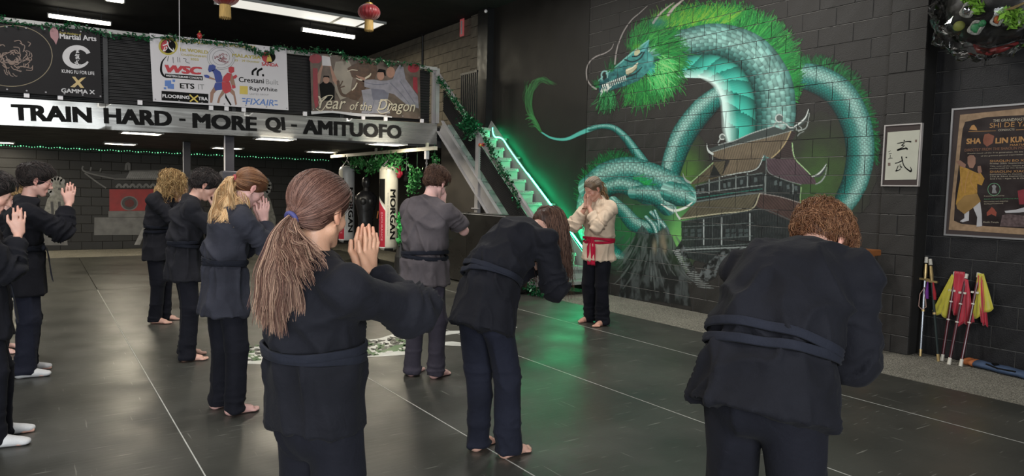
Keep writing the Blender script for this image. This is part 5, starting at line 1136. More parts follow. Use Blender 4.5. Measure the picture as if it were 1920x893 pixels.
for pxs, lab, n, sp, sz, sd, dr in (([(655, 296), (672, 300), (690, 304), (705, 302)], 'leafy plant trailing from the rail above the dummy', 420, 0.05, 0.075, 11, 0.08), ([(705, 300), (722, 292), (738, 296), (750, 290)], 'bright leafy plant hanging from the rail above the nearer bag', 520, 0.075, 0.08, 12, 0.10), ([(782, 318), (778, 335), (772, 350)], 'leafy plant hanging just left of the man\'s head', 380, 0.05, 0.07, 13, 0.06), ([(815, 290), (817, 305), (818, 322)], 'thin leafy plant hanging at the mezzanine edge', 120, 0.03, 0.06, 14, 0.04)):
    P = catmull([at_beam(*q, dy=0.12) for q in pxs], 4); g = empty('hanging_plant', tuple(P[0]), 0, lab, 'plant'); MB().tube([np.array([0, 0, 0]), np.array([0, 0, ZLOW - P[0][2]])], 0.004, 4).build('cord', M_GWIRE, g); leaves(P - P[0], n, sp, sz, M_LEAF, g, 'foliage', sd, dr)
P = [at_beam(752, 402), at_beam(753, 428), at_beam(755, 452)]; g = empty('tinsel_bundle', tuple(P[0]), 0, 'upright bundle of bright green tinsel between the nearer bag and the man', 'tinsel'); leaves([p - P[0] for p in P], 420, 0.035, 0.085, leafmat('bright_tinsel', (0.05, 0.40, 0.10), 0.3), g, 'tinsel', 15)
MB().lathe((0, 0, -P[0][2]), [(0.12, 0), (0.10, 0.3), (0.04, 0.55)], 14).build('stand', M_BLACK, g)

# crash mats leaning on the stair side
M_CRASH = mat('black_vinyl_crash_mat', (0.014, 0.013, 0.012), rough=0.3, noise=0.15, nscale=3, bump=0.12, bscale=6)
XC = 5.84; ztc = on(0, XC, 888, 399)[2]; yc = on(0, XC, 888, 399)[1]; ye = on(0, XC, 846, 396)[1]
for (a_, b_, lab) in ((yc + 0.004, ye + 0.25, 'tall black vinyl crash mat further back against the stair side'), (yc - 1.35, yc - 0.004, 'tall black vinyl crash mat nearer the camera, under the stair rail')):
    t = empty('crash_mat', (XC, (a_ + b_) / 2, 0), 0, lab, 'crash mat', 'crash mats along the stair'); h_ = (b_ - a_) / 2
    MB().box((-0.12, -h_, 0.0), (0.12, h_, ztc), bev=0.03).build('pad', M_CRASH, t, smooth=False)
    MB().tube([(-0.122, -h_ + 0.02, ztc - 0.02), (-0.122, h_ - 0.02, ztc - 0.02)], 0.006, 6).build('piping', M_GREYP, t)
    MB().bar((-0.125, -0.05, ztc * 0.6), (-0.125, 0.25, ztc * 0.6), 0.03, 0.006, up=(1, 0, 0)).build('strap', M_BLACK, t)

# ================================================================== back wall paintings
def flat_sheet(Y, label, name='wall_mural'):
    t = empty(name, (0, 0, 0), 0, label, 'mural'); return t, Sheet((0, Y, 0), (1, 0, 0), (0, 0, 1), (0, -1, 0), t)
M_P1 = mat('grey_wall_paint', (0.14, 0.14, 0.14), rough=0.6, noise=0.35, nscale=5); M_P2 = mat('pale_wall_paint', (0.24, 0.24, 0.24), rough=0.6, noise=0.3, nscale=8); M_P3 = mat('red_wall_paint', (0.26, 0.030, 0.032), rough=0.6, noise=0.25, nscale=5); M_P4 = mat('charcoal_wall_paint', (0.05, 0.05, 0.052), rough=0.6, noise=0.3)
t, sh = flat_sheet(YB - 0.004, 'painting of a grey temple gate with red front on the far wall')
K = lambda x, y: (x / 3.307, 290 + y / 3.307)
PL = lambda pts, m_, k=1, nm='paint': sh.poly([K(*p) for p in pts], m_, k, nm)
PL([(678, 215), (1240, 213), (1240, 345), (678, 350)], M_P3, 1, 'red_front'); PL([(672, 350), (1240, 348), (1240, 385), (672, 388)], M_P1, 1, 'plinth'); PL([(585, 390), (912, 390), (885, 498), (583, 500)], M_P1, 1, 'step_block'); PL([(960, 390), (1240, 390), (1240, 498), (960, 498)], M_P1, 1, 'step_block')
PL([(915, 390), (935, 390), (868, 560), (832, 560)], M_P2, 2, 'ramp'); sh.strokes([([K(905 + 3 * k, 440 + 22 * k) if False else K(935 - 9 * k, 425 + 24 * k), K(1100, 425 + 24 * k)], 0.03) for k in range(6)], M_P4, 2, 'step_lines')
PL(circle_pts((802, 302), 54, 26, 45), M_P1, 2, 'round_window'); PL(circle_pts((802, 302), 46, 26, 38), M_P4, 3, 'round_window'); PL(circle_pts((802, 302), 30, 22, 25), mat('dim_red_paint', (0.09, 0.02, 0.02), rough=0.6, noise=0.3), 4, 'round_window')
PL([(515, 95), (600, 110), (700, 125), (790, 115), (830, 95), (1240, 92), (1240, 152), (760, 152), (640, 138), (560, 115)], M_P4, 1, 'roof'); sh.strokes([([K(810 + 13 * k, 105), K(786 + 13 * k, 148)], 0.035) for k in range(33)], M_P2, 2, 'roof_tiles')
sh.strokes([([K(515, 70), K(512, 95), K(560, 118), K(700, 148), K(760, 152), K(1240, 152)], .03), ([K(525, 115), K(600, 170), K(658, 208)], .03), ([K(800, 104), K(1240, 100)], .03), ([K(560, 100), K(565, 78)], .03), ([K(620, 105), K(626, 85)], .025), ([K(780, 95), K(785, 60), K(800, 58), K(800, 95)], .05)], M_P1, 3, 'roof_edges')
sh.strokes([([K(720 + 42 * k, 205), K(738 + 42 * k, 185), K(756 + 42 * k, 205)], .05) for k in range(12)], M_P1, 2, 'brackets')
M_STONE = mat('stone_grey_paint', (0.20, 0.20, 0.185), rough=0.7, noise=0.45, nscale=16)
for (cx, cy, s_, lab, fl_) in ((103, 398, 1.0, 'painted grey stone lion on the far wall behind the boy with glasses', 1), (492, 400, 1.05, 'painted grey stone lion on the far wall right of the blond ponytail girl', -1)):
    t, sh = flat_sheet(YB - 0.004, lab, 'stone_lion'); q = lambda x, y: (cx + fl_ * x * s_, cy + y * s_)
    sh.poly([q(-26, 62), q(24, 62), q(22, 42), q(-24, 42)], M_P1, 1, 'plinth'); sh.poly([q(-22, 42), q(-24, 10), q(-14, -25), q(-4, -38), q(14, -36), q(20, -10), q(16, 42)], M_STONE, 2, 'body'); sh.poly([q(*p) for p in circle_pts((3, -48), 16, 18, 17)], M_STONE, 3, 'head')
    for k in range(9): a_ = 2.2 + k * 0.42; sh.poly([q(*p) for p in circle_pts((3 + 15 * math.cos(a_), -48 + 15 * math.sin(a_)), 5, 10)], M_P2, 4, 'curl')
    sh.strokes([([q(8, -20), q(10, 10), q(8, 40)], .05), ([q(-6, -20), q(-4, 10), q(-6, 40)], .05), ([q(6, -44), q(14, -42)], .05), ([q(8, -54), q(11, -54)], .06)], M_P4, 5, 'carved_lines')

# ================================================================== floor dragon emblem
t = empty('floor_emblem', (0, 0, 0), 0, 'white and green dragon emblem printed flat on the mats', 'floor print'); sh = Sheet((0, 0, 0.0012), (1, 0, 0), (0, 1, 0), (0, 0, 1), t)
M_EMB = mat('white_floor_print', (0.55, 0.56, 0.52), rough=0.4, noise=0.12); M_EMG = mat('green_floor_print', (0.05, 0.13, 0.04), rough=0.4, noise=0.25); M_EMK = mat('dark_floor_print', (0.03, 0.035, 0.03), rough=0.4)
K = lambda x, y: (440 + x / 3.556, 560 + y / 3.556)
sh.poly([K(*p) for p in [(40, 330), (110, 322), (220, 318), (300, 322), (420, 300), (560, 285), (700, 275), (760, 268), (840, 266), (850, 278), (960, 268), (1050, 240), (1120, 232), (1180, 240), (1180, 372), (1080, 380), (960, 388), (850, 392), (760, 405), (600, 428), (420, 430), (230, 440), (40, 434)]], M_EMB, 1, 'white_shape')
sh.poly([K(*p) for p in [(1390, 222), (1440, 216), (1500, 215), (1500, 232), (1440, 240), (1390, 248)]], M_EMB, 1, 'white_shape'); sh.poly([K(*p) for p in [(1390, 290), (1450, 286), (1520, 296), (1520, 318), (1450, 316), (1390, 312)]], M_EMB, 1, 'white_shape')
sh.poly([K(*p) for p in [(1800, 186), (1850, 184), (1885, 192), (1850, 204), (1800, 204)]], M_EMB, 1, 'white_shape'); sh.poly([K(*p) for p in circle_pts((785, 418), 22, 14, 14)], M_EMB, 1, 'white_shape')
g_ = []; kk = []
for k in range(230):
    x_ = 60 + 1110 * hsh(np.array(k * 1.37)); y_ = 335 - 0.045 * (x_ - 60) + 100 * hsh(np.array(k * 2.91)) - 26 - (20 if x_ > 1000 else 0); ln = 26 + 34 * hsh(np.array(k * 4.1)); d_ = 6 + 12 * hsh(np.array(k * 5.3))
    (g_ if (k % 4 == 0) else kk).append(([K(x_, y_), K(x_ + ln * .5, y_ + d_), K(x_ + ln, y_ + d_ * 0.3)], [.012, .07, .012]))
sh.strokes(kk, M_EMK, 2, 'dark_lines'); sh.strokes(g_, M_EMG, 3, 'green_lines')
sh.strokes([([K(90, 375), K(150, 395), K(220, 388), K(240, 400)], [.03, .12, .12, .05]), ([K(760, 350), K(850, 345), K(900, 360)], [.05, .12, .04]), ([K(960, 365), K(1040, 345), K(1110, 318), K(1160, 315)], [.04, .12, .12, .04])], M_EMG, 3, 'green_bands')
g2 = []
for k in range(34): x_ = 90 + 150 * hsh(np.array(k * 1.1)) if k % 2 else 960 + 190 * hsh(np.array(k * 1.7)); y_ = (375 + 25 * hsh(np.array(k * 2.2))) if k % 2 else 365 - (x_ - 960) * 0.25 + 8 * hsh(np.array(k * 3.1)); g2.append(([K(x_, y_), K(x_ + 8, y_ + 9)], .022))
sh.strokes(g2, M_EMB, 4, 'scale_marks')

# ================================================================== framed works on the right
def frame_on(plane, corners, label, border_m, mat_m, bw, name='framed_picture'):
    """corners px: tl, tr, br, bl on a wall facing -X"""
    P_ = [on(0, plane - 0.03, *c) for c in corners]; ys = [p[1] for p in P_]; y1_, y0_ = (P_[0][1] + P_[3][1]) / 2, (P_[1][1] + P_[2][1]) / 2; z1_, z0_ = (P_[0][2] + P_[1][2]) / 2, (P_[2][2] + P_[3][2]) / 2
    t_ = empty(name, (plane, (y0_ + y1_) / 2, z0_), 0, label, 'picture'); h = (y1_ - y0_) / 2; H_ = z1_ - z0_
    MB().box((-0.026, -h + bw * 0.5, bw * 0.5), (-0.002, h - bw * 0.5, H_ - bw * 0.5)).build('backing', mat_m, t_)
    f = MB().box((-0.036, -h, 0), (0, -h + bw, H_)).box((-0.036, h - bw, 0), (0, h, H_)).box((-0.036, -h + bw, 0), (0, h - bw, bw)).box((-0.036, -h + bw, H_ - bw), (0, h - bw, H_)).build('frame', border_m, t_)
    return t_, h, H_, (y0_ + y1_) / 2, z0_
M_FRW = mat('pale_wood_frame', (0.45, 0.42, 0.40), rough=0.4, noise=0.08); M_MATB = mat('dark_brown_mount', (0.045, 0.032, 0.030), rough=0.7, noise=0.1); M_PAPER = mat('ivory_paper', (0.46, 0.46, 0.38), rough=0.8, noise=0.06)
t, h, H_, yc_, zc_ = frame_on(XP, [(1659.5, 236), (1729.5, 229), (1722, 349), (1651, 350)], 'calligraphy of two black characters in a dark mount, on the pillar', M_FRW, M_MATB, 0.012, 'framed_calligraphy')
sh = Sheet((XP - 0.028, 0, 0), (0, 1, 0), (0, 0, 1), (-1, 0, 0), t); L = Local(t)
K = lambda x, y: (1640 + x / 6.38, 220 + y / 6.38)
sh.poly([K(156, 180), K(544, 150), K(500, 745), K(120, 752)], M_PAPER, 1, 'paper')
def gly(cx, cy, sx, sy, G, w_, m_, k, nm): return sh.strokes([([K(cx + (x - .5) * sx, cy - (y - .5) * sy) for x, y in p], [w_ * q for q in ww]) for p, ww in G], m_, k, nm)
gly(352, 340, 185, 145, G_XUAN, 0.0105, M_INK, 3, 'character'); gly(340, 562, 200, 195, G_WU, 0.0105, M_INK, 3, 'character')
sh.strokes([([K(165, 415), K(190, 400)], .004), ([K(170, 440), K(205, 432)], .004), ([K(160, 500), K(190, 490), K(215, 490)], .005), ([K(188, 450), K(185, 495)], .004)], M_INK, 3, 'signature'); sh.polys([[K(160, 545), K(190, 545), K(190, 580), K(160, 580)], [K(485, 268), K(508, 266), K(506, 296), K(484, 298)]], mat('seal_ink', (0.16, 0.11, 0.09), rough=0.7), 3, 'seal')
L.close()
M_ALU = mat('aluminium_frame', (0.55, 0.55, 0.56), rough=0.3, metal=0.7); M_PBRN = mat('poster_parchment', (0.30, 0.20, 0.12), rough=0.45, noise=0.3, nscale=18); M_PDRK = mat('poster_dark', (0.025, 0.018, 0.018), rough=0.35, noise=0.3); M_GOLDR = mat('gold_robe_print', (0.36, 0.20, 0.04), rough=0.4, noise=0.25, nscale=30)
tl, tr_, br, bl_ = (1789, 203.5), (1960, 190), (1945, 454), (1766, 439.5)
t, h, H_, yc_, zc_ = frame_on(XN, [tl, tr_, br, bl_], 'large framed martial arts poster with a monk in golden robes, silver frame', M_ALU, M_MATB, 0.016, 'framed_poster')
sh = Sheet((XN - 0.028, 0, 0), (0, 1, 0), (0, 0, 1), (-1, 0, 0), t); L = Local(t)
K = lambda x, y: (1760 + x / 3.306, 190 + y / 3.306)
sh.poly([K(133, 84), K(660, 30), K(640, 835), K(62, 796)], M_PBRN, 1, 'parchment')
sh.poly([K(165, 128), K(300, 98), K(480, 88), K(660, 80), K(640, 795), K(300, 775), K(140, 760), K(95, 740), K(105, 560), K(125, 400), K(140, 250), K(150, 170)], M_PDRK, 2, 'dark_ground')
def TXP(body, x0, y0, x1, y1, hh, m_, bold=0.01, k=3): return sh.text(body, (K(x0, y0), K(x1, y1), hh / 3.306), m_, k, bold=bold)
M_CRM = M_CREAMP; M_TAN = mat('tan_lettering', (0.42, 0.22, 0.08), rough=0.4)
TXP('THE GRANDMASTER', 337, 130, 560, 118, 18, M_CRM); TXP('SHI DE YANG', 316, 166, 640, 150, 30, M_TAN, 0.0); TXP('CONDUCTS', 370, 186, 470, 180, 12, M_CRM); sh.strokes([([K(185, 188), K(260, 186), K(355, 183)], .004), ([K(480, 178), K(600, 172)], .004)], M_TAN, 3, 'rule')
sh.poly([K(190, 175), K(205, 150), K(220, 145), K(235, 165), K(240, 180), K(215, 178)], M_TAN, 3, 'fighter_logo')
TXP('SHA', 172, 266, 262, 262, 34, M_TAN, 0.04); TXP('LIN', 352, 262, 430, 258, 34, M_TAN, 0.04); TXP('KUNG FU', 446, 258, 640, 246, 36, M_TAN, 0.04); sh.poly([K(275, 240), K(285, 205), K(310, 200), K(345, 215), K(335, 260), K(300, 282), K(278, 262)], mat('dragon_red_brown', (0.22, 0.08, 0.05), rough=0.4, noise=0.3), 3, 'dragon_logo'); TXP('MARTIAL ARTS', 442, 278, 620, 270, 12, M_TAN)
TXP('DIRECTLY FROM THE SHAOLIN MONASTERY', 162, 312, 640, 292, 17, mat('dim_tan', (0.2, 0.1, 0.06), rough=0.4)); TXP('Shaolin monk of the 31st generation, Shi De Yang is giving', 178, 330, 640, 314, 9, M_CRM, 0.0); TXP('of the greatest general experience of martial arts', 262, 345, 640, 330, 9, M_CRM, 0.0)
for y_, s_, m_, hh in ((378, 'SHAOLIN BO XUNG', M_TAN, 14), (392, 'Friday 20th September 2013,', M_CRM, 9), (408, 'This one of the nature programs', M_CRM, 8), (421, 'performed by the Grandmaster', M_CRM, 8), (445, 'SHAOLIN XIAO PAI', M_TAN, 14), (460, 'Explosive Fist on Canons, Saturday', M_CRM, 9), (473, '21st & 22nd September 2013,', M_CRM, 9), (487, '2nd 21st - Ages 16 & Over, East', M_CRM, 9)): TXP(s_, 318, y_, 600, y_ - 6, hh, m_, 0.0)
sh.strokes([([K(*p) for p in circle_pts((344, 546), 38, 18, 38)] + [K(382, 546)], .005)], mat('green_seal', (0.12, 0.28, 0.16), rough=0.4), 4, 'seal_ring'); sh.poly([K(330, 570), K(335, 540), K(330, 525), K(345, 515), K(358, 528), K(352, 545), K(362, 570)], M_GREYP, 3, 'seal_figure')
for y_, s_, m_, x1 in ((594, 'Presented & Hosted by:', M_CRM, 408), (612, 'South Academy of Martial Arts', mat('green_letter', (0.08, 0.25, 0.12), rough=0.4), 500), (628, 'Information and enquiries', M_CRM, 430), (642, 'Shi Royal Command', M_CRM, 400)): TXP(s_, 282, y_, x1, y_ - 4, 9, m_, 0.0)
sh.poly([K(300, 712), K(298, 690), K(322, 665), K(330, 655), K(345, 668), K(360, 690), K(356, 714), K(328, 700)], mat('temple_red', (0.25, 0.06, 0.04), rough=0.4), 3, 'temple_logo'); TXP('Shaolin Temple', 276, 756, 372, 758, 12, M_CRM, 0.0)
PL = lambda pts, m_, k=3, nm='monk_print': sh.poly([K(*p) for p in pts], m_, k, nm)
PL([(108, 372), (135, 366), (170, 392), (165, 415), (130, 400)], M_SKINP, 5); PL([(180, 345), (196, 333), (218, 335), (230, 352), (230, 385), (215, 415), (192, 412), (180, 385)], M_SKINP, 6); PL([(243, 402), (262, 400), (270, 440), (250, 450), (242, 430)], M_SKINP, 6)
PL([(130, 395), (175, 415), (205, 430), (240, 445), (262, 445), (285, 480), (268, 522), (240, 512), (240, 570), (160, 590), (120, 640), (107, 640), (120, 560), (135, 480)], M_GOLDR, 4); PL([(110, 640), (160, 585), (240, 572), (262, 620), (205, 668), (160, 700), (115, 665)], mat('ochre_print', (0.25, 0.15, 0.05), rough=0.4, noise=0.2), 5)
sh.strokes([([K(190, 430), K(170, 500), K(165, 570)], .006), ([K(215, 440), K(200, 500), K(240, 560)], .006), ([K(140, 470), K(150, 560)], .006), ([K(250, 460), K(255, 500)], .005)], M_TAN, 6, 'fold_print')
PL([(160, 690), (190, 680), (188, 740), (150, 750), (132, 744), (160, 725)], M_LGREY, 4); PL([(215, 660), (258, 620), (268, 700), (270, 775), (235, 778), (240, 720)], M_LGREY, 4)
PL([(490, 555), (530, 545), (545, 600), (560, 640), (500, 640)], M_REDD, 4); PL([(410, 680), (480, 672), (560, 650), (600, 650), (600, 680), (500, 690), (415, 692)], M_LGREY, 5); PL([(395, 705), (440, 700), (530, 710), (560, 780), (380, 775)], mat('dim_scene_print', (0.10, 0.07, 0.07), rough=0.4, noise=0.5, nscale=40), 3)
L.close()

# ================================================================== wooden rack in the recess
WX = 6.86; M_WOOD = mat('orange_wood', (0.30, 0.11, 0.035), rough=0.4, noise=0.3, nscale=10, stretch=(1, 0.2, 6))
pA = on(0, WX, 1644, 472); rk = empty('wooden_rack', (WX, pA[1] + 0.35, -0.02), 0, 'orange wooden rack by the wall behind the stooping student at right', 'rack')
for zc, dz, dx in ((on(0, WX, 1640, 471)[2] + 0.02, 0.05, 0.0), (on(0, WX, 1638, 503)[2] + 0.02, 0.02, 0.0), (0.14, 0.03, 0.0)): MB().box((-0.14, -0.33, zc - dz), (0.12, 0.75, zc + dz * 0.2), bev=0.006).build('shelf', M_WOOD, rk)
for y_ in (-0.30, 0.70):
    MB().box((-0.02, y_ - 0.02, 0.04), (0.02, y_ + 0.02, on(0, WX, 1640, 471)[2] + 0.01)).build('upright', M_WOOD, rk); MB().box((-0.22, y_ - 0.03, 0.0), (0.16, y_ + 0.03, 0.05), bev=0.012).build('foot', M_WOOD, rk)

# ================================================================== weapons leaning on the near wall
def flr(px, py): return on(2, -0.02, px, py)
M_SCAB = mat('pale_blade', (0.40, 0.42, 0.46), rough=0.25, metal=0.7); M_BLKS = mat('black_scabbard', (0.02, 0.03, 0.03), rough=0.3); M_MAR = mat('maroon_lacquer', (0.07, 0.008, 0.014), rough=0.3, noise=0.2); M_BR2 = mat('worn_brass', (0.55, 0.40, 0.18), rough=0.35, metal=0.6, noise=0.2); M_IVO = mat('ivory_fitting', (0.62, 0.58, 0.50), rough=0.4)
def lean(foot, top): F_ = flr(*foot); T__ = on(0, XN - 0.05, *top); return F_, T__
def sword(foot, top, lab, sheath, tass):
    F_, T__ = lean(foot, top); t_ = empty('sword', tuple(F_), 0, lab, 'sword'); d = T__ - F_; q = lambda u: d * u
    MB().tube([q(0.0), q(0.07)], [0.012, 0.014], 10).build('chape', M_BR2, t_); MB().tube([q(0.07), q(0.76)], [0.010, 0.013], 10).build('scabbard', sheath, t_); MB().tube([q(0.45), q(0.47)], 0.016, 10).build('band', M_BR2, t_)
    y_ = np.array([0, 1.0, 0]); MB().bar(q(0.775) - y_ * 0.05, q(0.775) + y_ * 0.05, 0.02, 0.02).build('guard', M_BR2, t_); MB().tube([q(0.78), q(0.84), q(0.93)], [0.013, 0.017, 0.013], 10).build('grip', M_BR2, t_); MB().tube([q(0.94), q(1.0)], [0.018, 0.015], 10).build('pommel', M_IVO, t_)
    if tass == 'loop':
        c = q(0.52); MB().tube([c + [0, 0.0, 0.17], c + [-.02, 0.03, 0.10], c + [-.02, 0.035, -0.02], c + [-.02, 0, -0.05], c + [-.02, -0.035, -0.02], c + [-.02, -0.02, 0.10]], 0.004, 5, closed=True).build('cord_loop', mat('pink_cord', (0.5, 0.3, 0.25), rough=0.7), t_)
    else:
        for k, (m_, dy) in enumerate(((mat('purple_tassel', (0.12, 0.02, 0.20), rough=0.8), 0.03), (mat('crimson_tassel', (0.30, 0.01, 0.02), rough=0.8), -0.02))): MB().tube([q(0.77) + [-.02, dy, 0], q(0.66) + [-.03, dy * 1.4, 0], q(0.60) + [-.03, dy * 1.4, 0]], [0.006, 0.016, 0.012], 8).build('tassel', m_, t_)
sword((1725.5, 668), (1737, 482), 'straight sword with brass grip and cord loop, leftmost of the leaning weapons', M_SCAB, 'loop')
sword((1759.5, 678), (1744, 486), 'black scabbarded sword with purple and crimson tassels', M_BLKS, 'tassel')
def cloth(parent, top, pts_uv, m_, nm, fold=0.02, seed=1):
    """hanging scarf: a sheet between a gathered top and a wide lower edge"""
    n, k = 14, 14; vs = []; fs = []; (y0a, z0a), (y1a, z1a), (y1b, z1b), (y0b, z0b) = pts_uv
    for i in range(n + 1):
        v = i / n; g = 0.15 + 0.85 * v ** 0.8
        for j in range(k + 1):
            u = j / k; ya, za = y0a + (y1a - y0a) * u, z0a + (z1a - z0a) * u; yb_, zb_ = y0b + (y1b - y0b) * u, z0b + (z1b - z0b) * u
            vs.append((top[0] - 0.01 - fold * g * (0.5 + 0.5 * math.sin(u * 15 + seed + v * 2)) - 0.01, top[1] + ya * (1 - v) + yb_ * v, top[2] + za * (1 - v) + zb_ * v + 0.012 * math.sin(u * 11 + seed) * v))
    for i in range(n):
        for j in range(k): o_ = i * (k + 1) + j; fs.append((o_, o_ + 1, o_ + k + 2, o_ + k + 1))
    ob = mesh(nm, vs, fs, m_, parent, smooth=True); md = ob.modifiers.new('thick', 'SOLIDIFY'); md.thickness = 0.002; return ob
M_SY = mat('yellow_silk', (0.50, 0.44, 0.04), rough=0.5, noise=0.15, sheen=0.4); M_SR = mat('red_silk', (0.42, 0.015, 0.035), rough=0.5, noise=0.2, sheen=0.4)
def flagstaff(foot, top, lab, cloths, sd):
    F_, T__ = lean(foot, top); t_ = empty('broadsword_staff', tuple(F_), 0, lab, 'staff', 'maroon staffs with silk scarves'); d = T__ - F_; q = lambda u: d * u
    MB().tube([q(0.0), q(0.075)], [0.017, 0.015], 10).build('ferrule', M_IVO, t_); MB().tube([q(0.075), q(0.97)], 0.0125, 10).build('shaft', M_MAR, t_)
    for u in (0.46, 0.66): MB().tube([q(u), q(u + 0.014)], 0.0150, 10).build('ring', M_IVO, t_)
    MB().bar(q(0.79) + [0, -0.03, 0], q(0.79) + [0, 0.034, 0], 0.016, 0.018).build('guard', M_IVO, t_); MB().tube([q(0.95), q(1.0)], [0.017, 0.02], 10).build('pommel', M_IVO, t_)
    for k, (m_, uv) in enumerate(cloths): cloth(t_, q(0.975), uv, m_, 'scarf', seed=sd + k)
# +Y is towards the left of the picture
flagstaff((1766, 677), (1792, 510), 'maroon staff with yellow and red silk scarves, leftmost of three', [(M_SY, ((0.02, 0.0), (0.0, -0.02), (0.043, -0.425), (0.173, -0.391))), (M_SR, ((0.0, 0.03), (-0.09, 0.03), (-0.101, -0.442), (0.000, -0.357)))], 1)
flagstaff((1779, 684), (1812, 514), 'maroon staff with a crumpled red scarf, middle of three', [(M_SR, ((0.0, -0.02), (-0.03, -0.03), (-0.115, -0.425), (0.036, -0.476)))], 4)
flagstaff((1801, 687), (1836, 512), 'maroon staff with a broad yellow scarf over red, rightmost of three', [(M_SR, ((0.0, 0.0), (-0.05, 0.0), (-0.115, -0.459), (-0.058, -0.442))), (M_SY, ((0.0, 0.02), (-0.05, 0.02), (-0.151, -0.289), (0.022, -0.425)))], 7)
p0, p1 = flr(1812, 684), flr(1935, 714); bg = empty('weapon_bag', tuple((p0 + p1) / 2), 0, 'long blue fabric bag with orange end on the carpet by the near wall', 'bag'); d = (p1 - p0) / 2; dn = d / np.linalg.norm(d)
M_BB = mat('blue_canvas', (0.045, 0.075, 0.14), rough=0.7, noise=0.2, nscale=12); M_OC = mat('orange_canvas', (0.42, 0.13, 0.04), rough=0.7, noise=0.2, nscale=12)
def bagseg(u0, u1, m_, nm):
    pts = [d * (u0 + (u1 - u0) * k / 6) for k in range(7)]; mb = MB().tube(pts, [0.075 + 0.008 * math.sin(k * 1.9 + u0 * 7) for k in range(7)], 14); mb.v = [(v[0], v[1], v[2] * 0.45 + 0.036) for v in mb.v]; mb.build(nm, m_, bg, smooth=True)
bagseg(-1.0, -0.62, M_OC, 'orange_end'); bagseg(-0.62, 1.0, M_BB, 'bag_body')
mb = MB().tube([d * -0.15 + [-.03, 0, .075], d * -0.05 + [-.03, 0, .082], d * 0.05 + [-.02, 0, .082]], [0.01, 0.03, 0.008], 8); mb.v = [(v[0], v[1], min(v[2], 0.079)) for v in mb.v]; mb.build('dark_logo', M_INK, bg)
MB().tube([d * -0.3 + [-.05, 0, .06], d * 0.1 + [-.075, 0, .05], d * 0.6 + [-.06, 0, .055]], 0.008, 6).build('strap', M_INK, bg)

# ================================================================== lion dance head in clear wrap, hanging top right
LH = on(0, 6.95, 1850, 30); lh = empty('lion_head', tuple(LH), 0, 'lion dance head wrapped in clear plastic, hanging in the top right corner', 'costume')
def LP(px, py, dx=0.0): return on(0, 6.95 - 0.12 - dx, px, py) - LH
M_HEADB = mat('black_lacquer', (0.012, 0.012, 0.012), rough=0.3, noise=0.2); M_FURW = mat('white_fur', (0.38, 0.38, 0.34), rough=0.95, noise=0.5, nscale=60, bump=1.0, bscale=120, sheen=0.5); M_LIME = leafmat('lime_fur', (0.20, 0.42, 0.04), 0.8); M_GRN = mat('green_eye_cloth', (0.03, 0.22, 0.08), rough=0.5, noise=0.5, nscale=30); M_CHR = mat('mirror_eye', (0.55, 0.55, 0.6), rough=0.12, metal=1.0); M_MOUTH = mat('dark_red_lip', (0.16, 0.02, 0.02), rough=0.35, noise=0.3); M_OLV = mat('olive_ball', (0.22, 0.24, 0.05), rough=0.6, noise=0.3); M_ORG = mat('orange_ball', (0.5, 0.13, 0.04), rough=0.5, noise=0.2)
c = LP(1870, 5, -0.15); MB().ball(c, (0.20, 0.42, 0.36), 24, 16).build('skull', M_HEADB, lh, smooth=True)
def ring(px, py, r, mat_r, nm, dx=0.0, sq=1.0):
    c = LP(px, py, dx); MB().tube([c + np.array([0.02 * math.sin(a * 3), r * math.cos(a), r * sq * math.sin(a)]) for a in np.linspace(0, 2 * math.pi, 25)[:-1]], r * 0.27, 8, closed=True).build(nm, mat_r, lh, smooth=True); return c
c = ring(1815, 19, 0.052, M_FURW, 'eye_fur', 0.08); MB().ball(c, 0.044, 18, 12).build('mirror_eye', M_CHR, lh, smooth=True)
c = ring(1830, 52, 0.052, M_FURW, 'eye_fur', 0.07, 0.9); MB().ball(c, (0.02, 0.045, 0.045), 14, 9).build('green_eye', M_GRN, lh, smooth=True); c = LP(1842, 44, 0.09); MB().ball(c, (0.02, 0.03, 0.03), 12, 8).build('green_eye', M_GRN, lh, smooth=True)
c = ring(1870, 37, 0.042, M_FURW, 'eye_fur', 0.07); MB().ball(c, (0.03, 0.026, 0.034), 12, 8).build('orange_ball', M_ORG, lh, smooth=True)
MB().ball(LP(1798, 49, 0.05), (0.03, 0.05, 0.045), 14, 9).build('olive_ball', M_OLV, lh, smooth=True)
leaves([LP(1810, -6, .06), LP(1825, 4, .08), LP(1838, 20, .07)], 260, 0.022, 0.05, M_LIME, lh, 'lime_fur', 31); leaves([LP(1880, 25, .06), LP(1895, 38, .06), LP(1915, 28, .05), LP(1900, 45, .05)], 420, 0.022, 0.07, M_LIME, lh, 'lime_fur', 32)
for k in range(5): MB().tube([LP(1885 + 8 * k, 18 - 3 * k, .1), LP(1900 + 8 * k, 16 - 4 * k, .1), LP(1915 + 8 * k, 8 - 4 * k, .1)], [0.004, 0.010, 0.004], 6).build('gold_whisker', M_BR2, lh)
MB().tube([LP(1826, 84, .06), LP(1835, 94, .08), LP(1855, 98, .1), LP(1880, 92, .1), LP(1910, 80, .08)], [0.008, 0.026, 0.030, 0.026, 0.012], 10).build('lip', M_MOUTH, lh, smooth=True); MB().tube([LP(1830, 84, .06), LP(1855, 90, .09), LP(1885, 84, .09), LP(1912, 74, .08)], [0.004, 0.012, 0.012, 0.006], 8).build('lip', M_BLACK, lh, smooth=True)
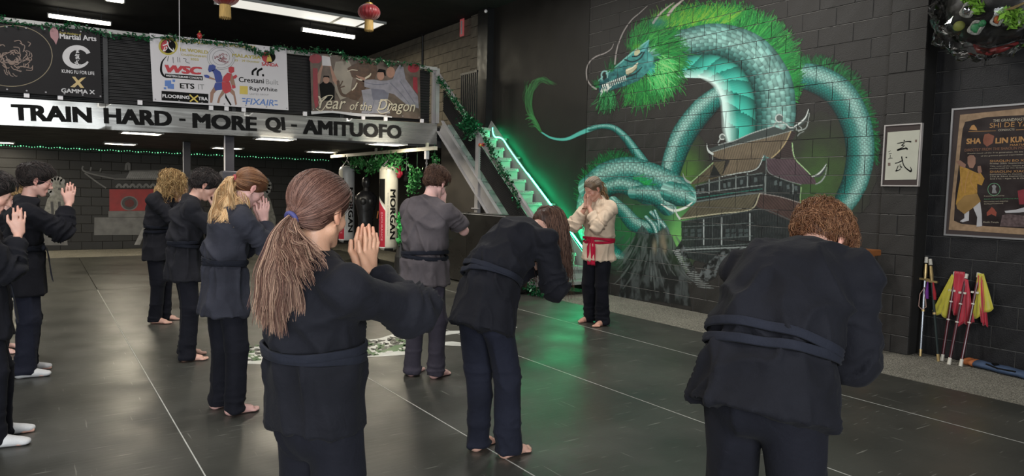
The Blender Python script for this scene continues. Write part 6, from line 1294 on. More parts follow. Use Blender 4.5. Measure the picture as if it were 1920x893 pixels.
# the clear wrap: crumpled thin film
R = np.random.RandomState(4); n, m_ = 44, 26; vs = []; fs = []
for i in range(m_ + 1):
    a_ = math.pi * (0.03 + 0.94 * i / m_)
    for k in range(n):
        th = 2 * math.pi * k / n; w__ = 1 + 0.05 * math.sin(th * 7 + i * 0.9) + 0.045 * math.sin(th * 3 - i * 1.3) + R.randn() * 0.022
        vs.append(tuple(LP(1862, 10, 0.0) + np.array([0.30 * math.sin(a_) * math.cos(th) * w__ - 0.02, 0.47 * math.sin(a_) ** 0.8 * math.sin(th) * w__, -0.44 * math.cos(a_) * w__])))
for i in range(m_):
    for k in range(n): fs.append((i * n + k, i * n + (k + 1) % n, (i + 1) * n + (k + 1) % n, (i + 1) * n + k))
M_FILM = bpy.data.materials.new('clear_film'); M_FILM.use_nodes = True; fn_, fl_ = nodes_of(M_FILM); fn_.clear()
out = fn_.new('ShaderNodeOutputMaterial'); mix = fn_.new('ShaderNodeMixShader'); tr = fn_.new('ShaderNodeBsdfTransparent'); gl = fn_.new('ShaderNodeBsdfGlossy'); gl.inputs['Roughness'].default_value = 0.06; fr = fn_.new('ShaderNodeFresnel'); fr.inputs[0].default_value = 1.35
mm = fn_.new('ShaderNodeMath'); mm.operation = 'MULTIPLY'; mm.inputs[1].default_value = 1.6; fl_.new(fr.outputs[0], mm.inputs[0]); fl_.new(mm.outputs[0], mix.inputs[0]); fl_.new(tr.outputs[0], mix.inputs[1]); fl_.new(gl.outputs[0], mix.inputs[2]); fl_.new(mix.outputs[0], out.inputs[0])
mesh('plastic_wrap', vs, fs, M_FILM, lh, smooth=False)
MB().tube([LP(1862, -60), LP(1862, -60) + [0, 0, 1.6]], 0.006, 6).build('hanging_cord', M_BLACK, lh)
# ================================================================== figures: distance fields turned into one continuous surface each
class Field:
    def __init__(s, lo, hi, h):
        s.lo = np.array(lo, float); s.h = h; s.n = np.ceil((np.array(hi) - s.lo) / h).astype(int) + 1
        s.d = np.full(s.n, 0.5, np.float32)
        s.ax = [s.lo[i] + h * np.arange(s.n[i], dtype=np.float32) for i in range(3)]
    def region(s, lo, hi):
        a = np.clip(np.floor((np.array(lo) - s.lo) / s.h).astype(int), 0, s.n); b = np.clip(np.ceil((np.array(hi) - s.lo) / s.h).astype(int) + 1, 0, s.n)
        if np.any(b <= a): return None, None
        sl = tuple(slice(a[i], b[i]) for i in range(3)); g = np.meshgrid(*[s.ax[i][sl[i]].astype(np.float32) for i in range(3)], indexing='ij', sparse=True)
        return sl, g
    def put(s, sl, d, k, mode='add'):
        o = s.d[sl]
        if mode == 'add': h = np.clip(0.5 + 0.5 * (o - d) / k, 0, 1); s.d[sl] = o + (d - o) * h - k * h * (1 - h)
        elif mode == 'cut': d2 = -d; h = np.clip(0.5 - 0.5 * (o - d2) / k, 0, 1); s.d[sl] = o + (d2 - o) * h + k * h * (1 - h)
    def cap(s, a, b, ra, rb=None, k=0.01, flat=None, axis=None, sq=1.0, mode='add', flat0=False):
        """tapered capsule; axis+sq widen it sideways; flat cuts the far end square"""
        rb = ra if rb is None else rb; a = np.array(a, float); b = np.array(b, float); R = max(ra, rb) * max(1, sq) + k + 2 * s.h
        sl, g = s.region(np.minimum(a, b) - R, np.maximum(a, b) + R)
        if sl is None: return
        d = b - a; L2 = float(d @ d) + 1e-9; x, y, z = g[0] - a[0], g[1] - a[1], g[2] - a[2]
        tt = (x * d[0] + y * d[1] + z * d[2]) / L2; t = np.clip(tt, 0, 1)
        ex, ey, ez = x - t * d[0], y - t * d[1], z - t * d[2]
        if axis is not None:
            ax = np.array(axis, float); ax = ax / np.linalg.norm(ax); c = ex * ax[0] + ey * ax[1] + ez * ax[2]; q = c * (1 - 1 / sq)
            ex, ey, ez = ex - q * ax[0], ey - q * ax[1], ez - q * ax[2]
        D = np.sqrt(ex * ex + ey * ey + ez * ez) - (ra + (rb - ra) * t); L = math.sqrt(L2)
        if flat: D = np.maximum(D, (tt - 1) * L)
        if flat0: D = np.maximum(D, -tt * L)
        s.put(sl, D.astype(np.float32), k, mode)
    def ell(s, c, r, k=0.01, M=None, mode='add'):
        c = np.array(c, float); r = np.array(r, float); R = r.max() + k + 2 * s.h; sl, g = s.region(c - R, c + R)
        if sl is None: return
        x, y, z = g[0] - c[0], g[1] - c[1], g[2] - c[2]
        if M is not None: x, y, z = M[0][0] * x + M[0][1] * y + M[0][2] * z, M[1][0] * x + M[1][1] * y + M[1][2] * z, M[2][0] * x + M[2][1] * y + M[2][2] * z
        k0 = np.sqrt((x / r[0]) ** 2 + (y / r[1]) ** 2 + (z / r[2]) ** 2); k1 = np.sqrt((x / r[0] ** 2) ** 2 + (y / r[1] ** 2) ** 2 + (z / r[2] ** 2) ** 2)
        s.put(sl, (k0 * (k0 - 1) / (k1 + 1e-6)).astype(np.float32), k, mode)
    def clip_plane(s, p, n):
        """keeps the side the normal points away from"""
        p = np.array(p, float); n = np.array(n, float); n /= np.linalg.norm(n); g = np.meshgrid(*[a.astype(np.float32) for a in s.ax], indexing='ij', sparse=True)
        s.d = np.maximum(s.d, ((g[0] - p[0]) * n[0] + (g[1] - p[1]) * n[1] + (g[2] - p[2]) * n[2]).astype(np.float32))
    def surface(s):
        d = s.d; ins = d < 0; nx, ny, nz = s.n; cell = np.zeros((nx - 1, ny - 1, nz - 1), np.int8)
        for i in (0, 1):
            for j in (0, 1):
                for k in (0, 1): cell += ins[i:nx - 1 + i, j:ny - 1 + j, k:nz - 1 + k]
        act = (cell > 0) & (cell < 8); I = np.argwhere(act)
        idx = np.full(act.shape, -1, np.int32); idx[act] = np.arange(len(I)); acc = np.zeros((len(I), 3)); cnt = np.zeros(len(I))
        C8 = [(i, j, k) for i in (0, 1) for j in (0, 1) for k in (0, 1)]; val = {c: d[I[:, 0] + c[0], I[:, 1] + c[1], I[:, 2] + c[2]] for c in C8}
        for c in C8:
            for ax in range(3):
                if c[ax] == 1: continue
                e = list(c); e[ax] = 1; e = tuple(e); a, b = val[c], val[e]; m_ = (a < 0) != (b < 0); t = np.where(m_, a / np.where(m_, a - b, 1), 0)
                p = np.array(c, float)[None].repeat(len(I), 0); p[:, ax] += t; acc += p * m_[:, None]; cnt += m_
        V = s.lo + (I + acc / cnt[:, None]) * s.h; Q = []
        for ax in range(3):
            sh_ = [slice(None)] * 3; a_ = [slice(1, -1)] * 3; a_[ax] = slice(0, -1); b_ = [slice(1, -1)] * 3; b_[ax] = slice(1, None)
            A, B = ins[tuple(a_)], ins[tuple(b_)]; m_ = A != B; P = np.argwhere(m_); off = np.array([1, 1, 1]); off[ax] = 0; P = P + off; u, v = [(1, 2), (2, 0), (0, 1)][ax]
            def id_(du, dv): q = P.copy(); q[:, u] -= du; q[:, v] -= dv; return idx[q[:, 0], q[:, 1], q[:, 2]]
            q = np.stack([id_(1, 1), id_(0, 1), id_(0, 0), id_(1, 0)], 1); fl_ = B[m_]; q[fl_] = q[fl_][:, ::-1]; Q.append(q)
        Q = np.vstack(Q); Q = Q[(Q >= 0).all(1)]
        return V, Q
def relax(V, Q, n=1, w=0.5):
    for _ in range(n):
        S = np.zeros_like(V); C_ = np.zeros(len(V))
        for a, b in ((0, 1), (1, 2), (2, 3), (3, 0)):
            for i, j in ((a, b), (b, a)):
                S += np.stack([np.bincount(Q[:, i], V[Q[:, j], k], len(V)) for k in range(3)], 1); C_ += np.bincount(Q[:, i], None, len(V))
        V = V * (1 - w) + w * S / np.maximum(C_, 1)[:, None]
    return V
def normals(V, Q):
    n = np.cross(V[Q[:, 2]] - V[Q[:, 0]], V[Q[:, 3]] - V[Q[:, 1]]); N = np.zeros_like(V)
    for k in range(4):
        for c in range(3): N[:, c] += np.bincount(Q[:, k], n[:, c], len(V))
    return N / (np.linalg.norm(N, axis=1)[:, None] + 1e-9)
_T = NR.rand(32, 32, 32)
def vn3(p):
    i = np.floor(p).astype(int); f = p - i; f = f * f * (3 - 2 * f); i0 = i & 31; i1 = (i + 1) & 31; r_ = 0
    for a in (0, 1):
        for b in (0, 1):
            for c in (0, 1):
                w_ = (f[:, 0] if a else 1 - f[:, 0]) * (f[:, 1] if b else 1 - f[:, 1]) * (f[:, 2] if c else 1 - f[:, 2]); r_ = r_ + w_ * _T[(i1 if a else i0)[:, 0], (i1 if b else i0)[:, 1], (i1 if c else i0)[:, 2]]
    return r_
def ridge(p): v = 1 - np.abs(2 * vn3(p) - 1) * 2; return np.where(v > 0, v ** 1.6, v * 0.4)
def frame(d, side):
    d = np.array(d, float); d /= np.linalg.norm(d); x = np.array(side, float); x -= d * (x @ d); x /= np.linalg.norm(x); return x, np.cross(d, x), d

# ---- materials for people
def skin_mat(name, col, rough=0.5):
    m_ = mat(name, col, rough=rough, attr='Col', sss=0.12, noise=0.05, nscale=30, bump=0.12, bscale=220); return m_
def cloth_mat(name, col, rough=0.85, worn=0.25, sheen=0.02):
    m_ = mat(name, col, rough=rough, sheen=sheen, spec=0.15)
    n, l = nodes_of(m_); b = n['Principled BSDF']; tc = n.new('ShaderNodeTexCoord')
    t = n.new('ShaderNodeTexNoise'); t.inputs['Scale'].default_value = 4.5; t.inputs['Detail'].default_value = 6; l.new(tc.outputs['Object'], t.inputs['Vector'])
    f = n.new('ShaderNodeTexNoise'); f.inputs['Scale'].default_value = 420; f.inputs['Detail'].default_value = 1; l.new(tc.outputs['Object'], f.inputs['Vector'])
    mr = n.new('ShaderNodeMapRange'); mr.inputs[1].default_value = 0.3; mr.inputs[2].default_value = 0.72; mr.inputs[3].default_value = 1 - worn; mr.inputs[4].default_value = 1 + worn * 1.3; l.new(t.outputs['Fac'], mr.inputs[0])
    m2 = n.new('ShaderNodeMapRange'); m2.inputs[3].default_value = 0.82; m2.inputs[4].default_value = 1.18; l.new(f.outputs['Fac'], m2.inputs[0])
    mm_ = n.new('ShaderNodeMath'); mm_.operation = 'MULTIPLY'; l.new(mr.outputs[0], mm_.inputs[0]); l.new(m2.outputs[0], mm_.inputs[1])
    v = n.new('ShaderNodeVectorMath'); v.operation = 'SCALE'; v.inputs[0].default_value = col; l.new(mm_.outputs[0], v.inputs['Scale']); l.new(v.outputs[0], b.inputs['Base Color'])
    bp = n.new('ShaderNodeBump'); bp.inputs['Strength'].default_value = 0.25; bp.inputs['Distance'].default_value = 0.002; l.new(f.outputs['Fac'], bp.inputs['Height'])
    t3 = n.new('ShaderNodeTexNoise'); t3.inputs['Scale'].default_value = 16; t3.inputs['Detail'].default_value = 3; t3.inputs['Distortion'].default_value = 1.2; l.new(tc.outputs['Object'], t3.inputs['Vector'])
    bp2 = n.new('ShaderNodeBump'); bp2.inputs['Strength'].default_value = 0.35; bp2.inputs['Distance'].default_value = 0.012; l.new(t3.outputs['Fac'], bp2.inputs['Height']); l.new(bp.outputs[0], bp2.inputs['Normal']); l.new(bp2.outputs[0], b.inputs['Normal'])
    return m_
def hair_mat(name):
    m_ = mat(name, (0.1, 0.05, 0.03), rough=0.5, attr='Col', spec=0.35); return m_
M_HAIR = hair_mat('hair_strands')
M_GI = cloth_mat('black_cotton_uniform', (0.0095, 0.0097, 0.0132)); M_GIT = cloth_mat('black_cotton_trousers', (0.0085, 0.0088, 0.0130)); M_GIW = cloth_mat('washed_slate_uniform', (0.032, 0.033, 0.044), worn=0.3)
M_BELT = cloth_mat('navy_black_sash', (0.014, 0.0155, 0.023)); M_PLUM = cloth_mat('faded_plum_grey_top', (0.095, 0.082, 0.088), worn=0.2); M_PLUMT = cloth_mat('faded_plum_trousers', (0.045, 0.040, 0.054)); M_LINEN = cloth_mat('cream_linen', (0.60, 0.47, 0.35), worn=0.12, sheen=0.1); M_CRIM = cloth_mat('crimson_sash', (0.40, 0.012, 0.04), worn=0.35); M_SOCK = cloth_mat('white_sock', (0.55, 0.55, 0.55), worn=0.08); M_NAVYT = cloth_mat('navy_trousers', (0.0125, 0.0138, 0.023)); M_SHADOWG = cloth_mat('charcoal_uniform', (0.016, 0.016, 0.020), worn=0.3)

def tubes(name, paths, radii, cols, material, parent, sides=3):
    """many strands as one mesh: paths (N,M,3), radii (N,M) or (M,), cols (N,3)"""
    P = np.asarray(paths, float); N, M_, _ = P.shape; T = np.gradient(P, axis=1); T /= np.linalg.norm(T, axis=2)[..., None] + 1e-9
    ref = NR.randn(N, 1, 3); X = np.cross(T, ref); X /= np.linalg.norm(X, axis=2)[..., None] + 1e-9; Y = np.cross(T, X); r_ = np.broadcast_to(radii, (N, M_))
    V = []
    for k in range(sides): a = 2 * math.pi * k / sides; V.append(P + (math.cos(a) * X + math.sin(a) * Y) * r_[..., None])
    V = np.stack(V, 2); base = (np.arange(N)[:, None] * M_ + np.arange(M_ - 1)[None]) * sides; F_ = []
    for k in range(sides): k2 = (k + 1) % sides; F_.append(np.stack([base + k, base + k2, base + sides + k2, base + sides + k], -1).reshape(-1, 4))
    c = np.repeat(np.asarray(cols), M_ * sides, 0); return mesh(name, V.reshape(-1, 3), np.vstack(F_), material, parent, smooth=True, cols=c)

def person(label, foot, facing, H=1.65, lean=0.0, curl=0.1, head_pitch=0.35, head_yaw=0.0, head_roll=0.0, jacket=None, trousers=None, belt=None, skin=(0.55, 0.33, 0.25), hair=None,
           hand=(0.26, None), hand_up=(0, 0.15, 1.0), elbows=(0.16, 0.30), sleeve=1.0, sleeve_len=0.80, girth=1.0, hem=0.40, h=0.008, feet=((-.1, 0), (.1, 0)), socks=None, group=None, short=False,
           flare=1.0, hips=0.0, seed=1, sash=None, extra=None, wrinkle=1.0, trouser_w=1.0, hand_h=None, hb=None, shoulder=1.0, waist=0.085, skin_legs=True, belly=0.0, hip_y=None, palm_spread=0.0):
    s = H / 1.70; R = np.random.RandomState(seed); root = empty('person', (foot[0], foot[1], 0.0), -facing, label, 'person', group)
    dirn = lambda a: np.array([0, math.sin(a), math.cos(a)]); A = lambda *v: np.array(v, float)
    # ---- skeleton (local: x right, y forward)
    hy = -0.13 * math.sin(lean) * s if hip_y is None else hip_y; fx = (feet[0][0] + feet[1][0]) / 2
    P0 = A(fx, hy, 0.525 * H); P1 = P0 + dirn(0.65 * lean) * 0.10 * H; P2 = P1 + dirn(0.95 * lean + curl * 0.3) * 0.125 * H; P3 = P2 + dirn(lean + curl) * 0.076 * H
    nk = lean + curl * 1.3 + head_pitch * 0.55; P4 = P3 + dirn(nk) * 0.074 * H
    hp = lean + curl + head_pitch; cyw, syw = math.cos(head_yaw), math.sin(head_yaw)
    up = dirn(hp); fwd = A(0, math.cos(hp), -math.sin(hp)); side = A(1, 0, 0); fwd, side = fwd * cyw + side * syw, side * cyw - fwd * syw
    cr_, sr_ = math.cos(head_roll), math.sin(head_roll); up, side = up * cr_ + side * sr_, side * cr_ - up * sr_
    Hc = P4 + up * 0.052 * s + fwd * 0.02 * s; hd = lambda x, y, z: Hc + (side * x + fwd * y + up * z) * s; HM = np.array([side, fwd, up])
    sh_dir = dirn(lean + curl); sw = 0.108 * H * shoulder; S = [P3 - sh_dir * 0.036 * H + A(q * sw, 0, 0) for q in (-1, 1)]
    hy_, hz_ = hand; hz_ = hz_ if hz_ is not None else 0.0
    face = hd(0, 0.10, -0.055)
    palm = face + A(0, hy_ * s, hz_ * s) if hand_h is None else A(fx, hy_, hand_h)
    hu = np.array(hand_up, float); hu /= np.linalg.norm(hu); hw = np.cross(hu, A(1, 0, 0)); hw /= np.linalg.norm(hw)        # hw: from palm centre to the thumb side
    if hw[1] > 0: hw = -hw
    Wr = [palm - hu * 0.085 * s + A(q * (0.020 + palm_spread) * s, 0, 0) for q in (-1, 1)]
    La, Lb = 0.172 * H, 0.150 * H; E = []
    for q, Sx, W__ in zip((-1, 1), S, Wr):
        d = W__ - Sx; L = np.linalg.norm(d)
        if L > (La + Lb) * 0.995: W__ = Sx + d * (La + Lb) * 0.995 / L; d = W__ - Sx; L = np.linalg.norm(d)
        a_ = (La ** 2 - Lb ** 2 + L ** 2) / (2 * L); hgt = math.sqrt(max(La ** 2 - a_ ** 2, 1e-6)); pole = A(q * elbows[0], 0.0, -elbows[1]); u = d / L; pole = pole - u * (pole @ u); pole /= np.linalg.norm(pole); E.append(Sx + u * a_ + pole * hgt)
    F_ = [A(f[0], f[1], 0) for f in feet]; Hp = [P0 + A(q * 0.052 * H, 0, -0.02 * H) for q in (-1, 1)]; An = [f + A(0, 0.0, 0.075 * s) for f in F_]; Kn = []
    for q in (0, 1):
        d = An[q] - Hp[q]; L = np.linalg.norm(d); l1, l2 = 0.511 * L, 0.492 * L; L2_ = min(L, (l1 + l2) * 0.999); a_ = (l1 ** 2 - l2 ** 2 + L2_ ** 2) / (2 * L2_); hgt = math.sqrt(max(l1 ** 2 - a_ ** 2, 0)); u = d / L; po = A(0, 1, 0) - u * u[1]; po /= np.linalg.norm(po); Kn.append(Hp[q] + u * a_ * L / L2_ + po * hgt)
    pts = np.array([P0, P1, P2, P3, P4, Hc, *S, *E, *Wr, *F_, palm, *Kn]); lo = pts.min(0) - 0.26 * s; hi = pts.max(0) + 0.26 * s; lo[2] = -0.01
    g = girth
    # ---- the body: one surface
    B = Field(lo, hi, h)
    B.cap(P0, P1, 0.075 * s * g, 0.072 * s * g, 0.03, axis=(1, 0, 0), sq=1.3); B.cap(P1, P2, 0.072 * s * g, 0.078 * s * g, 0.03, axis=(1, 0, 0), sq=1.3); B.cap(P2, P3, 0.078 * s * g, 0.06 * s * g, 0.03, axis=(1, 0, 0), sq=1.3)
    B.cap(S[0], S[1], 0.038 * s, k=0.03); B.cap(P3 - sh_dir * 0.02, P4 + up * 0.02 * s, 0.056 * s * (0.92 + 0.08 * g), 0.050 * s, 0.025)
    for q in (0, 1):
        B.cap(S[q], E[q], 0.042 * s * g, 0.034 * s * g, 0.02); B.cap(E[q], Wr[q], 0.036 * s * g, 0.023 * s, 0.015)
        B.cap(Hp[q], Kn[q], 0.066 * s * g, 0.046 * s, 0.03); B.cap(Kn[q], An[q], 0.046 * s, 0.030 * s, 0.02)
        f = F_[q]; tw = 0.18 * (1 if q else -1); c_, s_ = math.cos(tw), math.sin(tw); ft = lambda x, y, z: f + A(x * c_ + y * s_, -x * s_ + y * c_, z) * s
        B.cap(An[q], ft(0, -0.035, 0.03), 0.032 * s, 0.030 * s, 0.02); B.cap(ft(0, -0.03, 0.03), ft(0, 0.11, 0.022), 0.030 * s, 0.021 * s, 0.02, axis=(c_, -s_, 0), sq=1.45); B.cap(ft(0, 0.0, 0.06), ft(0, 0.10, 0.03), 0.028 * s, 0.016 * s, 0.02, axis=(c_, -s_, 0), sq=1.2)
        inn = -1 if q else 1
        for k, (tx, ty, tr) in enumerate(((0.027, 0.160, 0.0135), (0.008, 0.160, 0.0095), (-0.007, 0.152, 0.009), (-0.020, 0.142, 0.0085), (-0.032, 0.130, 0.008))): B.cap(ft(inn * tx * 0.9, 0.105, 0.016), ft(inn * tx, ty, 0.0125), tr * s * 1.05, tr * s, 0.004 if h < 0.006 else 0.003)
        # hand: palm, four fingers, thumb
        x_ = A(1, 0, 0); sgn = 1 if q else -1; wc = Wr[q]; mid = wc + hu * 0.055 * s
        pl = lambda w_, u_, n_=0.0: wc + (hw * w_ + hu * u_) * s + x_ * sgn * n_ * s
        B.cap(pl(0, 0.01), pl(0.002, 0.075), 0.0155 * s, 0.0150 * s, 0.012, axis=hw, sq=2.3)
        B.cap(pl(0.02, 0.02, 0.002), pl(0.032, 0.055), 0.015 * s, 0.012 * s, 0.010)
        for w_, ln, rr in ((0.030, 0.160, 0.0082), (0.0105, 0.172, 0.0086), (-0.0095, 0.163, 0.0083), (-0.028, 0.142, 0.0072)):
            a1, a2, a3 = pl(w_, 0.075, 0.002), pl(w_ * 1.06, 0.075 + (ln - 0.075) * 0.5, 0.005), pl(w_ * 1.02, ln, -0.004); B.cap(a1, a2, rr * s * 1.05, rr * s, 0.004); B.cap(a2, a3, rr * s, rr * s * 0.84, 0.003); B.ell(a2, (rr * s * 1.1,) * 3, 0.003)
        B.cap(pl(0.028, 0.035, 0.004), pl(0.056, 0.075, 0.004), 0.0125 * s, 0.0105 * s, 0.008); B.cap(pl(0.056, 0.075, 0.004), pl(0.060, 0.112, 0.000), 0.0102 * s, 0.0085 * s, 0.004)
    # head
    e = lambda c, r, k=0.012, mode='add': B.ell(hd(*c), np.array(r) * s, k * s, HM, mode)
    e((0, -0.018, 0.045), (0.073, 0.094, 0.080)); e((0, 0.012, 0.055), (0.068, 0.078, 0.066)); e((0, 0.035, -0.012), (0.058, 0.060, 0.072), 0.02)
    for q in (-1, 1):
        B.cap(hd(q * 0.050, 0.002, -0.050), hd(q * 0.016, 0.066, -0.088), 0.022 * s, 0.020 * s, 0.018); e((q * 0.036, 0.062, -0.020), (0.024, 0.024, 0.024), 0.014)
    e((0, 0.074, -0.090), (0.020, 0.018, 0.017), 0.012); B.cap(hd(-0.030, 0.082, 0.030), hd(0.030, 0.082, 0.030), 0.012 * s, k=0.012 * s)
    for q in (-1, 1): e((q * 0.030, 0.099, 0.008), (0.017, 0.012, 0.011), 0.008, 'cut'); e((q * 0.031, 0.078, 0.007), (0.0145, 0.0135, 0.0125), 0.003)
    B.cap(hd(0, 0.088, 0.020), hd(0, 0.114, -0.024), 0.0085 * s, 0.0115 * s, 0.009 * s); e((0.010, 0.100, -0.029), (0.008, 0.010, 0.007), 0.004); e((-0.010, 0.100, -0.029), (0.008, 0.010, 0.007), 0.004)
    B.cap(hd(-0.018, 0.088, -0.052), hd(0.018, 0.088, -0.052), 0.0075 * s, k=0.006 * s); B.cap(hd(-0.015, 0.087, -0.064), hd(0.015, 0.087, -0.064), 0.0082 * s, k=0.005 * s)
    for q in (-1, 1):
        e((q * 0.076, -0.006, 0.002), (0.010, 0.019, 0.031), 0.006); e((q * 0.085, 0.000, 0.004), (0.007, 0.010, 0.018), 0.003, 'cut'); e((q * 0.074, 0.003, -0.026), (0.008, 0.008, 0.009), 0.004)
    V, Q = B.surface(); V = relax(V, Q, 1, 0.35)
    c = np.tile(np.array(skin), (len(V), 1)); loc = (V - Hc) @ HM.T / s
    def tint(cx, rx, col, amt):
        nonlocal c
        w_ = np.clip(1.4 - np.sqrt((((loc - np.array(cx)) / np.array(rx)) ** 2).sum(1)), 0, 1)[:, None] * amt; c = c * (1 - w_) + np.array(col) * w_
    sk = np.array(skin); hc = np.array(hair['cols'][0] if hair else (0.05, 0.03, 0.02))
    tint((0, 0.095, -0.058), (0.024, 0.02, 0.012), sk * (0.85, 0.45, 0.45), 0.75)
    for q in (-1, 1): tint((q * 0.030, 0.098, 0.030), (0.020, 0.02, 0.0045), hc * 0.8, 0.8); tint((q * 0.031, 0.094, 0.001), (0.015, 0.012, 0.0025), (0.02, 0.012, 0.01), 0.8); tint((q * 0.040, 0.07, -0.022), (0.022, 0.03, 0.02), sk * (1.05, 0.7, 0.68), 0.35); tint((q * 0.082, -0.004, 0.0), (0.02, 0.02, 0.035), sk * (1.0, 0.62, 0.6), 0.5)
    for W__ in Wr:
        dd = np.linalg.norm(V - (W__ + hu * 0.165 * s), axis=1); w_ = np.clip(1.2 - dd / 0.04, 0, 1)[:, None] * 0.35; c = c * (1 - w_) + sk * (1.0, 0.72, 0.7) * w_
    if socks is not None: pass
    mesh('body', V, Q, skin_mat('skin', (0.5, 0.3, 0.2)), root, smooth=True, cols=c)
    # ---- trousers
    hc_ = max(h, 0.0085) if h < 0.0085 else h; hc_ = min(hc_ * 1.15, 0.012); tm = trousers or M_GIT; Tr = Field((lo[0], lo[1], 0.0), (hi[0], hi[1], P0[2] + 0.14 * H), hc_)
    Tr.cap(P0 - A(0, 0, 0.02 * s), P0 + dirn(0.6 * lean) * 0.07 * H, 0.105 * s * g, 0.100 * s * g, 0.04, axis=(1, 0, 0), sq=1.32)
    Tr.ell(P0 + A(0, -0.022 * s, -0.040 * s), (0.125 * s * g, 0.092 * s * g, 0.10 * s), 0.03)
    tw_ = trouser_w
    for q in (0, 1):
        Tr.cap(Hp[q], Kn[q], 0.086 * s * g, 0.073 * s * tw_, 0.025); Tr.cap(Kn[q], An[q] + A(0, -0.005, -0.035 * s), 0.073 * s * tw_, 0.066 * s * tw_, 0.02, flat=True)
        Tr.cap(An[q] + A(0, -0.005, -0.015 * s), An[q] + A(0, -0.008, -0.050 * s), 0.066 * s * tw_, 0.072 * s * tw_, 0.01, flat=True, flat0=True)
    wq = P0 + dirn(0.65 * lean) * waist * H; sq_ = -dirn(0.45 * lean); Tr.clip_plane(wq + sq_ * (hem * H * 0.5 - 0.07 * s), -sq_)
    Vt, Qt = Tr.surface(); Vt = relax(Vt, Qt, 1, 0.4); N = normals(Vt, Qt)
    lz = Vt[:, 2] / H; low = np.clip((0.20 - lz) / 0.16, 0, 1); so = R.rand(3) * 20
    dsp = 0.014 * (ridge(Vt * (9, 9, 3.0) + so) - 0.2) + 0.012 * low * (ridge(Vt * (7, 7, 22) + so) - 0.2) + 0.006 * (vn3(Vt * (6, 6, 2.2) + so) - 0.5)
    kz = np.exp(-((lz - 0.27) / 0.04) ** 2); dsp += 0.006 * kz * ridge(Vt * (9, 9, 26) + so + 3)
    mesh('trousers', Vt + N * dsp[:, None] * wrinkle, Qt, tm, root, smooth=True)
    # ---- jacket
    J = Field((lo[0], lo[1], 0.2), hi, hc_); jm = jacket or M_GI; bd1 = dirn(0.65 * lean)
    wst = P0 + bd1 * waist * H; J.cap(wst, P1 + bd1 * 0.02, 0.104 * s * g, 0.118 * s * g, 0.03, axis=(1, 0, 0), sq=1.30)
    J.cap(P1 + bd1 * 0.01, P2, 0.124 * s * g, 0.120 * s * g, 0.03, axis=(1, 0, 0), sq=1.34 * (0.6 + 0.4 * shoulder)); J.cap(P2, P3 - sh_dir * 0.035 * s, 0.116 * s * g, 0.080 * s * g, 0.04, axis=(1, 0, 0), sq=1.35 * (0.6 + 0.4 * shoulder))
    if belly: J.ell(P1 + A(0, 0.05, 0.01) * s, (0.15 * s * g, 0.12 * s * g * (1 + belly), 0.14 * s), 0.03)
    J.cap(S[0] * 0.92 + P3 * 0.08, S[1] * 0.92 + P3 * 0.08, 0.050 * s * (0.7 + 0.3 * g), k=0.045); J.cap(S[0] * 0.45 + (P3 + sh_dir * 0.01 * s) * 0.55, S[1] * 0.45 + (P3 + sh_dir * 0.01 * s) * 0.55, 0.050 * s, k=0.04); J.cap(P3 - dirn(nk) * 0.045 * s, P3 + dirn(nk) * 0.022 * s, 0.085 * s, 0.066 * s, 0.03, flat=True)
    sk_d = dirn(0.45 * lean) * -1; hl = hem * H * 0.5; sb = wst + sk_d * hl
    J.cap(wst - sk_d * 0.01, wst + sk_d * 0.09 * s, 0.106 * s * g, 0.128 * s * g, 0.02, axis=(1, 0, 0), sq=1.30)
    J.cap(wst + sk_d * 0.09 * s, sb, 0.128 * s * g, 0.154 * s * g * flare, 0.02, axis=(1, 0, 0), sq=1.28, flat=True)
    for q in (0, 1):
        sr = sleeve
        if not short: J.cap(S[q] - A(0, 0, 0.006), E[q], 0.056 * s * sr * (0.75 + 0.25 * g), 0.062 * s * sr, 0.035)
        if short: J.cap(S[q], S[q] + (E[q] - S[q]) * 0.74, 0.060 * s * sr, 0.068 * s * sr, 0.03, flat=True)
        if not short:
            J.cap(E[q], E[q] + (Wr[q] - E[q]) * sleeve_len, 0.062 * s * sr, 0.052 * s * sr, 0.02, flat=True)
    if short:
        pass
    Vj, Qj = J.surface()
    Vj = relax(Vj, Qj, 1, 0.4); N = normals(Vj, Qj)
    up1 = (Vj - wst) @ bd1 / s; so = R.rand(3) * 20; below = np.clip(-up1 / 0.05, 0, 1); near = np.exp(-(up1 / 0.10) ** 2); core = np.clip(1.3 - np.abs(Vj[:, 0] - P1[0]) / (0.2 * s * g), 0, 1)
    fold_v = ridge(Vj * (17, 17, 3.5) + so); fold_b = ridge(Vj * (8, 8, 2.0) + so + 5)
    ad = 1.0; armw = np.zeros(len(Vj)); armf = np.zeros(len(Vj))
    for q in (0, 1):
        for (a_, b_) in ((S[q], E[q]), (E[q], Wr[q])):
            d = b_ - a_; L = np.linalg.norm(d); u = d / L; t = (Vj - a_) @ u; dist = np.linalg.norm(Vj - a_ - np.clip(t, 0, L)[:, None] * u, axis=1); w_ = np.clip((0.10 * s * sleeve - dist) / 0.03, 0, 1) * np.clip(t / 0.06, 0, 1)
            pe = np.exp(-((t - (L if a_ is S[q] else 0)) / 0.09) ** 2); X_, Y_, D_ = frame(u, (0.3, 0.2, 1)); co_ = np.stack([(Vj - a_) @ X_ * 8, (Vj - a_) @ Y_ * 8, t * 26 + 3 * vn3(Vj * 9 + so)], 1)
            f_ = (0.5 + 0.9 * pe) * ridge(co_ + so); better = w_ > armw; armw = np.where(better, w_, armw); armf = np.where(better, f_, armf)
    # draping across the back: long soft diagonal folds
    ph = (Vj[:, 0] - P2[0]) * 5 / s + (Vj[:, 2] - P2[2]) * 9 / s; drape = ridge(np.stack([ph * 0.8, Vj[:, 1] * 5, Vj[:, 2] * 3.5 + 0.8 * np.abs(Vj[:, 0] - P2[0]) * 10], 1) + so + 9)
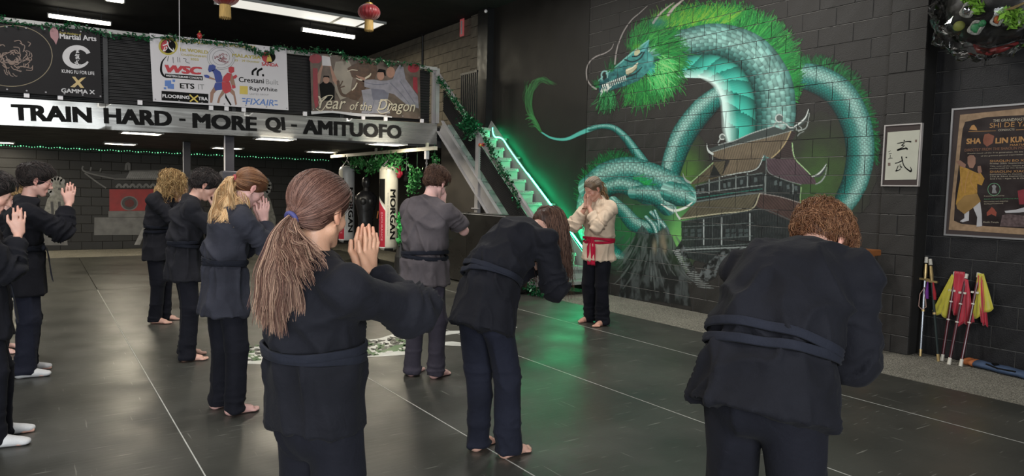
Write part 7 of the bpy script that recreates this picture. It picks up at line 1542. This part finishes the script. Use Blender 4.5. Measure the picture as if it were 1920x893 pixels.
    drape2 = ridge(np.stack([Vj[:, 0] * 9 + Vj[:, 2] * 7, Vj[:, 1] * 9, Vj[:, 2] * 9 - Vj[:, 0] * 6], 1) / s + so + 2)
    dsp = (1 - armw) * (0.016 * near * (fold_v - 0.1) + 0.016 * below * (fold_b - 0.1) + 0.012 * (fold_v - 0.1) * below + 0.024 * (drape - 0.1) * (1 - below) + 0.010 * (drape2 - 0.1) * (1 - below)) + armw * 0.020 * (armf - 0.15) + 0.010 * (vn3(Vj * 5 + so) - 0.5)
    if sash != 'none': dsp -= 0.018 * s * np.exp(-(up1 / 0.030) ** 2) * (1 - armw)
    seam_ = np.exp(-((up1 + hl / s - 0.022) / 0.004) ** 2) * 0.0025; dsp -= seam_
    Vj2 = Vj + N * dsp[:, None] * wrinkle; mesh('jacket', Vj2, Qj, jm, root, smooth=True)
    # collar band
    cb_ = P3 + dirn(nk) * 0.016 * s; X_, Y_, D_ = frame(dirn(nk), (1, 0, 0)); MB().tube([cb_ + (X_ * math.cos(t) + Y_ * math.sin(t)) * 0.066 * s for t in np.linspace(0, 2 * math.pi, 25)[:-1]], 0.010 * s, 8, closed=True).build('collar', jm, root, smooth=True)
    # ---- sash: two wound bands and hanging ends
    if sash != 'none':
        bm_ = belt or M_BELT; X_, Y_, D_ = frame(bd1, (1, 0, 0)); vs = []; fs = []; n = 64; ring_ = []
        rel = Vj2 - wst; zz_ = rel @ D_; xx_, yy_ = rel @ X_, rel @ Y_; rad_ = np.hypot(xx_, yy_); okm = (np.abs(zz_) < 0.030 * s) & (armw < 0.4) & (rad_ < 0.25 * s * g); an_ = (np.arctan2(yy_, xx_) / (2 * math.pi) * n).astype(int) % n
        prof = np.full(n, 0.10 * s); 
        for i in range(n):
            mm2 = okm & (an_ == i)
            if mm2.any(): prof[i] = rad_[mm2].max()
        for _ in range(2): prof = np.maximum(prof, 0.5 * (np.roll(prof, 1) + np.roll(prof, -1))); prof = (prof + np.roll(prof, 1) + np.roll(prof, -1)) / 3
        for band, (z0_, tilt, rr) in enumerate(((-0.014, 0.10, 1.0), (0.016, -0.10, 1.03))):
            o_ = len(vs)
            for i in range(n):
                t = 2 * math.pi * i / n; rx = ry = prof[i] * (rr * 0.5 + 0.5) - 0.002; zz = z0_ * s + tilt * 0.12 * s * math.sin(t + seed) ; cc = wst + X_ * rx * math.cos(t) + Y_ * ry * math.sin(t) + D_ * zz; nn = (X_ * math.cos(t) + Y_ * math.sin(t)); w_ = 0.016 * s
                for k, (dz, dr) in enumerate(((-1, 0.0), (-0.75, 0.008), (-0.3, 0.0055), (0.1, 0.009), (0.5, 0.0060), (0.8, 0.008), (1, 0.0))): vs.append(cc + D_ * w_ * dz + nn * (dr + 0.0012 * math.sin(9 * t + k)) * s)
            for i in range(n):
                for k in range(6): a_, b_ = o_ + i * 7 + k, o_ + ((i + 1) % n) * 7 + k; fs.append((a_, b_, b_ + 1, a_ + 1))
            for i in range(n): a_, b_ = o_ + i * 7, o_ + ((i + 1) % n) * 7; fs.append((a_, a_ + 6, b_ + 6, b_))
        mesh('sash', vs, fs, bm_, root, smooth=True)
        if sash == 'plain': ends = ()
        else: ends = (-1, 1)
        kx = wst + Y_ * (0.106 * s * g + 0.02) + X_ * 0.05 * s; MB().ball(kx, (0.028 * s, 0.018 * s, 0.024 * s), 12, 8).build('sash_knot', bm_, root, smooth=True)
        for q in ends:
            L = []; zz = 0
            for k in range(7): L.append(kx + A(q * (0.02 + 0.006 * k) * s, 0.02 * s + 0.006 * k * s - 0.0 * lean, -0.045 * k * s))
            w_ = 0.024 * s; vs = []; fs = []
            for k, p in enumerate(L): vs += [p + A(-w_, 0, 0), p + A(w_, 0.004 * math.sin(k), 0), p + A(w_, 0.004 + 0.004 * math.sin(k), 0), p + A(-w_, 0.006, 0)]
            for k in range(len(L) - 1):
                for j in range(4): fs.append((4 * k + j, 4 * k + (j + 1) % 4, 4 * k + 4 + (j + 1) % 4, 4 * k + 4 + j))
            fs += [(3, 2, 1, 0), tuple(len(vs) - 4 + j for j in range(4))]; mesh('sash_end', vs, fs, bm_, root, smooth=False)
    if socks is not None:
        for q in (0, 1):
            f = F_[q]; tw = 0.18 * (1 if q else -1); c_, s_ = math.cos(tw), math.sin(tw); ft = lambda x, y, z: f + A(x * c_ + y * s_, -x * s_ + y * c_, z) * s
            K_ = Field(f + A(-0.13, -0.13, -0.004), f + A(0.13, 0.24, 0.19), 0.006); K_.cap(An[q] + A(0, 0, .02), ft(0, -0.035, 0.034), 0.039 * s, 0.036 * s, 0.02); K_.cap(ft(0, -0.03, 0.036), ft(0, 0.12, 0.028), 0.036 * s, 0.027 * s, 0.02, axis=(c_, -s_, 0), sq=1.42); K_.cap(ft(0, 0.0, 0.066), ft(0, 0.10, 0.034), 0.033 * s, 0.02 * s, 0.02, axis=(c_, -s_, 0), sq=1.2); K_.ell(ft(0, 0.145, 0.024), (0.042 * s, 0.036 * s, 0.022 * s), 0.015)
            K_.clip_plane((0, 0, 0.001), (0, 0, -1)); v_, q_ = K_.surface(); v_ = relax(v_, q_, 1, 0.4); mesh('sock', v_, q_, socks, root, smooth=True)
    info = dict(root=root, Hc=Hc, side=side, fwd=fwd, up=up, s=s, hd=hd, HM=HM, P3=P3, P2=P2, P1=P1, wst=wst, R=R, lean=lean, S=S, E=E, Wr=Wr, hu=hu, g=g, H=H, palm=palm, bd1=bd1, hw=hw)
    if hair: make_hair(info, **hair)
    if extra: extra(info)
    return info

def make_hair(I, style, cols, n=500, h=0.007, length=0.3, r=0.0016, wave=0.006, tie=None, spread=0.05, volume=1.0, tips=None, gravity_dir=(0, 0, -1), tail_n=None, tail_dir=None, messy=1.0, fringe=0.0, tie_col=None, hl=0.0, hairline=1.0, face_side=None, tail_len=None, side_lock=None):
    s, hd, HM, R, root = I['s'], I['hd'], I['HM'], I['R'], I['root']; Hc = I['Hc']; cols = np.array(cols); tips = cols if tips is None else np.array(tips)
    vol = 0.010 * volume
    # scalp shell: closes the gaps between the strands
    f = Field(Hc - 0.20 * s, Hc + 0.22 * s, max(h, 0.006)); f.ell(hd(0, -0.020, 0.047), np.array((0.076 + vol, 0.096 + vol, 0.082 + vol)) * s, 0.01, HM); f.ell(hd(0, 0.010, 0.060), np.array((0.071 + vol, 0.080 + vol, 0.068 + vol)) * s, 0.01, HM)
    f.ell(hd(0, -0.055, -0.010), np.array((0.060 + vol * .6, 0.052 + vol, 0.055)) * s, 0.02, HM)
    f.ell(hd(0, 0.118, -0.025), np.array((0.090, 0.078, 0.088 * hairline)) * s, 0.012, HM, 'cut')
    for q in (-1, 1): f.ell(hd(q * 0.088, 0.006, -0.016), np.array((0.028, 0.036, 0.050)) * s, 0.010, HM, 'cut')
    f.clip_plane(hd(0, -0.03, -0.060), -I['up'] + 0.25 * I['fwd'])
    V, Q = f.surface(); 
    if len(V):
        V = relax(V, Q, 1, 0.4); loc = (V - Hc) @ HM.T; nz = vn3(np.stack([loc[:, 0] * 60, loc[:, 1] * 14, loc[:, 2] * 60], 1)); N = normals(V, Q); V = V + N * ((nz - 0.5) * 0.006 * messy)[:, None]
        c = cols[0] * (0.55 + 0.5 * nz)[:, None]; shell = mesh('hair', V, Q, M_HAIR, root, smooth=True, cols=c)
    else: shell = root
    cen = hd(0, -0.012, 0.045); rad = np.array((0.080 + vol, 0.100 + vol, 0.086 + vol)) * s
    def surf(u):                       # unit directions (head frame) -> points on the hair surface
        sh_ = u.shape; d = (u * rad).reshape(-1, 3); rs = np.linalg.norm(u.reshape(-1, 3), axis=1); d = d / (np.linalg.norm(d, axis=1)[:, None] + 1e-9); best = np.zeros(len(d))
        for c_, r_ in (((0, -0.020, 0.047), (0.077 + vol, 0.097 + vol, 0.083 + vol)), ((0, 0.010, 0.060), (0.072 + vol, 0.081 + vol, 0.069 + vol)), ((0, -0.055, -0.010), (0.061 + vol * .6, 0.054 + vol, 0.057))):
            o = (np.array((0, -0.012, 0.045)) - np.array(c_)) * s; r_ = np.array(r_) * s + 0.001; A_ = ((d / r_) ** 2).sum(1); B_ = (d * o / r_ ** 2).sum(1); C_ = ((o / r_) ** 2).sum() - 1; disc = B_ * B_ - A_ * C_
            best = np.maximum(best, np.where(disc > 0, (-B_ + np.sqrt(np.maximum(disc, 0))) / A_, 0))
        return (cen + (d * (best * rs)[:, None]) @ HM).reshape(sh_)
    def pick(m_, lowest=-0.62):
        out_ = []
        while len(out_) < m_:
            u = R.randn(3); u /= np.linalg.norm(u)
            if u[2] < (lowest if u[1] > -0.15 else -0.97): continue
            if ((surf(u[None])[0] - Hc) @ HM.T)[2] < -0.050 * s: continue
            if u[1] > 0.25 and u[2] < 0.40 * hairline ** 2 + 0.35 * (u[1] - 0.25) - fringe * (abs(u[0]) > 0.3): continue
            if abs(u[0]) > 0.62 and u[2] < 0.05 and u[1] > -0.25: continue
            out_.append(u)
        return np.array(out_)
    def colmix(m_, base=cols): k = R.rand(m_) * (len(base) - 1e-3); i = k.astype(int); return base[i] * (0.65 + 0.7 * R.rand(m_))[:, None]
    M_ = 12; t = np.linspace(0, 1, M_)
    if style in ('ponytail',):
        u = pick(n, -0.35); tu = np.array(tie, float); tl = np.linalg.norm(tu); tu = tu / tl; dotp = np.clip(u @ tu, -0.999, 0.999); om = np.arccos(dotp)[:, None]
        a = np.sin((1 - t)[None] * om) / np.sin(om); b = np.sin(t[None] * om) / np.sin(om); P = a[..., None] * u[:, None] + b[..., None] * tu[None, None]
        lift = 1 + (0.02 * R.rand(n)[:, None] + 0.035 * np.sin(np.pi * t)[None]) * 1.0; P = P * lift[..., None]
        tubes('hair_strands', surf(P), r * s, colmix(n), M_HAIR, shell)['kind'] = 'stuff'
        tp = surf(tu * 1.06)
        if tie_col is not None: X_, Y_, D_ = frame(tp - cen, (1, 0, 0)); MB().tube([tp + (X_ * math.cos(a_) + Y_ * math.sin(a_)) * 0.020 * s for a_ in np.linspace(0, 2 * math.pi, 17)[:-1]], 0.008 * s, 8, closed=True).build('hair_tie', mat('hair_tie_' + '%02d' % int(99 * tie_col[2]), tie_col, rough=0.7), root, smooth=True)
        m_ = tail_n or n; od = (tp - cen) / np.linalg.norm(tp - cen); M2 = 18; nc = 46; cen_i = R.randint(0, nc, m_); t2 = np.linspace(0, 1, M2); L = (tail_len or length) * (0.62 + 0.30 * R.rand(nc)[cen_i] ** 0.6 + 0.08 * R.rand(m_)) * s; g_ = np.array(gravity_dir, float); g_ /= np.linalg.norm(g_)
        td = od if tail_dir is None else np.array(tail_dir, float) / np.linalg.norm(tail_dir)
        jit = (R.randn(nc, 3)[cen_i] * 0.010 + R.randn(m_, 3) * 0.003) * s; fan = (R.randn(nc, 3)[cen_i] * spread * 0.95 + R.randn(m_, 3) * spread * 0.22) * s; fan -= (fan @ g_)[:, None] * g_; ph = R.rand(nc)[cen_i] * 6.28 + 0.5 * R.rand(m_); ax1 = R.randn(nc, 3)[cen_i]
        P = np.zeros((m_, M2, 3))
        for k, tt in enumerate(t2):
            dpt = td * 0.055 * s * (1 - math.exp(-tt * 7)) + 0.0; q = tt ** 1.1; wv = wave * s * np.sin(tt * 13 + ph)[:, None] * ax1 * min(1, tt * 3) * 0.6
            P[:, k] = tp + dpt + jit * (0.5 + tt) + g_ * (L * q)[:, None] + fan * (tt ** 0.8) * (1 - 0.35 * tt) + wv
        cc = colmix(m_, tips if tips is not None else cols)
        if side_lock is not None:
            ml = int(m_ * side_lock[3]); P[:ml] += (np.array(side_lock[:3]) * s)[None, None] * (t2 ** 0.7)[None, :, None]; P[:ml, :, 2] += 0.16 * s * (t2 ** 1.2)[None]
        # let the tail lie on the back instead of passing through it
        bc, bd = I['P3'], (I['P1'] - I['P3']); Lb_ = np.linalg.norm(bd); bd = bd / Lb_; Pf = P.reshape(-1, 3); tt_ = np.clip((Pf - bc) @ bd, -0.03, Lb_); ctr = bc + tt_[:, None] * bd; dv = Pf - ctr; dv2 = dv.copy(); dv2[:, 0] /= 1.33; ds = np.linalg.norm(dv2, axis=1); rr = (0.088 + 0.045 * np.clip(tt_ / 0.12, 0, 1)) * s * I['g'] + 0.012; push = np.where(ds < rr, rr / np.maximum(ds, 1e-3), 1.0)
        P = (ctr + dv * push[:, None]).reshape(P.shape)
        o = tubes('ponytail', P, (r * 1.15 * s * (1.05 - 0.6 * t2))[None], cc, M_HAIR, root); o['kind'] = 'stuff'
    elif style == 'short':
        u = pick(n, -0.50); crown = np.array((0.05, -0.45, 0.9)); crown /= np.linalg.norm(crown); d = u - crown * (u @ crown)[:, None]; d = d + R.randn(n, 3) * 0.30 * messy; d += np.array((0.35 * hl, 0.25, -0.1)); d -= u * (d * u).sum(1)[:, None]; d /= np.linalg.norm(d, axis=1)[:, None] + 1e-6
        L = length / 0.09 * (0.5 + 0.7 * R.rand(n)); P = u[:, None] + d[:, None] * (L[:, None] * t[None])[..., None]; P /= np.linalg.norm(P, axis=2)[..., None]
        top = np.clip(u[:, 2], 0, 1)[:, None]; lift = 1.005 + (0.04 + 0.10 * R.rand(n)[:, None] * messy * (0.5 + top)) * np.sin(t * 2.2)[None] + 0.015 * np.sin(t * 9 + R.rand(n, 1) * 6) * wave / 0.006
        P = P * lift[..., None]; tubes('hair_strands', surf(P), (r * s * (1.0 - 0.6 * t))[None], colmix(n), M_HAIR, shell)['kind'] = 'stuff'
    elif style == 'long':
        u = pick(n, -0.55); M2 = 20; t2 = np.linspace(0, 1, M2); g_ = np.array(gravity_dir, float); g_ /= np.linalg.norm(g_); gl = HM @ g_
        P = np.zeros((n, M2, 3)); L = length * (0.6 + 0.45 * R.rand(n)) * s; p = u.copy(); cur = surf(p); P[:, 0] = cur; st_ = (L / (M2 - 1))[:, None]; ph = R.rand(n) * 6.28; ax1 = R.randn(n, 3); sp = R.randn(n, 3) * spread
        vel = np.zeros((n, 3)); part = np.where(u[:, :1] > 0, 1, -1) * np.array([[1.0, 0, 0]])
        for k in range(1, M2):
            d = g_[None] + sp * 0.8 + (0.30 * (part @ HM)) * (1 if k < 5 else 0); nrm = (cur - cen) @ HM.T / rad ** 2; nrm = nrm / np.linalg.norm(nrm, axis=1)[:, None]; nrm = nrm @ HM
            q = ((cur - cen) @ HM.T) / rad; ins = np.linalg.norm(q, axis=1); on_ = ins < 1.12; dn = (d * nrm).sum(1); d = np.where((on_ & (dn < 0))[:, None], d - nrm * dn[:, None], d); d /= np.linalg.norm(d, axis=1)[:, None] + 1e-6
            d = 0.55 * d + 0.45 * (vel if k > 1 else d); vel = d; cur = cur + d * st_; q = ((cur - cen) @ HM.T) / rad; ins = np.linalg.norm(q, axis=1); fix = ins < 1.02; q[fix] *= (1.03 / ins[fix])[:, None]; cur = np.where(fix[:, None], cen + (q * rad) @ HM, cur)
            P[:, k] = cur + wave * s * np.sin(k * 0.85 + ph)[:, None] * ax1 * min(1, k / 6)
        if I['lean'] < 0.6:
            bc, bd = I['P3'], (I['P1'] - I['P3']); Lb_ = np.linalg.norm(bd); bd = bd / Lb_; Pf = P.reshape(-1, 3); tt_ = np.clip((Pf - bc) @ bd, -0.05, Lb_); ctr = bc + tt_[:, None] * bd; dv = Pf - ctr; dv2 = dv.copy(); dv2[:, 0] /= 1.33; ds = np.linalg.norm(dv2, axis=1); rr = (0.075 + 0.05 * np.clip(tt_ / 0.12, 0, 1)) * s * I['g'] + 0.012; push = np.where(ds < rr, rr / np.maximum(ds, 1e-3), 1.0); P = (ctr + dv * push[:, None]).reshape(P.shape)
        o = tubes('hair_strands', P, (r * s * (1.05 - 0.6 * t2))[None], colmix(n), M_HAIR, shell); o['kind'] = 'stuff'
# ================================================================== who stands where
def deg(a): return math.radians(a)
def face_to(p, q=(5.35, 5.96)): return math.atan2(q[0] - p[0], q[1] - p[1])
BLK = [(0.012, 0.010, 0.010), (0.03, 0.022, 0.02), (0.05, 0.038, 0.035)]
DBR = [(0.045, 0.022, 0.015), (0.09, 0.045, 0.03), (0.14, 0.075, 0.05)]
BRN = [(0.07, 0.032, 0.024), (0.12, 0.058, 0.042), (0.19, 0.10, 0.075)]
TIPB = [(0.12, 0.06, 0.045), (0.22, 0.12, 0.085), (0.36, 0.23, 0.16)]
GLD = [(0.16, 0.085, 0.03), (0.36, 0.22, 0.09), (0.55, 0.38, 0.18)]
STR = [(0.45, 0.24, 0.10), (0.62, 0.40, 0.20), (0.75, 0.55, 0.32)]
RED = [(0.11, 0.045, 0.022), (0.17, 0.075, 0.035), (0.26, 0.13, 0.065)]
SKIN = (0.62, 0.36, 0.28); SKINT = (0.56, 0.31, 0.20)

def glasses(I):
    hd, s = I['hd'], I['s']; g = empty('glasses_pivot') if False else None; m_ = mat('pink_metal_frame', (0.45, 0.22, 0.25), rough=0.3, metal=0.5); mb = MB()
    for q in (-1, 1): mb.tube([hd(q * 0.031 + 0.021 * math.cos(a), 0.108 - 0.002, 0.006 + 0.016 * math.sin(a)) for a in np.linspace(0, 2 * math.pi, 17)[:-1]], 0.0016 * s, 6, closed=True); mb.tube([hd(q * 0.052, 0.104, 0.010), hd(q * 0.078, 0.06, 0.012), hd(q * 0.082, 0.0, 0.012)], 0.0017 * s, 6)
    mb.tube([hd(-0.010, 0.108, 0.008), hd(0, 0.113, 0.010), hd(0.010, 0.108, 0.008)], 0.0016 * s, 6); mb.build('glasses', m_, I['root'])
# front girl, brown ponytail
GP = (0.70, 2.06)
person('girl with long brown ponytail tied in blue, black uniform, palms together, nearest the camera', GP, face_to(GP) + deg(20), H=1.53, lean=-0.05, curl=-0.02, head_pitch=0.26, head_yaw=-0.25, waist=0.135, sash='plain', jacket=M_GI, trousers=M_GIT, skin=SKINT,
       hand=(0.15, -0.06), hand_up=(0, 0.05, 1), elbows=(0.5, 0.26), sleeve=1.20, sleeve_len=0.84, girth=1.0, hem=0.31, h=0.0052, seed=3, feet=((-.11, 0), (.11, 0.02)), shoulder=1.0, flare=0.88,
       hair=dict(style='ponytail', cols=BRN, tips=TIPB, n=2600, tail_n=2600, tail_len=0.33, side_lock=(0.12, 0.0, 0.0, 0.25), r=0.0010, tie=(-0.12, -0.78, -0.66), tie_col=(0.05, 0.05, 0.16), spread=0.050, wave=0.006, volume=1.3, h=0.006))
# man in faded plum top
MP = (2.55, 4.93)
person('man with short brown hair in faded plum grey short sleeved top, barefoot', MP, face_to(MP) - deg(8), H=1.70, lean=0.02, curl=0.14, head_pitch=0.45, waist=0.055, sash='plain', jacket=M_PLUM, trousers=M_PLUMT, skin=(0.66, 0.40, 0.36), hand=(0.03, -0.005), hand_up=(0, -0.05, 1), elbows=(0.30, 0.26), sleeve=1.10, short=True, girth=1.10, hem=0.27, h=0.007, seed=5,
       shoulder=1.05, flare=0.98, belly=0.1, feet=((-.10, 0), (.11, 0.03)), hair=dict(style='short', cols=DBR, n=1500, length=0.055, r=0.0016, messy=1.0, volume=1.3, h=0.007))
# bowing student with long hair
BP = (2.13, 3.26)
person('long haired student bowing low in black uniform, one trouser cuff rolled', BP, deg(76), H=1.72, lean=0.74, curl=0.36, head_pitch=0.25, sash='plain', jacket=M_GI, trousers=M_NAVYT, skin=SKIN, hand=(0.05, -0.02), hand_up=(0, 0.2, 1), elbows=(0.18, 0.5), sleeve=1.15, sleeve_len=0.8, girth=1.04, hem=0.36, h=0.007, seed=8,
       feet=((-.10, 0), (.10, 0.04)), hair=dict(style='long', cols=DBR, n=1500, length=0.40, r=0.0016, spread=0.10, wave=0.004, volume=1.0, h=0.007))
# large stooping student at the right
LP_ = (1.93, 1.33)
person('big student stooping in black uniform at the right, reddish brown hair', LP_, deg(75), H=1.72, lean=0.64, curl=0.38, head_pitch=0.12, head_yaw=0.25, sash='plain', jacket=M_GI, trousers=M_GIT, skin=SKIN, hand=(0.02, -0.06), hand_up=(0, 0.25, 1), elbows=(0.08, 1.0), sleeve=1.06, sleeve_len=0.85, girth=1.13, hem=0.25, h=0.0075, seed=13,
       feet=((-.12, 0), (.12, 0.02)), shoulder=1.05, hair=dict(style='short', cols=RED, n=3600, length=0.07, r=0.0015, messy=1.5, volume=1.6, wave=0.02, h=0.007))
# blond ponytail girl
KP = (1.02, 4.80)
person('girl with curly blond ponytail in washed slate uniform, barefoot, head bowed to her palms', KP, face_to(KP) + deg(4), H=1.635, lean=0.06, curl=0.20, head_pitch=0.42, sash='plain', jacket=M_GIW, trousers=M_GIT, skin=(0.64, 0.38, 0.34), hand=(0.06, -0.03), hand_up=(0, 0.06, 1), elbows=(0.30, 0.42), sleeve=1.15, sleeve_len=0.84, girth=1.0, hem=0.42, h=0.007, seed=21, flare=1.02,
       feet=((-.10, 0), (.10, 0.02)), hair=dict(style='ponytail', cols=RED, tips=STR, n=1500, tail_n=1300, tail_len=0.32, r=0.0015, tie=(-0.02, -0.85, -0.45), tie_col=(0.35, 0.05, 0.06), spread=0.065, wave=0.028, volume=1.1, h=0.007))
# dark haired student behind her
DP = (1.06, 6.45)
person('student with short black hair, mostly hidden behind the blond ponytail girl', DP, face_to(DP), H=1.635, lean=0.05, curl=0.16, head_pitch=0.40, jacket=M_SHADOWG, trousers=M_GIT, skin=SKIN, hand=(0.05, -0.02), hand_up=(0, 0.05, 1), elbows=(0.34, 0.4), sleeve=1.15, girth=1.04, hem=0.38, h=0.0085, seed=22,
       hair=dict(style='short', cols=BLK, n=900, length=0.06, r=0.0019, messy=1.5, volume=1.7, h=0.008))
# curly blond student
CP = (1.10, 8.32)
def wristband(I):
    p = I['Wr'][1]; X_, Y_, D_ = frame(I['hu'], (1, 0, 0)); MB().tube([p + (X_ * math.cos(a) + Y_ * math.sin(a)) * 0.030 for a in np.linspace(0, 2 * math.pi, 15)[:-1]], 0.005, 6, closed=True).build('wristband', M_SOCK, I['root'])
person('student with shoulder length curly blond hair in black, furthest back beside the columns', CP, face_to(CP), H=1.66, lean=0.05, curl=0.14, head_pitch=0.35, jacket=M_SHADOWG, trousers=M_GIT, skin=SKIN, hand=(0.06, -0.02), hand_up=(0, 0.1, 1), elbows=(0.30, 0.4), sleeve=1.15, girth=1.03, hem=0.40, h=0.009, seed=24, extra=wristband,
       hair=dict(style='long', cols=GLD, n=800, length=0.30, r=0.0026, spread=0.10, wave=0.016, volume=1.9, h=0.008))
# boy with glasses
YP = (-0.07, 6.48)
person('boy with dark hair and glasses in black uniform and white socks', YP, deg(88), H=1.615, lean=0.02, curl=0.10, head_pitch=0.14, jacket=M_GI, trousers=M_NAVYT, skin=(0.66, 0.38, 0.31), hand=(0.15, -0.01), hand_up=(0, 0.14, 1), elbows=(0.16, 0.5), sleeve=1.22, sleeve_len=0.80, girth=0.98, hem=0.44, h=0.007, seed=27, socks=M_SOCK, extra=glasses,
       feet=((-.10, 0.0), (.10, -0.02)), hair=dict(style='short', cols=BLK, n=1300, length=0.06, r=0.0017, messy=1.1, volume=1.8, h=0.007))
# left front student in socks
QP = (-0.18, 4.86)
person('dark haired student in black uniform and white socks, cut by the left edge', QP, deg(90), H=1.54, hip_y=-0.08, lean=-0.04, curl=0.06, head_pitch=0.40, jacket=M_GI, trousers=M_GIT, skin=SKIN, hand=(0.07, -0.07), hand_up=(0, 0.05, 1), elbows=(0.2, 0.5), sleeve=1.15, girth=1.05, hem=0.42, h=0.007, seed=29, socks=M_SOCK,
       feet=((-.10, 0.0), (.10, -0.02)), hair=dict(style='short', cols=BLK, n=900, length=0.05, r=0.0018, volume=1.3, h=0.008))
# blond child behind
XP_ = (-0.27, 7.45)
person('blond child between the boy with glasses and the left edge', XP_, deg(95), H=1.47, lean=0.02, curl=0.15, head_pitch=0.38, jacket=M_GI, trousers=M_GIT, skin=(0.68, 0.42, 0.36), hand=(0.06, -0.05), elbows=(0.2, 0.5), girth=0.9, hem=0.40, h=0.0085, seed=31,
       hair=dict(style='short', cols=GLD, n=900, length=0.06, r=0.0018, volume=1.3, h=0.008))
# the instructor
TP_ = (5.34, 6.04)
def sash_tail(I):
    s, w_ = I['s'], I['wst']; k0 = w_ + np.array([-0.02, 0.145, 0.0]) * s; 
    for j, (dx, ln, wd) in enumerate(((0.0, 0.30, 0.060),)):
        vs = []; fs = []; n, k = 12, 8
        for i in range(n + 1):
            for q in range(k + 1): u, v = q / k - 0.5, i / n; vs.append(k0 + np.array([dx + u * wd * 2 * (0.45 + 0.55 * min(1, v * 3)), 0.008 + j * 0.008 + 0.010 * math.sin(u * 14 + v * 3), 0.02 - v * ln]) * s)
        for i in range(n):
            for q in range(k): o_ = i * (k + 1) + q; fs.append((o_, o_ + 1, o_ + k + 2, o_ + k + 1))
        ob = mesh('sash_tail', vs, fs, M_CRIM, I['root'], smooth=True); md = ob.modifiers.new('thick', 'SOLIDIFY'); md.thickness = 0.004
    c = I['Wr'][1] + 0.0; X_, Y_, D_ = frame(I['hu'], (1, 0, 0))
    for a in np.linspace(0, 2 * math.pi, 15)[:-1]: MB().ball(c - D_ * 0.02 + (X_ * math.cos(a) + Y_ * math.sin(a)) * 0.036, 0.0075, 8, 5).build('bead', mat('wood_bead', (0.16, 0.08, 0.04), rough=0.4), I['root'])
person('instructor in cream linen shirt, crimson sash and black trousers, long greying blond hair', TP_, deg(260), H=1.70, lean=0.03, waist=0.045, curl=0.12, head_pitch=0.42, head_yaw=0.10, jacket=M_LINEN, trousers=M_GIT, belt=M_CRIM, sash='plain', skin=(0.56, 0.30, 0.22), hand=(0.03, -0.015), hand_up=(0, 0.02, 1), elbows=(0.32, 0.42), sleeve=1.12, sleeve_len=0.66, girth=1.06, hem=0.26, h=0.006, seed=41, extra=sash_tail,
       feet=((-.15, 0.05), (.10, -0.02)), wrinkle=1.2, flare=1.0, hair=dict(style='ponytail', cols=[(0.16, 0.11, 0.07), (0.30, 0.24, 0.18), (0.42, 0.36, 0.30)], tips=[(0.18, 0.10, 0.05), (0.32, 0.20, 0.10)], n=1300, tail_n=350, tail_len=0.30, r=0.0015, tie=(0.0, -0.90, -0.25), tie_col=(0.05, 0.04, 0.04), spread=0.030, wave=0.012, volume=0.6, hairline=1.28, h=0.007))
